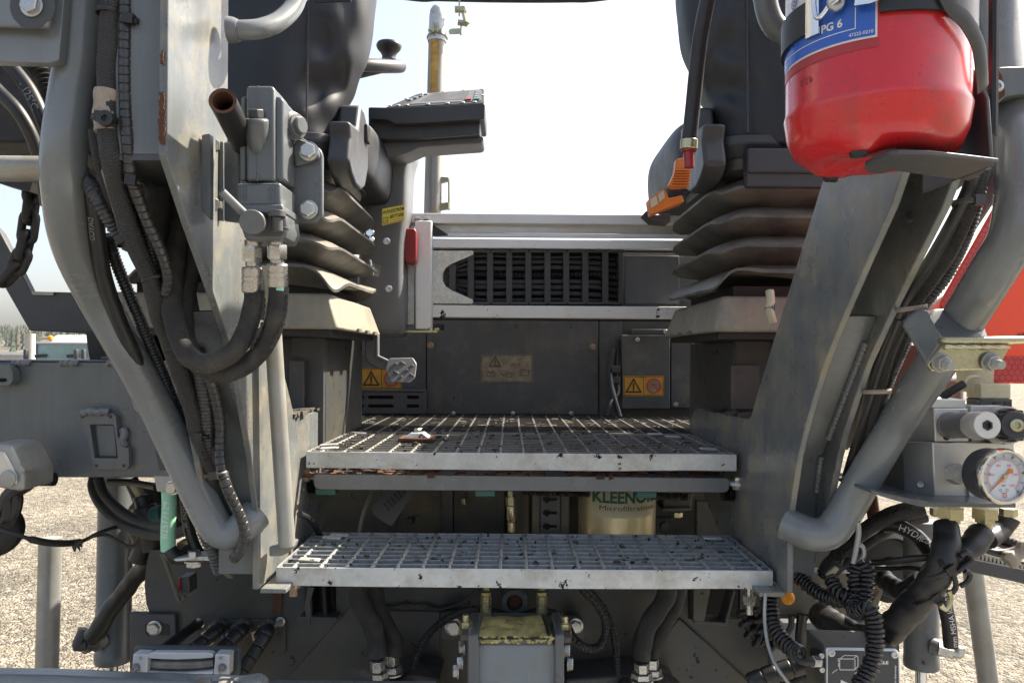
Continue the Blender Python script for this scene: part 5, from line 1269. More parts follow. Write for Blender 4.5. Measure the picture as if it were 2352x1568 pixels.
# cover frame
out = [E(535, -120), E(548, -215), E(600, -190)]
pa = [(181, 958), (188, 949), (258, 949), (266, 956), (270, 1004), (275, 1008), (277, 1020), (283, 1026), (295, 1029), (296, 1070), (290, 1077), (218, 1077), (213, 1070), (206, 1031), (203, 1026), (201, 1006), (196, 1001)]
ph = rpx([(206, 974), (262, 974), (271, 1052), (217, 1052)], 4, 3)
b = MB(); b.holed(PL([(x, y, Yb - .012) for x, y in pa]), [PL([(x, y, Yb - .012) for x, y in ph])], (0, .012, 0)); cf = b.build('cover_frame', M['paint'], t, bevel=0)
b = MB(); b.pprism(rpx([(220, 975), (262, 975), (268, 1048), (227, 1048)], 4), Yb - .004, .004); b.build('recess_plate', M['paint'], t, bevel=.001)
for px, py in ((189, 957), (254, 957), (221, 1069), (284, 1069)):
    b = MB(); b.lathe([(.0024, 0), (.0024, .0006), (.0014, .0007)], P(px, py, Yb - .0125), CAMDIR, 14); b.build('rusty_hole', M['rust'], cf)
b = MB(); b.tube(PL([(190, 948, Yb - .012), (205, 944, Yb - .014), (225, 946, Yb - .014), (240, 944, Yb - .013), (252, 947, Yb - .012)]), lambda q: .0055 + .0012 * math.sin(q * 500), 8, step=.004); b.build('weld', M['weld'], t)
b = MB(); b.tube(PL([(282, 985, Yb - .004), (286, 998, Yb - .006), (281, 1010, Yb - .006), (286, 1024, Yb - .004)]), .006, 8); b.build('weld', M['weld'], t)
b = MB(); b.pprism(rpx([(296, 906), (306, 900), (324, 936), (322, 944), (314, 946), (308, 938)], 2), Yb - .010, .01); b.build('small_tab', M['pipe'], t, bevel=.001)
# slotted lug
b = MB(); b.holed(PL([(x, y, Yb - .02) for x, y in rpx([(-25, 838), (18, 838), (29, 850), (29, 876), (20, 885), (-25, 885)], 9)]), [PL([(x, y, Yb - .02) for x, y in rpx([(-20, 868), (16, 868), (16, 877), (-20, 877)], 4)])], (0, .018, 0)); b.build('slotted_lug', M['paint'], t)
# work light housing on the far left
t = thing('work_light', 'dusty grey tapered lamp housing at the left edge under the box beam', 'lamp', P(20, 1130, 1.05))
b = MB(); b.prism(PL([(-30, 1018, 1.04), (12, 1021, 1.04), (26, 1026, 1.04), (50, 1078, 1.04), (56, 1082, 1.04), (54, 1126, 1.04), (42, 1128, 1.04), (-30, 1116, 1.04)]), (0, .07, 0)); b.build('housing', M['pipe'], t, bevel=.006, seg=3)
b = MB(); b.prism(PL([(-30, 1034, 1.037), (8, 1037, 1.037), (38, 1092, 1.037), (38, 1112, 1.037), (-30, 1102, 1.037)]), (0, .004, 0)); b.build('lens', M['machined'], t, bevel=.002)
b = MB(); b.pprism(rpx([(44, 1064), (56, 1078), (57, 1084), (46, 1082)], 2), 1.035, .02); b.build('latch', M['pipe'], t, bevel=.001)
b = MB(); b.lathe([(.011, 0), (.011, .002), (.007, .003)], P(19, 1098, 1.036), CAMDIR, 20); b.build('grommet', M['pipe'], t)
# clutter of cables below the lamp
for k, (pts, r_) in enumerate(((((-10, 1180), (14, 1150), (30, 1130), (60, 1112), (72, 1096)), .011), (((20, 1130), (22, 1160), (18, 1190), (5, 1205)), .010), (((36, 1125), (40, 1150), (30, 1185), (12, 1200)), .008), (((70, 1100), (95, 1100), (125, 1100)), .010))):
    b = MB(); b.tube(PL([(x, y, 1.12) for x, y in pts]), r_, 10)
    tag(b.build('lamp_cable', M['rubber_shiny']), ('thick black cable rising to the lamp housing at the left edge', 'black cable hanging straight below the lamp housing', 'black cable curling inwards below the lamp housing corner', 'short black cable run along the underside of the box beam')[k], 'cable')
b = MB(); cw = P(-14, 1215, 1.2); b.lathe([(.01, -.02), (.035, -.018), (.042, -.01), (.042, .01), (.035, .018), (.01, .02)], cw, (.6, -1, .2), 28)
tag(b.build('guide_roller', M['rubber'], ang=50), 'round black rubber roller peeking in at the left edge', 'roller')

# dark swing arm with chain behind the left handrail
t = thing('swing_arm', 'dark bent steel arm behind the left handrail against the sky', 'arm', P(110, 760, 1.28))
b = MB(); b.prism(PL([(-60, 470, 1.28), (0, 533, 1.28), (27, 583, 1.28), (70, 669, 1.28), (240, 673, 1.28), (240, 768, 1.28), (67, 759, 1.28), (0, 642, 1.28), (-60, 560, 1.28)]), (0, .016, 0)); b.build('arm_plate', M['paint_dark'], t, bevel=.002)
b = MB(); b.prism(PL([(72, 669, 1.275), (122, 671, 1.275), (122, 678, 1.275), (74, 677, 1.275)]), (0, .01, 0)); b.build('edge_strip', M['pipe'], t)
b = MB(); b.prism(PL([(196, 760, 1.25), (330, 760, 1.25), (330, 828, 1.25), (206, 828, 1.25), (200, 800, 1.25)]), (0, .2, 0)); b.build('arm_socket', M['dark'], t, bevel=.002)
t = thing('safety_chain', 'short chain of dusty links hanging beside the left handrail', 'chain', P(40, 640, 1.02))
cp_ = [(76, 418), (74, 452), (68, 500), (62, 545), (52, 585), (38, 615), (12, 645)]
for i, ((x0, y0), (x1, y1)) in enumerate(zip(cp_, cp_[1:])):
    a, c = P(x0, y0, 1.0), P(x1, y1, 1.0); d = (c - a).normalized(); a -= d * .005; c += d * .005
    nrm = Vector((0, 1, 0)) if i % 2 == 0 else d.cross(Vector((0, 1, 0))).normalized()
    side = d.cross(nrm).normalized() * .0085
    ring = []
    for k in range(8): ring.append(c + d * (math.sin(math.pi * k / 7) * .007 - .006) + side * math.cos(math.pi * k / 7))
    for k in range(8): ring.append(a - d * (math.sin(math.pi * k / 7) * .007 - .006) - side * math.cos(math.pi * k / 7))
    ring.append(ring[0]); ring.append(ring[1])
    b = MB(); b.tube(ring, .0052, 10, smooth=False, cap=False); b.build('link', M['dark'], t, ang=70)
# plate at the top left with a big bolt
t = thing('corner_plate', 'pressed grey plate with one large dirty bolt at the top left corner', 'plate', P(60, 140, .74))
b = MB(); b.pprism(rpx([(-160, -160), (160, -160), (135, 138), (114, 145), (-160, 137)], [2, 2, 2, 14, 2]), .735, .012); b.build('plate', M['paint_light'], t, bevel=.004)
b = MB(); b.prism(PL([(-60, 66, .728), (118, 70, .728), (136, -60, .728), (-60, -60, .728)]), None, PL([(-60, 58, .722), (112, 62, .722), (130, -60, .722), (-60, -60, .722)])); b.build('raised_field', M['paint_light'], t, bevel=.002)
b = MB(); b.lathe([(.0215, 0), (.020, .0012), (.0175, .0012)], P(74, 15, .7225), CAMDIR, 32); b.build('dirt_ring', M['paint_dark'], t)
bolt(t, P(74, 14, .721), CAMDIR, .0088, 'hex')
# dark housing, hoses and bar left of the handrail
b = MB(); b.prism(PL([(-400, 130, 1.0), (140, 130, 1.0), (140, 318, 1.0), (66, 324, 1.0), (-400, 322, 1.0)]), (0, .2, 0)); b.jitter(.004, 8)
tag(b.build('gear_housing', M['dark'], bevel=.004), 'dark oily housing behind the two big hoses at the left edge', 'housing')
b = MB(); b.cyl(P(-420, 382, .86), P(130, 389, .86), .0142, 24)
tag(b.build('cross_tube', M['pipe']), 'horizontal weathered tube entering from the left edge behind the handrail', 'tube')
b = MB(); b.prism(PL([(-30, 408, .95), (75, 418, .95), (68, 440, .95), (-30, 412, .95)]), (0, .05, 0)); b.prism(PL([(67, 318, .97), (86, 318, .97), (86, 420, .97), (67, 420, .97)]), (0, .02, 0))
tag(b.build('stay_bracket', M['dark']), 'dark narrow stay bracket behind the weathered cross tube', 'bracket')
def hose(name, label, pts, r, m, cat='hose', seg=14, step=.006, ang=60, group=None, sh=None):
    b = MB(); b.tube(pts, r, seg, step=step, sh=sh)
    return tag(b.build(name, M[m] if isinstance(m, str) else m, ang=ang), label, cat, group)
corr = lambda r0, am, pitch: (lambda s_: r0 + am * math.sin(s_ * 6.2832 / pitch))
def grooves(r0, pitch, dep=.0011, w=.10):
    return lambda s_: r0 - (dep if (s_ / pitch) % 1.0 < w else 0)
def path_text(parent, pts, r, txt, s0, h, m, up=1, roll=0., step=.004):
    """print along a hose; roll turns it round the hose axis from the camera side"""
    q, sa = catmull(pts, step); fr = frames(q); b = MB()
    def fn(u, v):
        s_ = s0 + u; i = min(max(0, int(s_ / step)), len(q) - 2); f_ = (s_ - sa[i]) / max(1e-6, sa[i + 1] - sa[i])
        p = q[i].lerp(q[i + 1], f_); t_ = fr[i][0]
        c_ = (CAMDIR - t_ * CAMDIR.dot(t_)).normalized(); side = t_.cross(c_) * up
        a = roll + (v - h / 2) / r
        return p + (c_ * math.cos(a) + side * math.sin(a)) * (r + .0006)
    text(b, txt, fn, None, h); return b.build('lettering', m, parent)
pa = PL([(-300, -40, .92), (-120, 40, .91), (-20, 95, .90), (20, 147, .90), (67, 207, .90), (100, 277, .90), (118, 340, .91), (125, 420, .93)])
ho = hose('hydraulic_hose', 'thick black hose marked 125 degrees curving behind the left handrail', pa, .0085, 'rubber')
path_text(ho, pa, .0085, '- 125°C', .245, .0085, M['grey_ink'], -1)
hose('hydraulic_hose', 'thick dusty hose curving down along the left edge below the marked hose', PL([(-300, 130, .90), (-120, 165, .89), (-30, 190, .88), (0, 214, .88), (45, 262, .88), (80, 330, .89), (97, 400, .90), (108, 470, .92)]), .0078, 'rubber')
hose('corrugated_conduit', 'black corrugated conduit in the gap above the two thick left hoses', PL([(70, 130, .95), (95, 165, .95), (112, 220, .95), (135, 270, .95)]), corr(.011, .0016, .006), 'conduit', 'conduit', step=.0015)

# ================================================================== HOSE BUNDLE IN THE LEFT COLUMN
T3 = lambda x0, y: None
yd = [(-600, .735), (-60, .735), (100, .735), (250, .735), (362, .735), (483, .768), (600, .805), (700, .842), (800, .880), (950, .935), (1090, .985), (1190, 1.015), (1320, 1.04)]
def yofs(py, d=0.):
    for (a, ya), (c, yc) in zip(yd, yd[1:]):
        if py <= c: return ya + (yc - ya) * (py - a) / (c - a) + d
    return yd[-1][1] + d
def bp(pts, d=0.): return [P(x, y, yofs(y, d)) for x, y in pts]
lump = lambda s_, a: .05 * math.sin(s_ * 70 + 2 * a) + .03 * math.sin(s_ * 161 + a)
hb1 = hose('braided_sleeve', 'fat braided hose sleeve with a tape wrap running down the left column', bp([(262, -500), (257, -60), (252, 60), (249, 150), (248, 230), (249, 300), (257, 362), (270, 430), (290, 505), (312, 565), (335, 615), (353, 667), (368, 730), (388, 785), (408, 840), (426, 890), (440, 940), (452, 985), (466, 1035), (478, 1080), (486, 1130)], -.004), .0098, 'braid', 'hose', 18, .005, sh=lump)
b = MB(); b.tube(bp([(247, 208), (244, 240), (243, 270), (246, 302)], -.004), lambda q: .0113 + .0006 * math.sin(q * 330), 18, step=.002); b.build('tape_wrap', M['tape'], hb1, ang=60)
def tie(parent, x, y, d, r, slope=(1, .15), m='rubber', head=True, Yo=None):
    c = P(x, y, (Yo if Yo else yofs(y)) + d)
    e = Vector((slope[0], 0, -slope[1])).normalized(); n = Vector((0, -1, 0)); b = MB()
    ring = [c + (e * math.cos(a) + n * math.sin(a)) * r for a in [2 * math.pi * k / 24 for k in range(25)]]
    ax = e.cross(n)
    vs_ = []
    for p in ring: vs_ += [p - ax * .0025, p + ax * .0025]
    b.add(vs_, [(2 * i, 2 * i + 2, 2 * i + 3, 2 * i + 1) for i in range(24)])
    if head:
        h_ = c + n * r + e * r * .1
        b.obox(h_, e * .0045, n * .0028, ax * .004)
    o = b.build('cable_tie', M[m], parent)
    md = o.modifiers.new('thick', 'SOLIDIFY'); md.thickness = .0012; md.offset = 1
    return o
tie(hb1, 245, 277, -.004, .0122); b = MB(); b.lathe([(.0075, 0), (.0075, .006), (.003, .0062), (.003, .003)], P(247, 275, yofs(275) - .016), CAMDIR, 16); b.build('tie_mount', M['rubber'], hb1, bevel=.0008)
tie(hb1, 352, 640, -.004, .0112, (1, -.35), head=False); tie(hb1, 250, 28, -.004, .0105, (1, 0), head=False)
tie(hb1, 400, 800, -.004, .0110, (1, -.3), head=False); tie(hb1, 462, 1000, -.004, .011, (1, .1))
hw = hose('spiral_wrapped_hose', 'hose in grey spiral wrap running straight down beside the fat braided sleeve', bp([(288, -500), (288, -60), (288, 60), (287, 160), (289, 250), (294, 340), (301, 405), (316, 450), (336, 502), (356, 545), (373, 585), (384, 622), (386, 648), (380, 672)], -.006), grooves(.0060, .0082, .0012, .12), 'wrap', 'hose', 14, .0008)
tie(hw, 309, 418, -.006, .0075); tie(hw, 303, 52, -.004, .008, head=True)
hose('corrugated_conduit', 'slim corrugated conduit tucked behind the spiral wrapped hose at the top', bp([(304, -500), (304, -60), (305, 40), (303, 130), (302, 200)], .014), corr(.005, .0008, .0042), 'conduit', 'conduit', step=.0011)
hc = hose('corrugated_conduit', 'dusty corrugated conduit emerging from behind the left handrail', [P(x, y, yofs(y, d_)) for x, y, d_ in ((150, 330, .075), (178, 378, .065), (203, 418, .03), (219, 446, .012), (240, 483, .008), (262, 520, .006), (284, 548, .006), (300, 568, .008))], corr(.0074, .0009, .0046), 'wrap', 'conduit', step=.0011)
tie(hc, 290, 552, .0, .0098, (1, -.6))
hose('braided_hose', 'thin braided hose between the handrail and the fat sleeve', bp([(216, 300), (224, 350), (237, 400), (252, 450), (268, 500), (290, 545)], .012), .0058, 'braid', 'hose', 12)
hose('braided_hose', 'thin braided hose crossing under the fat sleeve below the tie', bp([(232, 300), (248, 370), (278, 440), (300, 500), (316, 560), (330, 600)], .010), .0058, 'braid', 'hose', 12)
hose('corrugated_conduit', 'black corrugated conduit between sleeve and spiral wrap', bp([(318, 470), (333, 517), (345, 560), (356, 610), (362, 650)], .010), corr(.0055, .0009, .0044), 'conduit', 'conduit', step=.0011)
hose('corrugated_conduit', 'black corrugated conduit running in shade behind the outer column edge', bp([(250, 540), (262, 590), (290, 660), (318, 725), (345, 790), (375, 860), (400, 925), (430, 1000)], .05), corr(.0060, .0009, .0044), 'conduit', 'conduit', step=.0011)
hm_p = bp([(205, 430), (218, 490), (226, 560), (240, 640), (275, 740), (320, 840)], .03)
hm = hose('hydraulic_hose', 'black printed hose right beside the left handrail bend', hm_p, .0085, 'rubber')
path_text(hm, hm_p, .0085, 'DAYCO', .03, .0055, M['grey_ink'], 1)
hose('corrugated_conduit', 'fat corrugated conduit dropping to the foot of the left column', bp([(450, 800), (463, 862), (473, 930), (478, 990), (482, 1060), (478, 1120), (466, 1195), (476, 1235), (492, 1268), (506, 1312)], .002), corr(.0090, .0010, .0052), 'wrap', 'conduit', step=.0012)
hose('spiral_wrapped_hose', 'spiral wrapped hose bowing outwards at the lower end of the left column', [P(x, y, yofs(y, -.004) - .055 * max(0, min(1, (y - 1000) / 110))) for x, y in [(440, 800), (462, 830), (482, 870), (496, 915), (505, 965), (506, 1015), (506, 1060), (520, 1115), (540, 1160), (556, 1195), (562, 1225), (556, 1258), (536, 1284)]], grooves(.0068, .0092, .0012, .12), 'wrap', 'hose', 14, .0008)
tie(hb1, 498, 1088, -.046, .014, (1, -.15))

# ------------------------------------------------------------------ U shaped textile sleeved hoses under the pump
sl = lambda s_, a: .05 * math.sin(s_ * 95 + 3 * a) * (1 if .12 < s_ < .4 else .4) + .02 * math.sin(s_ * 230 + 2 * a)
u1 = [P(584, 668, .826), P(583, 690, .826), P(574, 735, .83), P(558, 778, .832), P(530, 812, .832), P(492, 832, .83), P(455, 832, .828), P(424, 805, .83), P(404, 757, .832), P(396, 700, .835), P(397, 640, .84), P(404, 580, .85), P(414, 520, .86), P(416, 450, .86)]
s1 = hose('sleeved_hose', 'ribbed textile sleeved hose looping under the pump from its left fitting', u1, .0108, 'weave', 'hose', 20, .004, sh=sl)
u2 = [P(640, 660, .826), P(638, 690, .826), P(632, 738, .83), P(612, 785, .84), P(578, 828, .848), P(530, 854, .85), P(478, 852, .85), P(444, 822, .85), P(426, 775, .85), P(420, 725, .85), P(426, 680, .855), P(436, 630, .865), P(444, 590, .872), P(436, 540, .875), P(426, 480, .875)]
s2 = hose('sleeved_hose', 'outer ribbed textile sleeved hose looping from the right pump fitting', u2, .0106, 'weave', 'hose', 20, .004, sh=sl)
b = MB(); b.tube(PL([(641, 655, .823), (640, 668, .823)]), .0078, 14); b.build('green_tag', M['teal'], s2)
for (x0, y0, x1, y1, o) in ((606, 684, 601, 735, s1), (658, 676, 650, 735, s2), (604, 740, 575, 800, s1), (652, 740, 622, 800, s2)):
    b = MB(); b.tube([P(x0, y0, .822), P((x0 + x1) / 2 + 2, (y0 + y1) / 2, .824), P(x1, y1, .826)], lambda q: .0016 + .0007 * math.sin(q * 900), 6, step=.002); b.build('sleeve_seam', M['weave'], o)

# ================================================================== UNDER THE BEAM ON THE LEFT
t = thing('lift_cylinder', 'grey vertical hydraulic cylinder with bright rod at the lower left', 'cylinder', P(262, 1568, 1.55), 'vertical hydraulic cylinders')
Yl = 1.55
a, c = P(259, 1518, Yl), P(268, 1080, Yl)
b = MB(); b.lathe([(.0335, 0), (.0345, .003), (.0345, .02), (.033, .022), (.033, (c - a).length)], a, c - a, 36); b.build('barrel', M['paint'], t, ang=40)
b = MB(); b.cyl(a, P(256, 1640, Yl), .0105, 20); b.build('rod', M['steel'], t)
b = MB(); b.lathe([(.018, 0), (.018, .02), (.014, .024), (.014, .04)], P(236, 1466, Yl - .03), (-.5, -.9, -.1), 20); b.build('port', M['paint'], t)
b = MB(); p = P(222, 1470, Yl - .05); b.hexa(p, p + Vector((-.012, -.02, 0)), .015); b.tube([p + Vector((-.01, -.018, 0)), p + Vector((-.024, -.025, -.002)), p + Vector((-.014, -.02, .03))], .0095, 12); b.build('elbow_fitting', M['paint_dark'], t)
hose('rubber_hose', 'lumpy black fabric wrapped hose running up from the left cylinder port', PL([(207, 1462, 1.46), (228, 1442, 1.46), (262, 1388, 1.46), (300, 1338, 1.45), (336, 1300, 1.43), (362, 1255, 1.40)]), .0165, 'rubber', sh=lambda s_, a: .09 * math.sin(s_ * 55 + a) + .05 * math.sin(s_ * 140 + 2 * a))
t = thing('support_pole', 'pale weathered round pole standing on gravel at lower left', 'pole', P(98, 1568, 2.4), 'weathered poles on the gravel')
b = MB(); b.cyl(P(106, 1600, 2.4) - Vector((.0, 0, .0)), P(116, 1235, 2.4), .033, 28); b.build('tube', M['pipe'], t)
# block with bolt and the mint hose under it
t = thing('hose_clamp_block', 'light grey clamp block with one bolt above the mint green hose', 'clamp', P(390, 1130, 1.06))
b = MB(); b.pprism(rpx([(353, 1092), (440, 1094), (440, 1131), (360, 1129)], 3), 1.05, .05); b.build('block', M['pipe'], t, bevel=.003)
bolt(t, P(397, 1119, 1.049), CAMDIR, .0085, 'hex')
b = MB(); b.prism(PL([(346, 985, 1.10), (376, 985, 1.10), (396, 1078, 1.10), (364, 1080, 1.10)]), (0, .02, 0)); tag(b.build('strut', M['paint_dark'], bevel=.002), 'dark narrow strut just behind the left handrail above the clamp block', 'strut')
gp = PL([(388, 1125, 1.07), (389, 1160, 1.07), (387, 1200, 1.07), (386, 1235, 1.07), (387, 1266, 1.07)])
gh_ = hose('mint_hose', 'mint green hose with white printed number hanging below the box beam', gp, .0100, 'teal', 'hose', 20)
path_text(gh_, gp[::-1], .0100, '#2577129', .020, .0098, M['white'], -1)
b = MB(); b.tube(PL([(390, 1262, 1.07), (402, 1278, 1.07), (425, 1276, 1.08), (436, 1262, 1.09)]), .0105, 12); tag(b.build('rubber_elbow', M['rubber']), 'black rubber elbow at the lower end of the mint hose', 'elbow')
b = MB(); b.pprism(rpx([(404, 1246), (430, 1240), (434, 1252), (416, 1262), (405, 1262)], 3), 1.085, .03); tag(b.build('hose_nipple', M['zinc_yellow'], bevel=.003), 'yellowish zinc nipple beside the lower end of the mint hose', 'fitting')
hp_ = PL([(425, 1120, 1.09), (428, 1170, 1.09), (436, 1220, 1.09), (452, 1262, 1.09), (474, 1290, 1.09)])
o = hose('hydraulic_hose', 'black printed hose right of the mint hose', hp_, .0080, 'rubber_shiny')
path_text(o, hp_, .0080, '3,5 - EPDM  W', .008, .0062, M['grey_ink'], 1)
hose('braided_hose', 'upper of two braided cables looping from the beam to the mint hose', PL([(226, 1100, 1.30), (240, 1135, 1.28), (275, 1172, 1.25), (320, 1200, 1.22), (365, 1212, 1.18), (410, 1210, 1.14)]), .0085, 'braid', 'cable', 14, .004)
hose('braided_hose', 'lower of two braided cables looping from the beam to the mint hose', PL([(216, 1096, 1.31), (214, 1120, 1.30), (232, 1158, 1.28), (275, 1200, 1.25), (325, 1222, 1.2), (385, 1228, 1.16), (435, 1214, 1.12)]), .0085, 'braid', 'cable', 14, .004)
hose('cable_run', 'straight dark cable under the bottom edge of the box beam', PL([(250, 1106, 1.22), (300, 1108, 1.2), (360, 1118, 1.16)]), .0055, 'rubber_shiny', 'cable')
hose('loose_cable', 'sagging black cable with torn tape crossing from the left edge', PL([(-20, 1206, 1.1), (30, 1224, 1.1), (80, 1240, 1.12), (130, 1247, 1.15), (185, 1243, 1.2), (230, 1222, 1.22), (280, 1208, 1.25), (330, 1215, 1.3)]), lambda q: .0030 + (.0022 if .06 < q < .15 else 0), 'rubber', 'cable')
b = MB(); b.prism(PL([(164, 1244, 1.18), (190, 1240, 1.18), (188, 1258, 1.18), (184, 1254, 1.18), (183, 1266, 1.18), (176, 1256, 1.18), (172, 1268, 1.18), (166, 1260, 1.18)]), (0, .001, 0)); tag(b.build('tape_scrap', M['rubber']), 'ragged scrap of black tape hanging from the sagging cable', 'tape')
hose('loose_cable', 'thin tan wire curling up in front of the left cylinder', PL([(212, 1230, 1.22), (245, 1228, 1.25), (275, 1245, 1.27), (300, 1256, 1.28), (316, 1240, 1.29), (322, 1215, 1.3)]), .0032, 'olive', 'cable')
hose('loose_cable', 'thin olive wire hanging down to the small sensor plug', PL([(372, 1270, 1.2), (384, 1300, 1.2), (398, 1340, 1.2), (411, 1378, 1.2), (418, 1382, 1.2), (426, 1366, 1.2)]), .0032, 'olive', 'cable')
t = thing('sensor_plug', 'small black sensor plug with a red edge on the rear plate', 'sensor', P(422, 1366, 1.22))
b = MB(); b.pprism(rpx([(412, 1325), (434, 1325), (436, 1362), (414, 1362)], 2), 1.21, .03); b.build('plug_body', M['plastic'], t, bevel=.002)
b = MB(); b.pprism(rect(409, 1328, 413, 1358), 1.205, .02); b.build('red_edge', M['red_plastic'], t)
# tangle behind
rt = random.Random(21)
labs = ['dark hose knot behind the braided cables nearest the beam', 'black rubber elbow half hidden behind the mint hose', 'fat dark hose dropping behind the two braided cables', 'dark connector body behind the braided cable loop', 'black hose stub beside the left end of the rear plate']
for k, (pts, r_) in enumerate(((((300, 1100), (318, 1140), (330, 1185), (322, 1225)), .012), (((420, 1130), (418, 1160), (430, 1190), (420, 1210)), .017), (((345, 1110), (352, 1160), (344, 1210), (350, 1262)), .020), (((318, 1150), (345, 1175), (372, 1190)), .022), (((312, 1200), (330, 1250), (318, 1290)), .018))):
    hose('hydraulic_hose', labs[k], PL([(x, y, 1.36) for x, y in pts]), r_, 'rubber')
t = thing('cable_plug', 'black ribbed plug with a cream lead behind the mint hose', 'plug', P(340, 1170, 1.3))
b = MB(); b.tube(PL([(305, 1112, 1.3), (316, 1130, 1.3), (322, 1142, 1.3)]), .006, 10); b.build('lead', M['cream'], t)
b = MB(); b.cyl(P(322, 1138, 1.3), P(330, 1165, 1.3), .012, 14); b.cyl(P(330, 1162, 1.3), P(340, 1200, 1.3), .02, 16); b.build('plug_body', M['plastic'], t, bevel=.002)
b = MB(); b.cyl(P(353, 1190, 1.28), P(376, 1182, 1.28), .019, 16); b.build('ribbed_ring', M['teal_dark'], t, bevel=.002)
# bolted bracket with blue paint spot near the conduit foot
t = thing('bolted_bracket', 'small galvanised bracket with bolt and nut beside the conduit foot', 'bracket', P(450, 1300, 1.06))
b = MB(); b.pprism(rpx([(398, 1284), (440, 1278), (500, 1278), (520, 1283), (500, 1287), (430, 1287), (404, 1288)], 2), 1.05, .03); b.build('strap', M['galv'], t, bevel=.001)
bolt(t, P(446, 1278, 1.055), (0, 0, 1), .009, 'nut'); bolt(t, P(446, 1286, 1.055), (0, 0, -1), .0105, 'hex')
# ================================================================== REAR CHASSIS UNDER THE STEPS
YR = 1.34
t = thing('rear_chassis', 'dark oily chassis rear with recesses below the lower grating step', 'chassis', P(1100, 1640, YR))
# main plate with rounded left edge and cable holes
outer = [(344, 1262), (480, 1262), (500, 1254), (1960, 1260), (1960, 1700), (298, 1700), (298, 1408), (344, 1408), (336, 1385), (332, 1345), (336, 1300)]
holes = [circ(456, 1432, 13, 18), circ(454, 1484, 12, 18), rect(700, 1300, 772, 1410), rect(1580, 1290, 1700, 1420)]
b = MB(); b.holed(PL([(x, y, YR) for x, y in outer]), [PL([(x, y, YR) for x, y in h_]) for h_ in holes], (0, .012, 0)); b.build('rear_plate', M['chassis'], t)
b = MB(); b.pbox(560, 1280, 1900, 1700, YR + .16, .01); b.build('recess_back', M['dark'], t)
# slanted recess frames below the step ends
for pts in ([(700, 1296), (712, 1296), (720, 1418), (702, 1418)], [(735, 1296), (745, 1296), (752, 1416), (742, 1416)]):
    b = MB(); b.prism(PL([(x, y, YR - .02) for x, y in pts]), (0, .05, 0)); b.build('recess_rib', M['dark'], t, bevel=.002)
for pts, m in (([(1592, 1352), (1632, 1354), (1618, 1428), (1592, 1426)], 'olive'), ([(1594, 1424), (1676, 1430), (1676, 1437), (1594, 1432)], 'paint_dark'), ([(1684, 1358), (1690, 1358), (1672, 1432), (1664, 1430)], 'paint_dark'), ([(686, 1415), (774, 1417), (774, 1424), (686, 1423)], 'paint_dark')):
    b = MB(); b.prism(PL([(x, y, YR - .03) for x, y in pts]), (0, .04, 0)); b.build('recess_frame', M[m], t, bevel=.002)
# oily gusset plates and edge lines
b = MB(); b.prism(PL([(1560, 1418, YR - .012), (1800, 1640, YR - .012), (1560, 1640, YR - .012), (1430, 1640, YR - .012), (1456, 1560, YR - .012)]), (0, .008, 0)); b.build('gusset', M['chassis'], t, bevel=.002)
b = MB(); b.prism(PL([(802, 1395, YR - .004), (880, 1400, YR - .004), (1010, 1404, YR - .004), (1010, 1640, YR - .004), (640, 1640, YR - .004), (640, 1580, YR - .004)]), (0, .003, 0)); b.build('stiffener_plate', M['chassis'], t, bevel=.001)
b = MB(); b.tube(PL([(870, 1399, YR - .008), (920, 1392, YR - .009), (960, 1391, YR - .009), (1010, 1397, YR - .008), (1080, 1390, YR - .008)]), lambda q: .005 + .0018 * math.sin(q * 170), 8); b.build('oil_crust', M['asphalt'], t)
b = MB(); b.pprism(rpx([(1010, 1560), (940, 1548), (900, 1575), (900, 1700), (1010, 1700)], 6), YR - .10, .09); b.build('oily_block', M['asphalt'], t, bevel=.004)
b = MB(); b.pprism(rpx([(1300, 1560), (1500, 1545), (1560, 1575), (1560, 1700), (1300, 1700)], 6), YR - .08, .08); b.build('oily_block', M['chassis'], t, bevel=.004)
b = MB(); b.pprism(rpx([(628, 1350), (650, 1350), (644, 1408), (626, 1408)], 2), YR - .004, .004); b.build('wear_strip', M['rust'], t)
# grimy patch, bolt plate
b = MB(); b.pprism(rpx([(298, 1408), (402, 1410), (404, 1500), (404, 1650), (298, 1650)], 5), YR - .012, .012); bpz = b.build('slotted_plate', M['paint_dark'], t, bevel=.002)
b = MB(); b.pprism(rpx([(332, 1430), (388, 1434), (388, 1458), (334, 1458)], 6), YR - .0135, .001); b.build('adjust_slot', M['ink'], bpz)
bolt(t, P(355, 1441, YR - .014), CAMDIR, .0105, 'hex')
b = MB(); b.pprism(rpx([(500, 1424), (648, 1420), (656, 1428), (656, 1498), (648, 1504), (500, 1504)], 6), YR - .006, .006); mp_ = b.build('coupling_plate', M['chassis'], t, bevel=.001)
b = MB(); ptext(b, 'A', 637, 1449, 646, 1461, YR - .007); b.build('letter', M['ink'], mp_)
bolt(t, P(644, 1427, YR - .007), CAMDIR, .0068, 'hex')
b = MB(); b.prism(PL([(1175, 1420, YR - .008), (1170, 1640, YR - .008), (1178, 1640, YR - .008), (1181, 1420, YR - .008)]), (0, .004, 0)); b.build('edge_strip', M['chassis'], t)
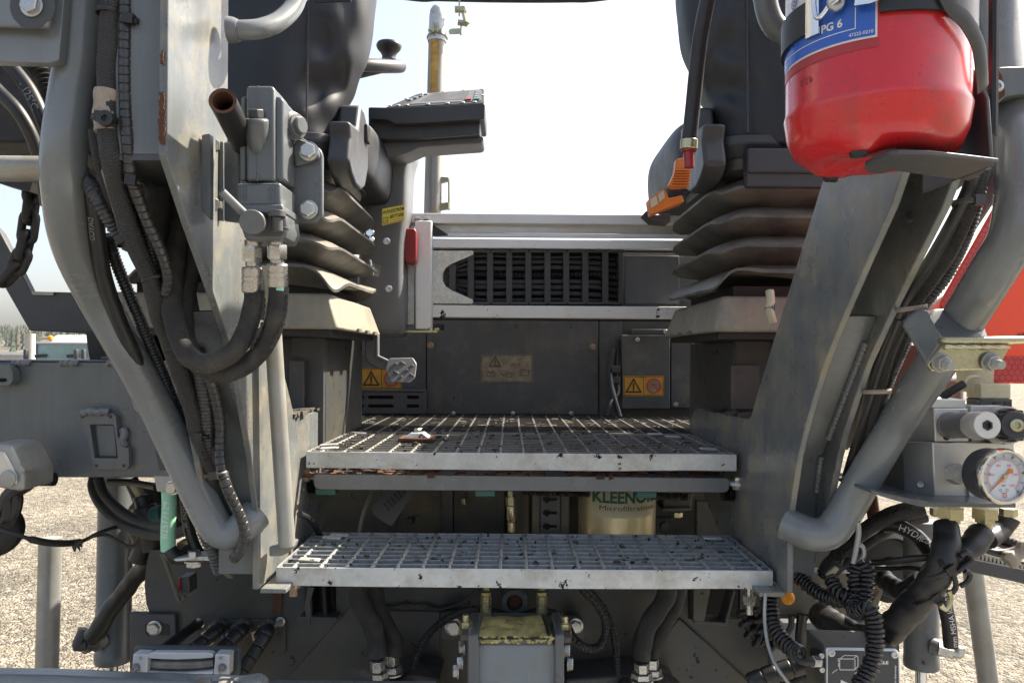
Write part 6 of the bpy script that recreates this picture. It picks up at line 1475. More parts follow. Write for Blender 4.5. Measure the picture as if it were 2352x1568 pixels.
# three hydraulic hoses on the coupling plate
labs = ['left black hose on the coupling plate nearest the round hole', 'middle black hose on the coupling plate with a blue tie', 'right black hose on the coupling plate beside the letter plate corner']
for k, (nx_, ny_, pts) in enumerate(((508, 1437, [(503, 1445), (470, 1470), (430, 1500), (390, 1530)]), (562, 1436, [(557, 1446), (525, 1475), (495, 1502), (455, 1535)]), (621, 1437, [(616, 1447), (590, 1490), (560, 1535), (530, 1590)]))):
    t2 = thing('coupled_hose', labs[k], 'hose', P(nx_, ny_ + 60, YR - .08), 'hoses on the coupling plate')
    ax = (P(pts[1][0], pts[1][1], YR - .09) - P(nx_, ny_, YR - .006)).normalized()
    o0 = P(nx_, ny_, YR - .006)
    b = MB(); b.hexa(o0, o0 + Vector((-.004, -.014, -.004)), .0165); b.hexa(o0 + Vector((-.005, -.015, -.005)), o0 + Vector((-.012, -.030, -.010)), .0150); b.build('nut', M['bolt'], t2)
    q = [o0 + Vector((-.010, -.028, -.008))] + [P(x, y, YR - .05 - .02 * i) for i, (x, y) in enumerate(pts)]
    b = MB(); b.tube(q, lambda s_: .0112 - (.0012 if (s_ / .02) % 1 < .08 else 0), 14, step=.0016); b.build('hose', M['rubber'], t2, ang=60)
    if k == 1:
        b = MB(); b.tube([o0 + Vector((-.012 + math.cos(a) * .0125, -.031 + .004 * math.cos(a), -.011 + math.sin(a) * .0125)) for a in [i * .35 for i in range(19)]], .0015, 6, smooth=False); b.build('blue_tie', M['blue'], t2)
hose('hydraulic_hose', 'thin black hose coming out of the round hole in the rear plate', PL([(459, 1428, YR + .03), (440, 1442, YR - .02), (410, 1464, YR - .06), (375, 1490, YR - .10), (350, 1510, YR - .12)]), .0085, 'rubber')

# roller box (fairlead) on the screed
t = thing('roller_box', 'small aluminium framed roller box at the bottom left with studs', 'roller box', P(420, 1550, 1.14))
Yq = 1.14
FX = lambda x, y: (233.3 + x * .17365 , 1370.8 + y * .1736)
b = MB(); b.pprism([FX(430, 660), FX(1815, 680), FX(1810, 1040), FX(430, 1040)], Yq + .03, .012); b.build('back_plate', M['paint'], t, bevel=.001)
b = MB(); b.prism([P(*FX(440, 745), Yq), P(*FX(1690, 760), Yq), P(*FX(1755, 690), Yq + .032), P(*FX(470, 700), Yq + .032)], (0, .002, -.004)); b.build('box_top', M['paint_light'], t)
b = MB(); b.prism([P(*FX(1690, 762), Yq), P(*FX(1755, 690), Yq + .03), P(*FX(1735, 1045), Yq + .03), P(*FX(1668, 1045), Yq)], (.001, .002, 0)); b.build('box_side', M['olive'], t)
for x0, x1 in ((395, 606), (1480, 1688)):
    b = MB(); b.pprism([FX(x0 + 20, 752), FX(x1, 756), FX(x1 - 8, 1045), FX(x0, 1040)], Yq - .004, .02); b.build('end_block', M['alu'], t, bevel=.0015)
for x, y in ((518, 800), (498, 990), (1575, 800), (1575, 984)): bolt(t, P(*FX(x, y), Yq - .0045), CAMDIR, .0034, 'rivet')
for x, y in ((458, 925), (1598, 925)): bolt(t, P(*FX(x, y), Yq - .0045), CAMDIR, .0048, 'dark_stud')
b = MB(); b.prism([P(*FX(x, y), Yq - .002) for x, y in [(610, 755), (690, 730), (1440, 735), (1470, 760), (1470, 800), (1300, 815), (1000, 826), (800, 822), (610, 808)]], (0, .012, 0)); b.build('upper_jaw', M['alu'], t, bevel=.0012)
b = MB(); b.prism([P(*FX(x, y), Yq - .002) for x, y in [(610, 985), (800, 1000), (1100, 1002), (1470, 975), (1470, 1045), (610, 1045)]], (0, .012, 0)); b.build('lower_jaw', M['alu'], t, bevel=.0012)
b = MB(); b.tube([P(*FX(600, 868), Yq + .012), P(*FX(800, 884), Yq + .010), P(*FX(1050, 890), Yq + .010), P(*FX(1300, 882), Yq + .010), P(*FX(1490, 862), Yq + .012)], .0072, 18); b.build('roller', M['rustpipe'], t)
b = MB()
for k in range(30):
    x = 640 + k * 28; b.prism([P(*FX(x, 985 - abs(k - 15) * .8), Yq + .003), P(*FX(x + 8, 985 - abs(k - 15) * .8), Yq + .003), P(*FX(x + 34, 950 - abs(k - 15) * .8), Yq + .006), P(*FX(x + 26, 950 - abs(k - 15) * .8), Yq + .006)], (0, .004, 0))
stuff(b.build('brush_strips', M['paint_dark'], t))
b = MB(); b.prism([P(*FX(605, 945), Yq + .009), P(*FX(1475, 935), Yq + .009), P(*FX(1475, 1005), Yq + .007), P(*FX(605, 1005), Yq + .007)], (0, .004, 0)); b.build('brush_base', M['galv'], t)
# grey tube along the bottom edge
t = thing('screed_tube', 'scuffed blue grey tube with flat end crossing the bottom left corner', 'tube', P(280, 1600, 1.02))
b = MB(); b.prism(PL([(-80, 1552, 1.0), (120, 1555, 1.0), (300, 1563, 1.0), (540, 1570, 1.0), (575, 1565, 1.0), (594, 1566, 1.0), (601, 1580, 1.0), (602, 1690, 1.0), (-80, 1690, 1.0)]), (0, .036, 0)); b.build('tube_body', M['paint_light'], t, bevel=.016, seg=5)
for x in (467, 517):
    b = MB(); b.obox(P(x, 1572, .998), (.009, 0, 0), (0, .008, .002), (0, 0, .004)); b.build('weld_tab', M['rustpipe'], t, bevel=.001)
b = MB(); b.box(P(600, 1640, 1.08), P(1000, 1575, 1.08) + Vector((0, .02, 0))); b.build('screed_ledge', M['paint'], t, bevel=.003)

# ------------------------------------------------------------------ hydraulic motor in the middle
Ym_ = 1.12
t = thing('hydraulic_motor', 'blue grey hydraulic motor block with yellow grease on its top plate', 'motor', P(1190, 1650, Ym_))
b = MB(); b.pprism(rpx([(1098, 1478), (1280, 1478), (1286, 1490), (1286, 1680), (1092, 1680), (1090, 1490)], 6), Ym_, .14); b.build('housing', M['blue_cap'], t, bevel=.006, seg=3)
for x0, x1 in ((1074, 1100), (1274, 1296)):
    b = MB(); b.pprism(rpx([(x0, 1458), (x1, 1456), (x1, 1680), (x0, 1680)], 5), Ym_ - .012, .10); b.build('flange', M['cast'], t, bevel=.005)
tp = [P(1097, 1463, Ym_ - .008), P(1270, 1463, Ym_ - .008), P(1252, 1417, Ym_ + .085), P(1110, 1417, Ym_ + .085)]
b = MB(); b.prism(tp, (0, 0, -.010)); b.build('top_plate', M['cast'], t, bevel=.002)
b = MB(); n = 40; vv = []
for j in range(14):
    for i in range(n + 1):
        p = tp[0].lerp(tp[1], i / n).lerp(tp[3].lerp(tp[2], i / n), j / 13)
        edge = min(i, n - i, j * 2, (13 - j) * 2) / 5
        vv.append(p + Vector((0, 0, .0005 + max(0, .0045 * noise.noise(p * 60) + .003 * noise.noise(p * 170) + .0022) * min(1, edge + .4))))
b.add(vv, [(j * (n + 1) + i, j * (n + 1) + i + 1, (j + 1) * (n + 1) + i + 1, (j + 1) * (n + 1) + i) for j in range(13) for i in range(n)]); b.build('grease_cake', M['grease'], t)
b = MB()
for k in range(60):
    p = tp[0].lerp(tp[1], random.random()) + Vector((0, -.002, random.uniform(-.006, .002))); b.lathe([(.001, -.003), (.004, 0), (.001, .003)], p, (random.random(), random.random(), 1), 7)
b.jitter(.002, 200); stuff(b.build('grease_blobs', M['grease'], t))
for px, py in ((1070, 1438), (1297, 1442)):
    c = P(px, py, Ym_ + .03); b = MB(); b.pbox(px - 13, py + 20, px + 16, py + 34, Ym_ + .0, .05); b.build('clamp_lug', M['olive'], t, bevel=.002)
    b = MB(); b.hexa(c + Vector((0, 0, -.012)), c + Vector((0, 0, -.002)), .0105); b.hexa(c + Vector((0, 0, -.001)), c + Vector((0, 0, .008)), .0098); b.cyl(c + Vector((0, 0, .008)), c + Vector((0, 0, .018)), .0052, 12); b.build('nut', M['zinc_yellow'], t)
for px, py, s_ in ((1058, 1484, -1), (1054, 1518, -1), (1044, 1540, -1), (1312, 1522, 1), (1305, 1490, 1)):
    bolt(t, P(px + (8 if s_ < 0 else -8), py, Ym_ + .02), (s_, -.15, 0), .0095, 'hex')
b = MB(); b.tube(PL([(1100, 1466, Ym_ - .012), (1180, 1465, Ym_ - .012), (1262, 1466, Ym_ - .012)]), .0016, 6); b.build('gasket_wire', M['rubber'], t)
b = MB(); b.tube([P(1262, 1462, Ym_ - .008) + Vector((0, 0, .003)), P(1248, 1420, Ym_ + .08) + Vector((0, 0, .004))], .003, 6); b.build('seam', M['dark'], t)
# ring boss and valves above the motor
t = thing('eye_boss', 'round greasy steel eye boss above the hydraulic motor', 'boss', P(1182, 1405, 1.28))
b = MB(); b.lathe([(.0215, 0), (.0215, .018), (.0195, .020), (.0135, .020), (.0130, .012)], P(1182, 1375, 1.30), CAMDIR, 32); b.build('ring', M['paint'], t, ang=40)
b = MB(); b.lathe([(.0125, .0), (.0125, .013), (.0105, .015), (.0098, .013)], P(1182, 1375, 1.30), CAMDIR, 28); b.build('pin', M['rust'], t)
for k, px in enumerate((1116, 1244)):
    t = thing('test_valve', ('left', 'right')[k] + ' brass topped test valve standing behind the greasy motor plate', 'valve', P(px, 1415, 1.22), 'test valves')
    a = P(px, 1418, 1.22)
    b = MB(); b.hexa(a, a + Vector((0, 0, .017)), .0085); b.cyl(a + Vector((0, 0, .017)), a + Vector((0, 0, .020)), .006, 14); b.hexa(a + Vector((0, 0, .020)), a + Vector((0, 0, .035)), .0085); b.build('valve_body', M['zinc_yellow'], t)
    b = MB(); b.lathe([(.0055, .035), (.0075, .037), (.0075, .043), (.0045, .045), (.0045, .049), (.0065, .051), (.004, .054)], a, (0, 0, 1), 14); b.build('cap', M['grease'], t)
    b = MB(); b.tube([a + Vector((-.012, .0, .042)), a + Vector((.0, -.010, .044)), a + Vector((.009, .0, .042))], .0016, 6); b.build('cap_cord', M['rubber'], t)
# lug plates with bolts each side
for k, (px, py, pts) in enumerate(((1042, 1442, [(1012, 1405), (1052, 1400), (1070, 1420), (1070, 1465), (1012, 1470)]), (1322, 1440, [(1300, 1413), (1328, 1414), (1346, 1436), (1346, 1470), (1296, 1470)]))):
    t = thing('mounting_lug', ('left', 'right')[k] + ' rounded mounting lug with one bolt beside the hydraulic motor', 'lug', P(px, py + 25, 1.29), 'mounting lugs beside the motor')
    b = MB(); b.pprism(rpx(pts, 12), 1.29, .02); b.build('plate', M['chassis'], t, bevel=.002)
    bolt(t, P(px, py - 4, 1.289), CAMDIR, .0125 if k == 0 else .0105, 'hex')
# thin conduits round the motor
cd = lambda r: corr(r, .0007, .0034)
hose('conduit', 'thin corrugated conduit arching from the left test valve down the left of the motor', PL([(1100, 1398, 1.25), (1062, 1404, 1.26), (1020, 1425, 1.27), (985, 1455, 1.27), (962, 1495, 1.27), (950, 1530, 1.27), (944, 1600, 1.27)]), cd(.0062), 'conduit', 'conduit', 12, .0010)
hose('conduit', 'thin corrugated conduit looping from the right test valve back up to the step', PL([(1250, 1404, 1.25), (1280, 1410, 1.25), (1300, 1430, 1.24), (1318, 1465, 1.23), (1345, 1486, 1.22), (1375, 1484, 1.22), (1390, 1460, 1.22), (1390, 1425, 1.22), (1372, 1388, 1.23), (1345, 1360, 1.24), (1325, 1340, 1.25)]), cd(.0066), 'conduit', 'conduit', 12, .0010)
hose('conduit', 'thin corrugated conduit hanging down right of the looped one', PL([(1345, 1345, 1.26), (1375, 1378, 1.25), (1398, 1420, 1.24), (1412, 1470, 1.24), (1418, 1530, 1.24), (1420, 1546, 1.24)]), cd(.0058), 'conduit', 'conduit', 12, .0010)
hose('conduit', 'oily conduit joining the two test valves behind the motor', PL([(1130, 1402, 1.27), (1165, 1412, 1.28), (1205, 1410, 1.28), (1240, 1400, 1.27)]), cd(.0055), 'conduit', 'conduit', 12, .0010)
hose('conduit', 'oily cable rising to the right under the lower step edge', PL([(1010, 1400, 1.30), (1050, 1388, 1.29), (1085, 1365, 1.28), (1110, 1345, 1.27)]), .004, 'rubber', 'cable')
# sleeved hose pairs with zinc fittings
rough = lambda ph: (lambda s_, a: .07 * math.sin(s_ * 60 + a + ph) + .05 * math.sin(s_ * 150 + 2 * a + ph))
pairs = [('left', [[(822, 1335), (822, 1370), (836, 1405), (856, 1440), (866, 1475), (868, 1505)], [(858, 1335), (862, 1375), (876, 1415), (898, 1450), (906, 1485), (902, 1500)]], [(867, 1516, 1560, 1.20), (900, 1502, 1545, 1.24)]),
         ('right', [[(1535, 1335), (1528, 1370), (1508, 1405), (1488, 1440), (1474, 1485), (1472, 1510)], [(1558, 1335), (1552, 1380), (1535, 1418), (1514, 1450), (1500, 1485), (1494, 1505)]], [(1474, 1522, 1560, 1.20), (1497, 1512, 1550, 1.24)])]
for sd_, hs, ft_ in pairs:
    for i, h_ in enumerate(hs):
        b = MB(); b.tube(PL([(x, y, 1.21 + .03 * i) for x, y in h_]), .0150 if i == 0 else .0140, 16, step=.005, sh=rough(i * 2 + (sd_ == 'right')))
        tag(b.build('sleeved_hose', M['weave'], ang=60), ('outer', 'inner')[i if sd_ == 'left' else 1 - i] + ' thick oily sleeved hose of the ' + sd_ + ' pair below the lower step', 'hose', 'sleeved hose pairs below the step')
    for i, (px, y0, y1, Yf) in enumerate(ft_):
        tf = thing('hex_fitting', ('front', 'rear')[i] + ' zinc hexagon fitting at the foot of the ' + sd_ + ' sleeved hose pair', 'fitting', P(px, y1, Yf), 'zinc fittings under the sleeved hoses')
        a, c = P(px, y1, Yf), P(px, y0, Yf); d = c - a
        b = MB(); b.hexa(a + d * .45, a + d, .0118); b.build('hexagon', M['bolt'], tf, bevel=.0006)
        b = MB(); b.hexa(a + d * .08, a + d * .42, .0165); b.lathe([(.019, 0), (.019, .10 * d.length)], a - d * .04, d, 20); b.build('nut', M['bolt'], tf, bevel=.0006)
    b = MB(); pa_ = P(ft_[0][0] + 20, ft_[0][2] + 4, 1.24); b.lathe([(.052, -.035), (.052, -.008), (.046, 0), (.002, .001)], pa_, (0, 0, 1), 30)
    tag(b.build('port_plate', M['asphalt']), 'round oil caked port plate under the ' + sd_ + ' sleeved hose pair', 'plate')
b = MB(); b.lathe([(.022, -.02), (.022, .004), (.012, .012)], P(821, 1562, 1.12), (0, -.4, 1), 18); tag(b.build('dirt_cap', M['asphalt']), 'dirt caked round cap at the bottom edge left of the sleeved hoses', 'cap')
# ragged strip hanging from the step
b = MB(); b.prism(PL([(706, 1350, 1.12), (718, 1350, 1.12), (716, 1380, 1.12), (712, 1402, 1.12), (708, 1435, 1.12), (702, 1458, 1.12), (700, 1452, 1.12), (702, 1430, 1.12), (700, 1395, 1.12), (704, 1370, 1.12)]), (0, .004, 0)); b.jitter(.004, 60)
tag(b.build('rubber_rag', M['rubber']), 'torn strip of black rag hanging under the lower step left end', 'rag')

# ================================================================== CAVITY BETWEEN THE STEPS
Yk = 1.52
t = thing('cavity_liner', 'dark dusty sheet metal cavity between the two grating steps', 'panel', P(1180, 1230, Yk))
b = MB(); b.pbox(640, 1090, 1800, 1330, Yk + .03, .006); b.build('back_sheet', M['olive'], t)
b = MB(); b.pprism([(940, 1110), (1022, 1110), (1022, 1260), (900, 1260)], Yk + .012, .01); b.build('left_sheet', M['olive'], t, bevel=.001)
b = MB(); b.pprism([(1014, 1110), (1040, 1110), (1040, 1260), (1018, 1260)], Yk + .0, .01); b.build('sheet_edge', M['paint_dark'], t, bevel=.001)
b = MB(); b.pprism([(1042, 1110), (1160, 1110), (1158, 1260), (1042, 1260)], Yk + .010, .01); b.build('middle_sheet', M['olive'], t, bevel=.001)
b = MB(); b.pprism([(1600, 1150), (1690, 1150), (1690, 1300), (1600, 1300)], Yk - .05, .02); b.build('right_sheet', M['olive'], t, bevel=.002)
b = MB(); p = P(1182, 1230, Yk - .05); b.cyl(P(1192, 1250, Yk), P(1192, 1110, Yk), .020, 20); b.build('column_tube', M['olive'], t)
b = MB()
hole = lambda cy: [(1286, cy - 3), (1291, cy - 9), (1296, cy - 3), (1302, cy - 4), (1304, cy), (1302, cy + 4), (1296, cy + 3), (1291, cy + 9), (1286, cy + 3)]
hs_ = [[(x - 30, y) for x, y in hole(cy)] for cy in (1146, 1177, 1208)]
hs_ = [[(1256 + (x - 1261) * 1.9, y) for x, y in h_] for h_ in hs_]
b.holed(PL([(x, y, Yk - .11) for x, y in rect(1242, 1110, 1286, 1240)]), [PL([(x, y, Yk - .11) for x, y in h_]) for h_ in hs_], (0, .004, 0)); b.build('slotted_strip', M['paint_dark'], t)
b = MB(); b.pbox(1222, 1110, 1241, 1240, Yk - .10, .02); b.pbox(1287, 1110, 1308, 1240, Yk - .10, .02); b.build('strip_rail', M['olive'], t, bevel=.001)
t = thing('test_fitting', 'zinc hydraulic fitting stack standing in the cavity between the steps', 'fitting', P(1176, 1220, 1.40))
a, c = P(1175, 1220, 1.40), P(1173, 1124, 1.40); d = (c - a); L_ = d.length
b = MB(); b.lathe([(.007, 0), (.0078, .22 * L_), (.006, .24 * L_), (.0085, .3 * L_), (.0085, .62 * L_), (.006, .64 * L_)], a, d, 16); b.hexa(a + d * .64, a + d * .84, .0095); b.cyl(a + d * .84, c, .006, 14); b.build('stack', M['zinc_yellow'], t, bevel=0)
bolt(t, P(1063, 1150, 1.52), (1, -.5, 0), .008, 'yellow_nut')
t = thing('filter_can', 'yellowish metal oil filter can with green printed label between the steps', 'filter', P(1415, 1228, 1.36))
fc = P(1416, 1228, 1.40); fr_ = P(1504, 1228, 1.40).x - fc.x
b = MB(); b.lathe([(fr_ * .97, -.02), (fr_, -.012), (fr_, .11)], fc, (0, 0, 1), 64); b.build('can', M['can'], t, ang=50)
def onfc(px0): return lambda u, v: None
def fcyl(u, v, e=.0008):
    """u: photo pixels from the can axis at its front, v: height"""
    a = math.asin(max(-1, min(1, u))); return fc + Vector((math.sin(a) * (fr_ + e), -math.cos(a) * (fr_ + e), v))
b = MB(); n = 26; vs_ = []
for i in range(n + 1):
    u = -.74 + 1.70 * i / n
    for v in (.047, .047 + .062): vs_.append(fcyl(u, v - .002 * (1 - u * u)))
b.add(vs_, [(2 * i, 2 * i + 2, 2 * i + 3, 2 * i + 1) for i in range(n)]); fl = b.build('label', M['canlabel'], t, ang=60)
b = MB(); text(b, 'KLEENOIL', lambda u, v: fcyl(-.70 + u, .0700 + v, .0014), 1.60, .022, .035); b.build('brand_print', M['green_ink'], fl)
b = MB(); text(b, 'Microfiltration', lambda u, v: fcyl(-.54 + u, .0575 + v, .0014), 1.36, .0085); b.build('small_print', M['ink'], fl)
b = MB(); b.tube([P(1200 + k * 18, 1128 + .6 * k, 1.36) for k in range(22)], corr(.006, .0014, .005), 10, step=.0013); tag(b.build('conduit', M['conduit']), 'thin corrugated conduit running level under the support bar above the filter can', 'conduit')
# slotted dark cover hanging at the left of the cavity
t = thing('louvred_cover', 'small dark slotted cover hanging at a slant behind the support bar', 'cover', P(885, 1205, 1.36))
lv = lambda x, y: (588 + x * .3705, 987 + y * .3705)
b = MB(); b.pprism(rpx([lv(718, 480), lv(800, 370), lv(1000, 370), lv(838, 598), lv(745, 540), lv(725, 510)], 4), 1.36, .03); b.build('cover', M['paint_dark'], t, bevel=.003)
for k in range(6):
    x0, y0 = 790 + k * 20, 460 - k * 20
    b = MB(); b.prism([P(*lv(x0, y0), 1.3585), P(*lv(x0 + 10, y0 - 10), 1.3585), P(*lv(x0 + 42, y0 + 32), 1.3585), P(*lv(x0 + 32, y0 + 42), 1.3585)], (0, .001, 0)); b.build('slot', M['ink'], t)
hose('cavity_cable', 'thin grey cable hanging at the left of the dark cavity', PL([(858, 1125, 1.40), (842, 1160, 1.40), (832, 1190, 1.40), (826, 1225, 1.40), (824, 1250, 1.40)]), .0035, 'paint', 'cable')
hose('cavity_cable', 'black cable leaving the left column foot behind the loose pole', PL([(688, 1180, 1.10), (708, 1190, 1.14), (722, 1206, 1.18), (735, 1228, 1.22)]), .0045, 'rubber', 'cable')
t = thing('mounting_hanger', 'dark hanger with pin and bolt right of the filter can', 'hanger', P(1555, 1180, 1.42))
b = MB(); b.pprism(rpx([(1520, 1120), (1595, 1120), (1588, 1168), (1524, 1170)], 6), 1.42, .06); b.build('hanger_block', M['olive'], t, bevel=.006)
b = MB(); b.pprism(rpx([(1520, 1167), (1590, 1166), (1588, 1172), (1524, 1175)], 2), 1.41, .07); b.build('hanger_plate', M['olive'], t, bevel=.001)
bolt(t, P(1556, 1176, 1.43), (0, 0, -1), .0095, 'yellow_nut')
b = MB(); b.pprism(rect(1505, 1190, 1548, 1193), 1.45, .03); b.lathe([(.008, 0), (.008, .012)], P(1524, 1206, 1.46), CAMDIR, 16); b.build('pin_plate', M['paint_dark'], t, bevel=.001)
# ================================================================== RIGHT SIDE
yr_ = [(300, .69), (400, .70), (520, .735), (660, .79), (800, .85), (900, .89), (1050, .955), (1160, 1.0)]
def yo(py, d=0.):
    for (a, ya), (c, yc) in zip(yr_, yr_[1:]):
        if py <= c: return ya + (yc - ya) * (py - a) / (c - a) + d
    return yr_[-1][1] + d
def rp(pts, d=0.): return [P(x, y, yo(y, d)) for x, y in pts]
rb1 = hose('braided_hose', 'braided hose along the outer edge of the right column tied with cable ties', rp([(2258, 385), (2246, 430), (2227, 478), (2206, 528), (2183, 578), (2156, 620), (2127, 660), (2102, 692), (2083, 719), (2060, 766), (2042, 808), (2028, 856), (2016, 904), (2005, 945), (1994, 985), (1984, 1020), (1972, 1060), (1955, 1110)], .02), .0072, 'braid', 'hose', 14, .004)
hose('corrugated_conduit', 'corrugated conduit outermost in the right hand hose bundle', rp([(2256, 400), (2240, 470), (2222, 530), (2196, 590), (2168, 640), (2140, 676), (2112, 715), (2090, 760), (2066, 815), (2044, 865), (2028, 910)], .045), corr(.0066, .0009, .0046), 'conduit', 'conduit', 12, .0012)
hose('hydraulic_hose', 'smooth black hose innermost in the right hand hose bundle', rp([(2238, 400), (2216, 455), (2188, 510), (2160, 560), (2130, 610), (2100, 655), (2074, 700), (2052, 742), (2032, 790), (2015, 840), (2000, 890), (1988, 940), (1976, 990), (1962, 1040), (1942, 1110)], .016), .0062, 'rubber')
hose('braided_hose', 'second braided hose lower in the right hand bundle', rp([(2096, 720), (2070, 790), (2046, 850), (2030, 900), (2014, 955), (2000, 1005), (1986, 1055), (1968, 1110)], .04), .0062, 'braid', 'hose', 12)
hose('hydraulic_hose', 'thin black hose at the right column edge below the first tie', rp([(2064, 730), (2040, 790), (2018, 850), (1998, 915), (1978, 975), (1962, 1030), (1944, 1090)], .012), .0048, 'rubber')
tie(rb1, 2226, 466, 0, .0135, (1, .0), 'wrap', True, .725); tie(rb1, 2094, 708, 0, .014, (1, -.15), 'tape', False, .81); tie(rb1, 2014, 898, 0, .0145, (1, -.05), 'tape', False, .895)
b = MB(); b.pbox(2010, 790, 2130, 1000, 1.10, .05); tag(b.build('side_panel', M['dark'], bevel=.003), 'dark panel glimpsed behind the right hand hose bundle', 'panel')
b = MB(); b.pbox(2050, 862, 2220, 1020, 1.22, .05); tag(b.build('tank_wall', M['olive'], bevel=.01), 'dusty tank wall behind the right handrail above the manifold', 'tank')
# gusset bracket on the handrail
t = thing('handrail_bracket', 'dark blue grey bent gusset carrying the right handrail and zinc angle', 'bracket', P(2140, 850, .80))
b = MB(); b.prism(PL([(2077, 748, .775), (2081, 735, .775), (2092, 722, .775), (2110, 713, .775), (2128, 709, .775), (2168, 775, .775), (2129, 838, .775), (2124, 824, .775)]), (0, .006, 0)); b.build('gusset_plate', M['paint'], t, bevel=.002)
b = MB(); b.prism([P(2110, 712, .776), P(2180, 708, .80), P(2260, 742, .80), P(2272, 775, .776), P(2166, 777, .776)], (0, .006, 0)); b.build('saddle', M['paint'], t, bevel=.003)
# zinc angle with two studs
t = thing('zinc_angle', 'yellow zinc angle bracket with two studs right of the handrail', 'bracket', P(2240, 852, .74))
b = MB(); b.prism(PL([(2166, 791, .735), (2322, 793, .735), (2297, 838, .735), (2294, 848, .735), (2140, 852, .735), (2130, 838, .735)]), (0, .004, 0)); b.build('plate', M['zinc_yellow'], t, bevel=.001)
b = MB(); b.prism(PL([(2166, 774, .732), (2420, 771, .732), (2420, 785, .732), (2322, 791, .732), (2166, 790, .732)]), (0, .012, 0)); b.build('rolled_lip', M['zinc_yellow'], t, bevel=.004)
b = MB(); b.tube(PL([(2168, 796, .733), (2240, 797, .733), (2318, 797, .733)]), lambda q: .0022 + .0006 * math.sin(q * 500), 8, step=.003); b.build('weld', M['zinc_yellow'], t)
for px, py in ((2161, 832), (2274, 830)): bolt(t, P(px, py, .734), (.12, -1, -.22), .0075, 'dark_stud')
# red triangular vehicle plate
Yt_ = .97
t = thing('warning_triangle', 'fluorescent red triangle plate with hexagon patterned border at the right edge', 'sign', P(2420, 880, Yt_))
tri = [(2163, 688), (2158, 706), (2246, 860), (2262, 880), (2640, 884), (2662, 868), (2750, 712), (2744, 692), (2470, 210), (2434, 210)]
cxy = (2452, 640)
b = MB(); b.prism([P(x, y, Yt_) for x, y in rpx(tri, 6)], (0, .003, 0)); b.build('plate', M['fluor'], t, bevel=.0008)
inner = [(cxy[0] + (x - cxy[0]) * .80, cxy[1] + (y - cxy[1]) * (.80 if y < 700 else .74)) for x, y in tri]
b = MB()
q = [P(cxy[0] + (x - cxy[0]) * .985, cxy[1] + (y - cxy[1]) * .985, Yt_ - .0012) for x, y in tri]; qi = [P(x, y, Yt_ - .0012) for x, y in inner]
b.holed(q, [qi], (0, .0009, 0)); b.build('border', M['reflex'], t)
b = MB(); ptext(b, '69R-012', 2338, 764, 2400, 773, Yt_ - .001); b.build('code_print', M['ink'], t)
# pale cloth strip behind (tarp glimpse) and mast right of the column
hose('dark_stay', 'dark round stay seen against the sky behind the right handrail', PL([(2300, 390, 1.15), (2265, 440, 1.15), (2215, 515, 1.15), (2160, 600, 1.15)]), .018, 'paint_black', 'tube')
hose('bent_stay', 'thin grey rod crossing the sky gap beside the red triangle', PL([(2110, 720, 1.0), (2145, 705, 1.0), (2172, 688, 1.0), (2220, 672, 1.0)]), .006, 'pipe', 'rod')

# ------------------------------------------------------------------ valve manifold with pressure gauge
t = thing('valve_manifold', 'machined aluminium valve manifold on a grey plate at the right', 'manifold', P(2200, 1155, .95))
Q = lambda x, y: (2041.7 + x * .186, 875 + y * .186)
Ya = .93
b = MB(); b.prism([P(*Q(537, 757), Ya), P(*Q(1550, 760), Ya), P(*Q(1560, 1482), Ya), P(*Q(568, 1482), Ya)], (0, .12, 0)); b.build('main_block', M['machined'], t, bevel=.0012)
b = MB(); b.prism([P(*Q(170, 745), Ya + .03), P(*Q(536, 750), Ya + .001), P(*Q(566, 1480), Ya + .001), P(*Q(190, 1405), Ya + .03)], (0, .10, 0)); b.build('side_block', M['machined_dark'], t, bevel=.001)
b = MB(); b.lathe([(.0038, 0), (.0035, .0004), (.0028, -.0)], P(*Q(390, 1272), Ya + .010), (-.6, -1, 0), 16); b.build('plug', M['machined'], t)
b = MB(); b.prism([P(*Q(556, 337), Ya + .002), P(*Q(972, 337), Ya + .002), P(*Q(990, 746), Ya + .002), P(*Q(572, 746), Ya + .002)], (0, .10, 0)); b.build('upper_block', M['machined'], t, bevel=.001)
b = MB(); b.prism([P(*Q(250, 330), Ya + .03), P(*Q(553, 336), Ya + .003), P(*Q(568, 744), Ya + .003), P(*Q(250, 744), Ya + .03)], (0, .08, 0)); b.build('upper_side_block', M['machined_dark'], t, bevel=.001)
b = MB(); b.prism([P(*Q(530, 225), Ya + .004), P(*Q(948, 225), Ya + .004), P(*Q(948, 332), Ya + .004), P(*Q(535, 332), Ya + .004)], (0, .10, 0)); b.build('cap_block', M['machined'], t, bevel=.001)
b = MB(); b.prism([P(*Q(1010, 300), Ya + .01), P(*Q(1400, 300), Ya + .01), P(*Q(1420, 750), Ya + .01), P(*Q(1020, 750), Ya + .01)], (0, .08, 0)); b.build('second_block', M['machined'], t, bevel=.001)
b = MB(); b.pbox(*Q(972, 300), *Q(1008, 745), Ya + .02, .05); b.build('gap_shadow_plate', M['dark'], t)  # dark sheet put in as the shade between the blocks
b = MB(); ptext(b, 'P2', *Q(880, 365), *Q(945, 418), Ya + .0012); b.build('stamp', M['grey_ink'], t)
b = MB(); b.lathe([(.0040, 0), (.0040, .0008), (.0022, .0009), (.0020, -.001)], P(*Q(710, 690), Ya + .002), CAMDIR, 16); b.build('port_hole', M['ink'], t)
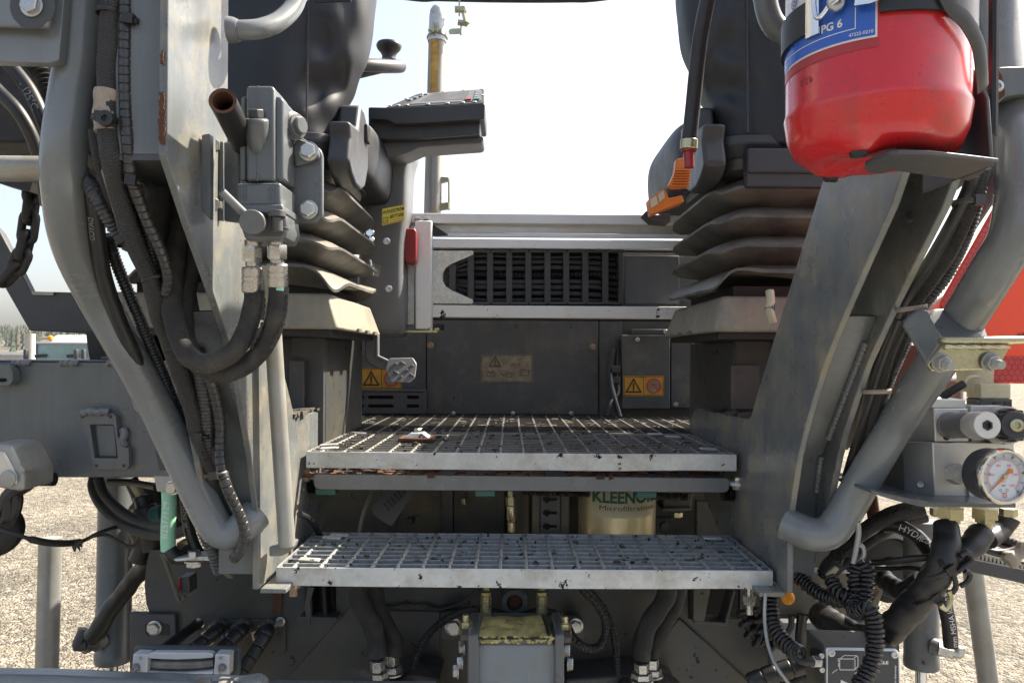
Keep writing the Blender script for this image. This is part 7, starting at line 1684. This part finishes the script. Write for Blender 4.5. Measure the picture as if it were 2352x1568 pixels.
# cartridge coils leaning towards the camera
def coil(a, c, r, m, face_m, ribs=0):
    d = (c - a); L_ = d.length
    b = MB(); b.lathe([(r * 1.06, 0), (r * 1.06, .03 * L_), (r, .035 * L_), (r, .62 * L_)], a, d, 32, cap=False); o = b.build('coil_sleeve', M[m], t, ang=40)
    b = MB(); b.lathe([(r * .97, .62 * L_), (r * 1.03, .65 * L_), (r * 1.03, .97 * L_), (r * .96, L_), (r * .33, L_), (r * .30, .97 * L_), (r * .2, .97 * L_), (r * .18, .93 * L_)], a, d, 32); b.build('coil_cap', M[face_m], t, ang=30)
    return o
a, c = P(*Q(760, 545), Ya), P(*Q(1218, 545), Ya - .075)
coil(a, c, .0152, 'machined_dark', 'machined')
b = MB(); d = (c - a).normalized(); b.lathe([(.0060, 0), (.0060, .003), (.0034, .0032), (.0032, .001)], c - d * .002, d, 6); b.build('hex_socket', M['dark'], t)
b = MB(); a, c = P(*Q(1330, 540), Ya + .01), P(*Q(1560, 545), Ya - .05); d = (c - a); b.lathe([(.0230, 0), (.0232, .3 * d.length), (.0225, .55 * d.length), (.0205, .62 * d.length), (.0175, .60 * d.length)], a, d, 40); b.build('spanner_collar', M['galv'], t, ang=40)
b = MB(); b.lathe([(.0175, .3 * d.length), (.0170, 1.0 * d.length), (.0150, 1.05 * d.length), (.010, 1.05 * d.length)], a, d, 32); kn = b.build('adjust_knob', M['plastic'], t, ang=40)
for k in range(14):
    an = k * 2 * math.pi / 14; dn = d.normalized(); n1 = Vector((0, 0, 1)) - dn * dn.z; n1.normalize(); n2 = dn.cross(n1)
    e = n1 * math.cos(an) + n2 * math.sin(an); b = MB(); b.obox(a + d * .75 + e * .0178, dn * d.length * .22, e * .0012, dn.cross(e) * .0016); b.build('grip_rib', M['rubber_shiny'], kn, bevel=.0004)
b = MB(); b.lathe([(.0075, 0), (.0072, .004), (.0035, .0045), (.003, .002)], a + d * 1.045, d, 20); b.build('brass_screw', M['zinc_yellow'], t)
b = MB(); b.pbox(*Q(1128, 222), *Q(1525, 362), Ya + .02, .03); b.build('plug_socket', M['plastic'], t, bevel=.001)
for x in (1300, 1430):
    b = MB(); b.pbox(*Q(x, 255), *Q(x + 82, 330), Ya + .019, .002); b.build('socket_slot', M['ink'], t)
b = MB(); b.pbox(*Q(1125, 30), *Q(1512, 220), Ya + .022, .03); b.build('cream_plug', M['cream'], t, bevel=.002)
b = MB(); b.lathe([(.020, 0), (.021, .03), (.018, .034)], P(*Q(1060, 130), Ya + .05), (0, 0, 1), 24); b.build('round_plug', M['cream'], t)
b = MB(); b.prism([P(2001, 1132, .90), P(2060, 1150, .89), P(2120, 1164, .885), P(2334, 1166, .885), P(2334, 1154, .885), P(2142, 1152, .885), P(2070, 1140, .89), P(2001, 1124, .90)], (0, .20, 0)); b.build('base_plate', M['paint'], t, bevel=.001)
hose('signal_lead', 'short black lead with bare white end above the manifold', PL([(2163, 912, .96), (2180, 902, .955), (2202, 888, .95), (2216, 880, .95)]), .0050, 'rubber_shiny', 'cable')
hose('signal_lead', 'thin white wire bending from the black lead to the triangle', PL([(2214, 881, .95), (2220, 870, .95), (2232, 864, .95), (2248, 866, .95)]), .0022, 'cream', 'cable')
# pressure gauge
Yg = .85
t = thing('pressure_gauge', 'round steel pressure gauge with pale dial and orange needle at the right', 'gauge', P(2302, 1160, Yg))
gc = P(2305, 1094, Yg); gr = .0300
ga = Vector((.10, -1, .02)).normalized()
b = MB(); b.lathe([(gr * .93, -.030), (gr * .97, -.026), (gr * .97, -.006)], gc, ga, 56); b.build('case', M['paint_dark'], t, ang=40)
b = MB(); b.lathe([(gr * 1.0, -.006), (gr * 1.04, -.003), (gr * 1.04, .001), (gr * .99, .0042), (gr * .90, .0042), (gr * .875, .0010)], gc, ga, 64, cap=False); b.build('bezel', M['chrome'], t, ang=40)
b = MB(); b.lathe([(gr * .89, .0), (.0001, .0001)], gc, ga, 56); b.build('dial', M['dial'], t)
gx = Vector((1, .10, 0)).normalized(); gz = ga.cross(gx) * -1
if gz.z < 0: gz = -gz
dl = lambda u, v, h=.0005: gc + (gx * u + gz * v) * gr + ga * h
def arc_ticks(mb, r0, r1, n, w, a0=-135 + 0, a1=135):
    for k in range(n + 1):
        a = R(90 - (a0 + (a1 - a0) * k / n)); strokes(mb, [[(r0 * math.cos(a), r0 * math.sin(a)), (r1 * math.cos(a), r1 * math.sin(a))]], w, dl)
b = MB(); arc_ticks(b, .69, .80, 10, .022); arc_ticks(b, .69, .75, 50, .010)
def ring_text(mb, txt, ang, r_, h):
    a = R(90 - ang); c_ = Vector((math.cos(a), math.sin(a))) * r_; w = glyphs(txt)[2] * h
    tx = Vector((math.sin(a), -math.cos(a))); ty = Vector((math.cos(a), math.sin(a)))
    text(mb, txt, lambda u, v: dl(*(c_ + tx * (u - w / 2) + ty * (v - h / 2))), w, h)
for k, s_ in enumerate(('0', '20', '40', '60', '80', '100')): ring_text(b, s_, -135 + 54 * k, .80 if k not in (0, 1) else .58, .085)
text(b, 'bar', lambda u, v: dl(-.08 + u, -.36 + v), .16, .09); strokes(b, [[(-.13 + .05 * math.cos(q), -.50 + .05 * math.sin(q)) for q in [i * .6 for i in range(12)]], [(.12 + .05 * math.cos(q), -.50 + .05 * math.sin(q)) for q in [i * .6 for i in range(12)]]], .012, dl)
b.build('black_scale', M['ink'], t)
b = MB(); arc_ticks(b, .58, .65, 40, .012); strokes(b, [[(.645 * math.cos(R(90 - a)), .645 * math.sin(R(90 - a))) for a in range(-135, 136, 9)]], .018, dl)
for k, s_ in enumerate(('0', '300', '600', '900', '1200', '1500')):
    a = R(90 - (-135 + 54 * k)); h = .085; w = glyphs(s_)[2] * h
    text(b, s_, (lambda a, w: (lambda u, v: dl(.46 * math.cos(a) - w / 2 + u, .46 * math.sin(a) - .045 + v)))(a, w), w, h)
strokes(b, [[(-.10, -.60), (.10, -.60)], [(-.02, -.60), (-.02, -.76), (.10, -.76), (.10, -.66), (-.02, -.66)]], .03, dl); text(b, 'psi', lambda u, v: dl(-.07 + u, -.22 + v), .14, .08)
b.build('red_scale', M['pink_ink'], t)
na = R(222); e = Vector((math.cos(na), math.sin(na))); n_ = Vector((-e.y, e.x))
b = MB(); pts = [e * .74, e * .05 + n_ * .055, -e * .22 + n_ * .03, -e * .34 + n_ * .12, -e * .42, -e * .34 - n_ * .12, -e * .22 - n_ * .03, e * .05 - n_ * .055]
b.prism([dl(p.x, p.y, .0016) for p in pts], ga * .0006); nd = b.build('needle', M['orange'], t)
b = MB(); b.lathe([(.0026, .0015), (.0024, .0034), (.001, .0036)], gc, ga, 16); b.build('needle_hub', M['zinc_yellow'], t)
b = MB(); a = P(2200, 1090, Yg + .045); b.hexa(P(2190, 1088, Ya), P(2206, 1088, Ya - .018), .0125); b.cyl(P(2204, 1090, Ya - .014), P(2262, 1093, Yg + .03), .0088, 18); b.lathe([(.0205, 0), (.0205, .002)], P(2262, 1125, Ya - .002), (0, -1, 0), 24); b.build('stem', M['machined'], t)

# fittings below the manifold and the black wrapped hoses
labs = ['left zinc elbow fitting under the manifold', 'right zinc elbow fitting under the manifold below the gauge']
for k, px in enumerate((2184, 2262)):
    t = thing('elbow_fitting', labs[k], 'fitting', P(px, 1230, .93), 'elbow fittings under the manifold')
    a = P(px, 1166, .93)
    b = MB(); b.hexa(a, a + Vector((0, 0, -.0125)), .0155); b.hexa(a + Vector((0, 0, -.012)), a + Vector((0, 0, -.017)), .012); b.build('nut', M['zinc_yellow'], t)
    b = MB(); b.tube([a + Vector((0, 0, -.012)), a + Vector((0, 0, -.026)), a + Vector((-.003, -.003, -.034)), a + Vector((-.010, -.006, -.040))], .0085, 16, step=.002); b.build('elbow', M['zinc_yellow'], t, ang=60)
for px in (2156, 2316):
    t = thing('flange_nut', ('left', 'right')[px > 2200] + ' yellow hexagon nut under the manifold base plate', 'nut', P(px, 1176, .95), 'hexagon nuts under the manifold plate')
    bolt(t, P(px, 1167, .95), (0, 0, -1), .010, 'yellow_nut')
wr = lambda ph: (lambda s_, a: .09 * math.sin(s_ * 42 + a + ph) + .04 * math.sin(s_ * 130 + 2 * a + ph) + .03 * math.sin(s_ * 300 - a))
hose('wrapped_hose', 'thick black wrapped hose running down left from the elbow fittings', PL([(2174, 1205, .93), (2176, 1235, .92), (2168, 1275, .91), (2152, 1312, .91), (2130, 1350, .92), (2096, 1395, .94), (2060, 1432, .96), (2014, 1460, .99), (1966, 1460, 1.02), (1918, 1436, 1.06), (1886, 1410, 1.10)]), lambda q: .0145 + .0035 * min(1, q * 8), 'rubber', 'hose', 20, .004, sh=wr(0))
hose('wrapped_hose', 'black wrapped hose sweeping down from the right elbow to join the thick one', PL([(2250, 1222, .93), (2236, 1245, .92), (2212, 1265, .915), (2190, 1280, .912), (2166, 1310, .915)]), .0145, 'rubber', 'hose', 18, .004, sh=wr(2))
hose('wrapped_hose', 'short dark wrapped hose branching off towards the corrugated cord', PL([(2120, 1330, .95), (2085, 1352, .97), (2055, 1350, 1.0), (2030, 1330, 1.04), (2015, 1305, 1.08)]), .0125, 'rubber', 'hose', 16, .004, sh=wr(1))
hose('wrapped_hose', 'dark wrapped hose curling behind the manifold nuts towards the rack bar', PL([(2318, 1185, .98), (2300, 1215, .98), (2270, 1240, .96)]), .012, 'rubber', 'hose', 14, .004, sh=wr(3))
tk = thing('cable_tie_knot', 'knotted cable ties around the thick wrapped hose under the manifold', 'cable tie', P(2200, 1310, .9))
tie(tk, 2157, 1300, 0, .020, (.8, -.6), 'rubber', True, .91); tie(tk, 2126, 1362, 0, .0205, (.8, -.6), 'rubber', True, .925)
for pts, m in (([(2205, 1275), (2222, 1268), (2232, 1285), (2214, 1300), (2200, 1312)], 'rubber'), ([(2216, 1310), (2228, 1318), (2222, 1335), (2206, 1345)], 'rubber'), ([(2188, 1312), (2196, 1345), (2186, 1362)], 'rubber'), ([(2160, 1388), (2172, 1398), (2184, 1375), (2178, 1355)], 'zinc_yellow')):
    b = MB(); b.tube(PL([(x, y, .895) for x, y in pts]), .0032, 8); b.build('tie_tail', M[m], tk)
hp2 = PL([(2030, 1206, 1.05), (2062, 1208, 1.04), (2098, 1226, 1.03), (2122, 1248, 1.02), (2142, 1276, 1.0), (2154, 1300, .99)])
o = hose('hydraulic_hose', 'black printed hose arching behind the right cylinder top', hp2, .0100, 'rubber_shiny')
path_text(o, hp2, .0100, 'HYDROSCAND ID', .020, .0085, M['white'], -1)
hp3 = PL([(2166, 1360, 1.15), (2172, 1395, 1.15), (2180, 1435, 1.15), (2184, 1485, 1.15)])
o = hose('hydraulic_hose', 'short black printed hose ending at the right cylinder port', hp3, .0105, 'rubber', sh=None)
path_text(o, hp3[::-1], .0105, 'mm MSHA IC-293/1 6', .004, .0075, M['white'], -1)
# right cylinder
t = thing('lift_cylinder', 'grey vertical hydraulic cylinder with bright rod at the lower right', 'cylinder', P(2114, 1568, 1.25), 'vertical hydraulic cylinders')
Yy = 1.25
a, c = P(2116, 1530, Yy), P(2116, 1195, Yy)
b = MB(); b.lathe([(.0260, 0), (.0270, .003), (.0270, .014), (.0263, .016), (.0263, (c - a).length)], a, c - a, 36); b.build('barrel', M['paint'], t, ang=40)
b = MB(); b.cyl(a, P(2116, 1660, Yy), .0088, 20); b.build('rod', M['steel'], t)
b = MB(); b.lathe([(.013, 0), (.0125, .014), (.010, .020), (.010, .034)], P(2138, 1480, Yy - .022), (.75, -.6, -.12), 20); b.build('port', M['paint'], t)
b = MB(); p = P(2155, 1488, Yy - .05); d = Vector((.9, -.4, -.15)).normalized(); b.hexa(p, p + d * .012, .0115); b.hexa(p + d * .0125, p + d * .02, .0105); b.tube([p + d * .018, p + d * .028, p + d * .030 + Vector((0, 0, .012))], .0075, 12, step=.002); b.build('elbow_fitting', M['bolt'], t)
b = MB(); b.lathe([(.0025, 0), (.0024, .001)], P(2121, 1521, Yy - .027), CAMDIR, 10); b.build('vent_hole', M['ink'], t)
t = thing('support_pole', 'pale yellowish weathered round pole leaning on gravel at lower right', 'pole', P(2270, 1600, 1.9), 'weathered poles on the gravel')
b = MB(); b.cyl(P(2276, 1610, 1.9), P(2232, 1290, 1.9), .0235, 28); b.build('tube', M['pipe'], t)
# rack bar
t = thing('rack_bar', 'dark toothed rack bar running off the right edge above the gravel', 'bar', P(2290, 1340, 1.05))
b = MB(); b.prism(PL([(2190, 1262, 1.05), (2225, 1280, 1.05), (2430, 1322, 1.05), (2430, 1358, 1.05), (2225, 1312, 1.05), (2190, 1300, 1.05)]), (0, .03, 0)); b.build('bar', M['paint_dark'], t, bevel=.002)
for k in range(17):
    x = 2228 + k * 9; y = 1262 + (x - 2225) * .28
    b = MB(); b.prism(PL([(x, y + 16, 1.052), (x + 5, y + 17, 1.052), (x + 5, y + 2, 1.052), (x, y, 1.052)]), (0, .022, 0)); b.build('tooth', M['pipe'], t)
b = MB(); b.prism(PL([(2225, 1258, 1.075), (2430, 1310, 1.075), (2430, 1330, 1.075), (2225, 1285, 1.075)]), (0, .004, 0)); b.build('rack_back', M['dark'], t)
hose('torn_cable', 'frayed brown cable end above the rack bar at the right edge', PL([(2250, 1258, 1.0), (2290, 1268, 1.0), (2330, 1262, 1.0), (2380, 1240, 1.0)]), .0045, 'rubber', 'cable')
b = MB(); b.tube(PL([(2312, 1290, .99), (2330, 1278, .99), (2352, 1262, .99), (2390, 1250, .99)]), lambda q: .010 + .003 * math.sin(q * 260), 12, step=.002); b.jitter(.003, 110); tag(b.build('cloth_rag', M['tape']), 'ragged tan cloth bundle above the rack bar at the right edge', 'rag')
b = MB()
for k in range(8): b.obox(P(2282 + k * 9, 1230 + k * 3.4, 1.02), (.0022, 0, .001), (0, .006, 0), (-.001, 0, .0045))
b.tube(PL([(2270, 1240, 1.022), (2352, 1268, 1.022)]), .0045, 6); tag(b.build('cable_chain_strip', M['rubber']), 'ribbed black strip catching light behind the tan cloth bundle', 'strip')
hose('loose_lead', 'thin black lead crossing level from the coiled cord to the cable ties', PL([(1990, 1292, .98), (2030, 1290, .96), (2080, 1284, .94), (2130, 1280, .92), (2156, 1286, .90), (2170, 1300, .89)]), .0042, 'rubber_shiny', 'cable')
hose('loose_lead', 'second thin black lead sagging below the level one', PL([(2010, 1305, 1.0), (2060, 1304, .98), (2090, 1302, .96), (2120, 1308, .94)]), .003, 'rubber_shiny', 'cable')
# braided hoses sweeping from the manifold to the column foot
for k, (pts, r_, lb) in enumerate((([(2120, 1172), (2060, 1184), (2000, 1212), (1950, 1250), (1910, 1290), (1888, 1320)], .0085, 'upper braided hose sweeping from under the manifold to the column foot'), ([(2100, 1160), (2040, 1178), (1985, 1212), (1938, 1256), (1900, 1300)], .0075, 'braided hose tucked behind the upper sweeping one'), ([(2126, 1186), (2068, 1202), (2012, 1232), (1966, 1268), (1922, 1306), (1896, 1330)], .0080, 'lower braided hose sweeping from under the manifold'))):
    hose('braided_hose', lb, PL([(x, y, 1.04 + .01 * k) for x, y in pts]), r_, 'braid', 'hose', 14, .004)
sw = thing('hose_strap', 'thin cable ties bundling the sweeping braided hoses', 'cable tie', P(1920, 1290, 1.02)); tie(sw, 1908, 1298, 0, .020, (.6, -.8), 'rubber', True, 1.03); tie(sw, 1935, 1262, 0, .018, (.7, -.7), 'rubber', True, 1.03)
b = MB(); b.pprism(rpx([(1898, 1320), (1920, 1300), (1928, 1306), (1908, 1330)], 2), 1.0, .004); tag(b.build('paper_tag', M['cream']), 'small cream paper tag on the sweeping braided hoses', 'tag')
hose('red_harness', 'bundle of dark red wires dropping behind the right handrail', PL([(2000, 1140, 1.1), (2004, 1165, 1.1), (2008, 1190, 1.1)]), .009, 'rust', 'cable')
# suspended hook and coiled cords
b = MB(); b.tube(PL([(1970, 1198, .95), (1972, 1225, .95), (1966, 1262, .95), (1960, 1294, .95)]), .0032, 10, flat=(1, 1)); b.tube(PL([(1960, 1292, .95), (1972, 1290, .95), (1984, 1275, .95), (1982, 1255, .95), (1974, 1250, .95)]), .0028, 8); tag(b.build('wire_hook', M['pipe']), 'bare metal wire hook above the coiled cords', 'hook')
def cord(name, label, pts, rc, rw, pitch, m='rubber_shiny'):
    q, sa = catmull(pts, .001); fr = frames(q); hp = []
    step = max(1, int(pitch / 12 / .001))
    for i in range(0, len(q), step):
        a = sa[i] / pitch * 2 * math.pi; t_, n, bn = fr[i]; hp.append(q[i] + (n * math.cos(a) + bn * math.sin(a)) * rc)
    b = MB(); b.tube(hp, rw, 6, smooth=False); o = b.build(name, M[m], ang=80)
    b = MB(); b.tube(pts, rc * .7, 8, step=.01); o2 = b.build('core', M['ink'], o)
    return tag(o, label, 'cord')
cord('coiled_cord', 'coiled black cord hanging from the wire hook', PL([(1980, 1290, .95), (1990, 1310, .945), (1990, 1350, .94), (1982, 1390, .94), (1968, 1418, .945)]), .0082, .0026, .0054)
cord('coiled_cord', 'long coiled black cord hanging in front of the control box', PL([(1958, 1372, .95), (1962, 1402, .93), (1980, 1398, .915), (1998, 1398, .905), (2008, 1430, .90), (2010, 1475, .895), (2006, 1510, .89), (1992, 1545, .885), (1962, 1590, .88)]), .0086, .0026, .0054)
cord('coiled_cord', 'coiled black cord curling left from the hanging knot', PL([(1912, 1328, .97), (1918, 1350, .96), (1938, 1366, .95), (1958, 1374, .95), (1968, 1355, .945), (1962, 1320, .95), (1970, 1295, .95)]), .0080, .0026, .0054)
cord('coiled_cord', 'coiled black cord running from the column foot to the hanging knot', PL([(1820, 1308, 1.03), (1848, 1336, 1.02), (1882, 1362, 1.0), (1916, 1376, .98), (1944, 1378, .96)]), .0078, .0028, .0056)
cord('coiled_cord', 'coiled black cord dropping from the right end of the lower step', PL([(1766, 1358, 1.02), (1768, 1400, 1.0), (1776, 1440, .985), (1796, 1470, .97), (1822, 1492, .955), (1836, 1502, .945)]), .0095, .0028, .0058)
hose('loose_lead', 'black lead curling from the coiled cord end to the control box', PL([(1838, 1505, .94), (1834, 1496, .935), (1826, 1500, .93), (1828, 1512, .925), (1846, 1520, .92), (1870, 1521, .92)]), .0035, 'rubber_shiny', 'cable')
hose('loose_lead', 'thin white edged cable hanging beside the dropping coiled cord', PL([(1758, 1362, .99), (1756, 1420, .98), (1764, 1480, .96), (1784, 1530, .94), (1820, 1580, .93)]), .0022, 'pipe', 'cable')
for k, (pts, r_) in enumerate((([(1818, 1412), (1816, 1440), (1800, 1462), (1786, 1470)], .0045), ([(1842, 1410), (1840, 1440), (1838, 1470), (1848, 1500)], .0075), ([(1883, 1408), (1885, 1450), (1892, 1472), (1906, 1484)], .0045), ([(1858, 1412), (1848, 1424), (1840, 1438)], .003))):
    hose('hanging_lead', ('thin black lead hanging leftmost under the olive panel', 'thick black lead hanging under the olive panel', 'black lead hanging rightmost under the olive panel towards the box', 'hair thin lead under the olive panel')[k], PL([(x, y, 1.14) for x, y in pts]), r_, 'rubber_shiny', 'cable')
for k, (pts, r_) in enumerate((([(1720, 1568), (1780, 1545), (1850, 1522), (1880, 1512)], .013), ([(1780, 1590), (1830, 1560), (1885, 1535)], .0125), ([(1700, 1600), (1760, 1580), (1830, 1550)], .013))):
    b = MB(); b.tube(PL([(x, y, 1.05 + .03 * k) for x, y in pts]), grooves(r_, .02, .0016, .1), 16, step=.0016)
    tag(b.build('wrapped_cable', M['rubber'], ang=60), ('upper', 'lower', 'hindmost')[k] + ' fat spiral wrapped black cable at the bottom left of the control box', 'cable', 'fat wrapped cables by the control box')
for k, pts in enumerate(([(1710, 1400), (1716, 1430), (1730, 1456), (1744, 1470)], [(1735, 1395), (1742, 1430), (1752, 1460), (1770, 1485)])):
    cord('twisted_cable', ('left', 'right')[k] + ' thick twisted black cable under the right end of the lower step', PL([(x, y, 1.18) for x, y in pts]), .010, .0045, .016)
# olive panel with orange button
t = thing('switch_panel', 'dusty olive panel with an orange push button below the right column', 'panel', P(1860, 1412, 1.16))
b = MB(); b.pprism(rpx([(1772, 1312), (2030, 1318), (2028, 1360), (2012, 1412), (1950, 1412), (1772, 1408)], 5), 1.15, .03); b.build('panel_plate', M['olive'], t, bevel=.002)
b = MB(); b.lathe([(.0100, 0), (.0098, .003), (.0075, .0055), (.003, .0065)], P(1809, 1372, 1.12), CAMDIR, 28); b.build('push_button', M['orange_lamp'], t, ang=60)
b = MB(); b.lathe([(.008, 0), (.007, .004)], P(1816, 1330, 1.15), CAMDIR, 16); b.build('red_button', M['red_plastic'], t)
b = MB(); b.jitter(0, 1); b.pprism(rpx([(1985, 1345), (2008, 1342), (2018, 1360), (2000, 1378)], 5), 1.148, .002); b.jitter(.003, 60); b.build('rust_patch', M['rust'], t)
b = MB(); b.pbox(1772, 1430, 1880, 1640, 1.22, .02); b.pbox(1880, 1425, 1955, 1640, 1.24, .02); b.pbox(1955, 1428, 2066, 1640, 1.26, .02)
tag(b.build('frame_plate', M['paint']), 'grey stepped frame plate behind the control box', 'plate')
b = MB(); cc = P(2040, 1300, 1.32); b.lathe([(.004, -.02), (.055, -.02), (.060, -.012), (.060, .008), (.050, .012), (.047, .004), (.018, .004), (.016, .014)], cc, (.25, -1, .05), 40); tag(b.build('belt_pulley', M['dark'], ang=40), 'dark round pulley deep behind the hoses at the lower right', 'pulley')
# control box
Yx = .93
t = thing('control_box', 'dark control box in aluminium frame with pictogram at the bottom right', 'control box', P(1980, 1640, Yx))
BX = lambda x, y: (1808.3 + x * .14881, 1341.7 + y * .14881)
b = MB(); b.pprism(rpx([BX(575, 950), BX(1670, 985), BX(1745, 1050), BX(1745, 2000), BX(575, 2000)], 4), Yx + .006, .06); b.build('case', M['olive'], t, bevel=.003)
fo = rpx([BX(610, 985), BX(1690, 1000), BX(1755, 1080), BX(1770, 2000), BX(620, 2000)], 7)
b = MB(); b.pprism(fo, Yx + .001, .006); b.build('frame', M['alu'], t, bevel=.002)
b = MB(); b.pprism(rpx([BX(640, 1020), BX(1680, 1040), BX(1715, 1080), BX(1735, 2000), BX(640, 2000)], 6), Yx - .001, .003); fp = b.build('face_plate', M['plastic'], t)
for x, y in ((683, 1055), (1658, 1080)): bolt(t, P(*BX(x, y), Yx - .0015), CAMDIR, .0046, 'rivet')
w = lambda u, v: P(*BX(u, v), Yx - .0018)
b = MB(); strokes(b, [[(810, 1145), (1020, 1145), (1045, 1160), (1045, 1300), (1025, 1315), (820, 1315), (805, 1290), (805, 1160), (810, 1145)], [(810, 1145), (880, 1090), (1070, 1095), (1090, 1115), (1090, 1260), (1040, 1310)], [(1020, 1145), (1070, 1100)], [(803, 1140), (785, 1145), (785, 1180), (805, 1185)], [(803, 1210), (790, 1215), (790, 1255), (805, 1260)]], 11, w)
strokes(b, [[(695, 1362), (770, 1308)], [(1040, 1370), (1065, 1352)]], 10, w); b.add([w(825, 1465), w(960, 1530), w(960, 1600), w(825, 1600)], [(0, 1, 2, 3)])
text(b, 'VÖGELE', lambda u, v: w(1265 + u, 1228 - v), 295, 62, .05)
text(b, 'Made in Germany', lambda u, v: w(1690 - v, 1650 - u), 405, 38, .02)
b.build('white_print', M['white'], fp)
b = MB(); strokes(b, [[(822, 1152), (1015, 1152), (1015, 1300), (822, 1300), (822, 1152)]], 5, lambda u, v: P(*BX(u, v), Yx - .0016)); b.build('grey_print', M['grey_ink'], fp)
b = MB(); c = P(*BX(470, 1190), Yx + .0); b.pprism(rpx([BX(445, 1070), BX(580, 1080), BX(580, 1360), BX(470, 1300), BX(440, 1240)], 4), Yx + .004, .02); b.build('gland_plate', M['rubber'], t, bevel=.002)
b = MB(); b.hexa(P(*BX(380, 1185), Yx), P(*BX(500, 1190), Yx + .002), .0075); b.build('cable_gland', M['bolt'], t, bevel=.0008)
for x, y in ((530, 1098), (540, 1315)): bolt(t, P(*BX(x, y), Yx + .003), CAMDIR, .0035, 'rivet')
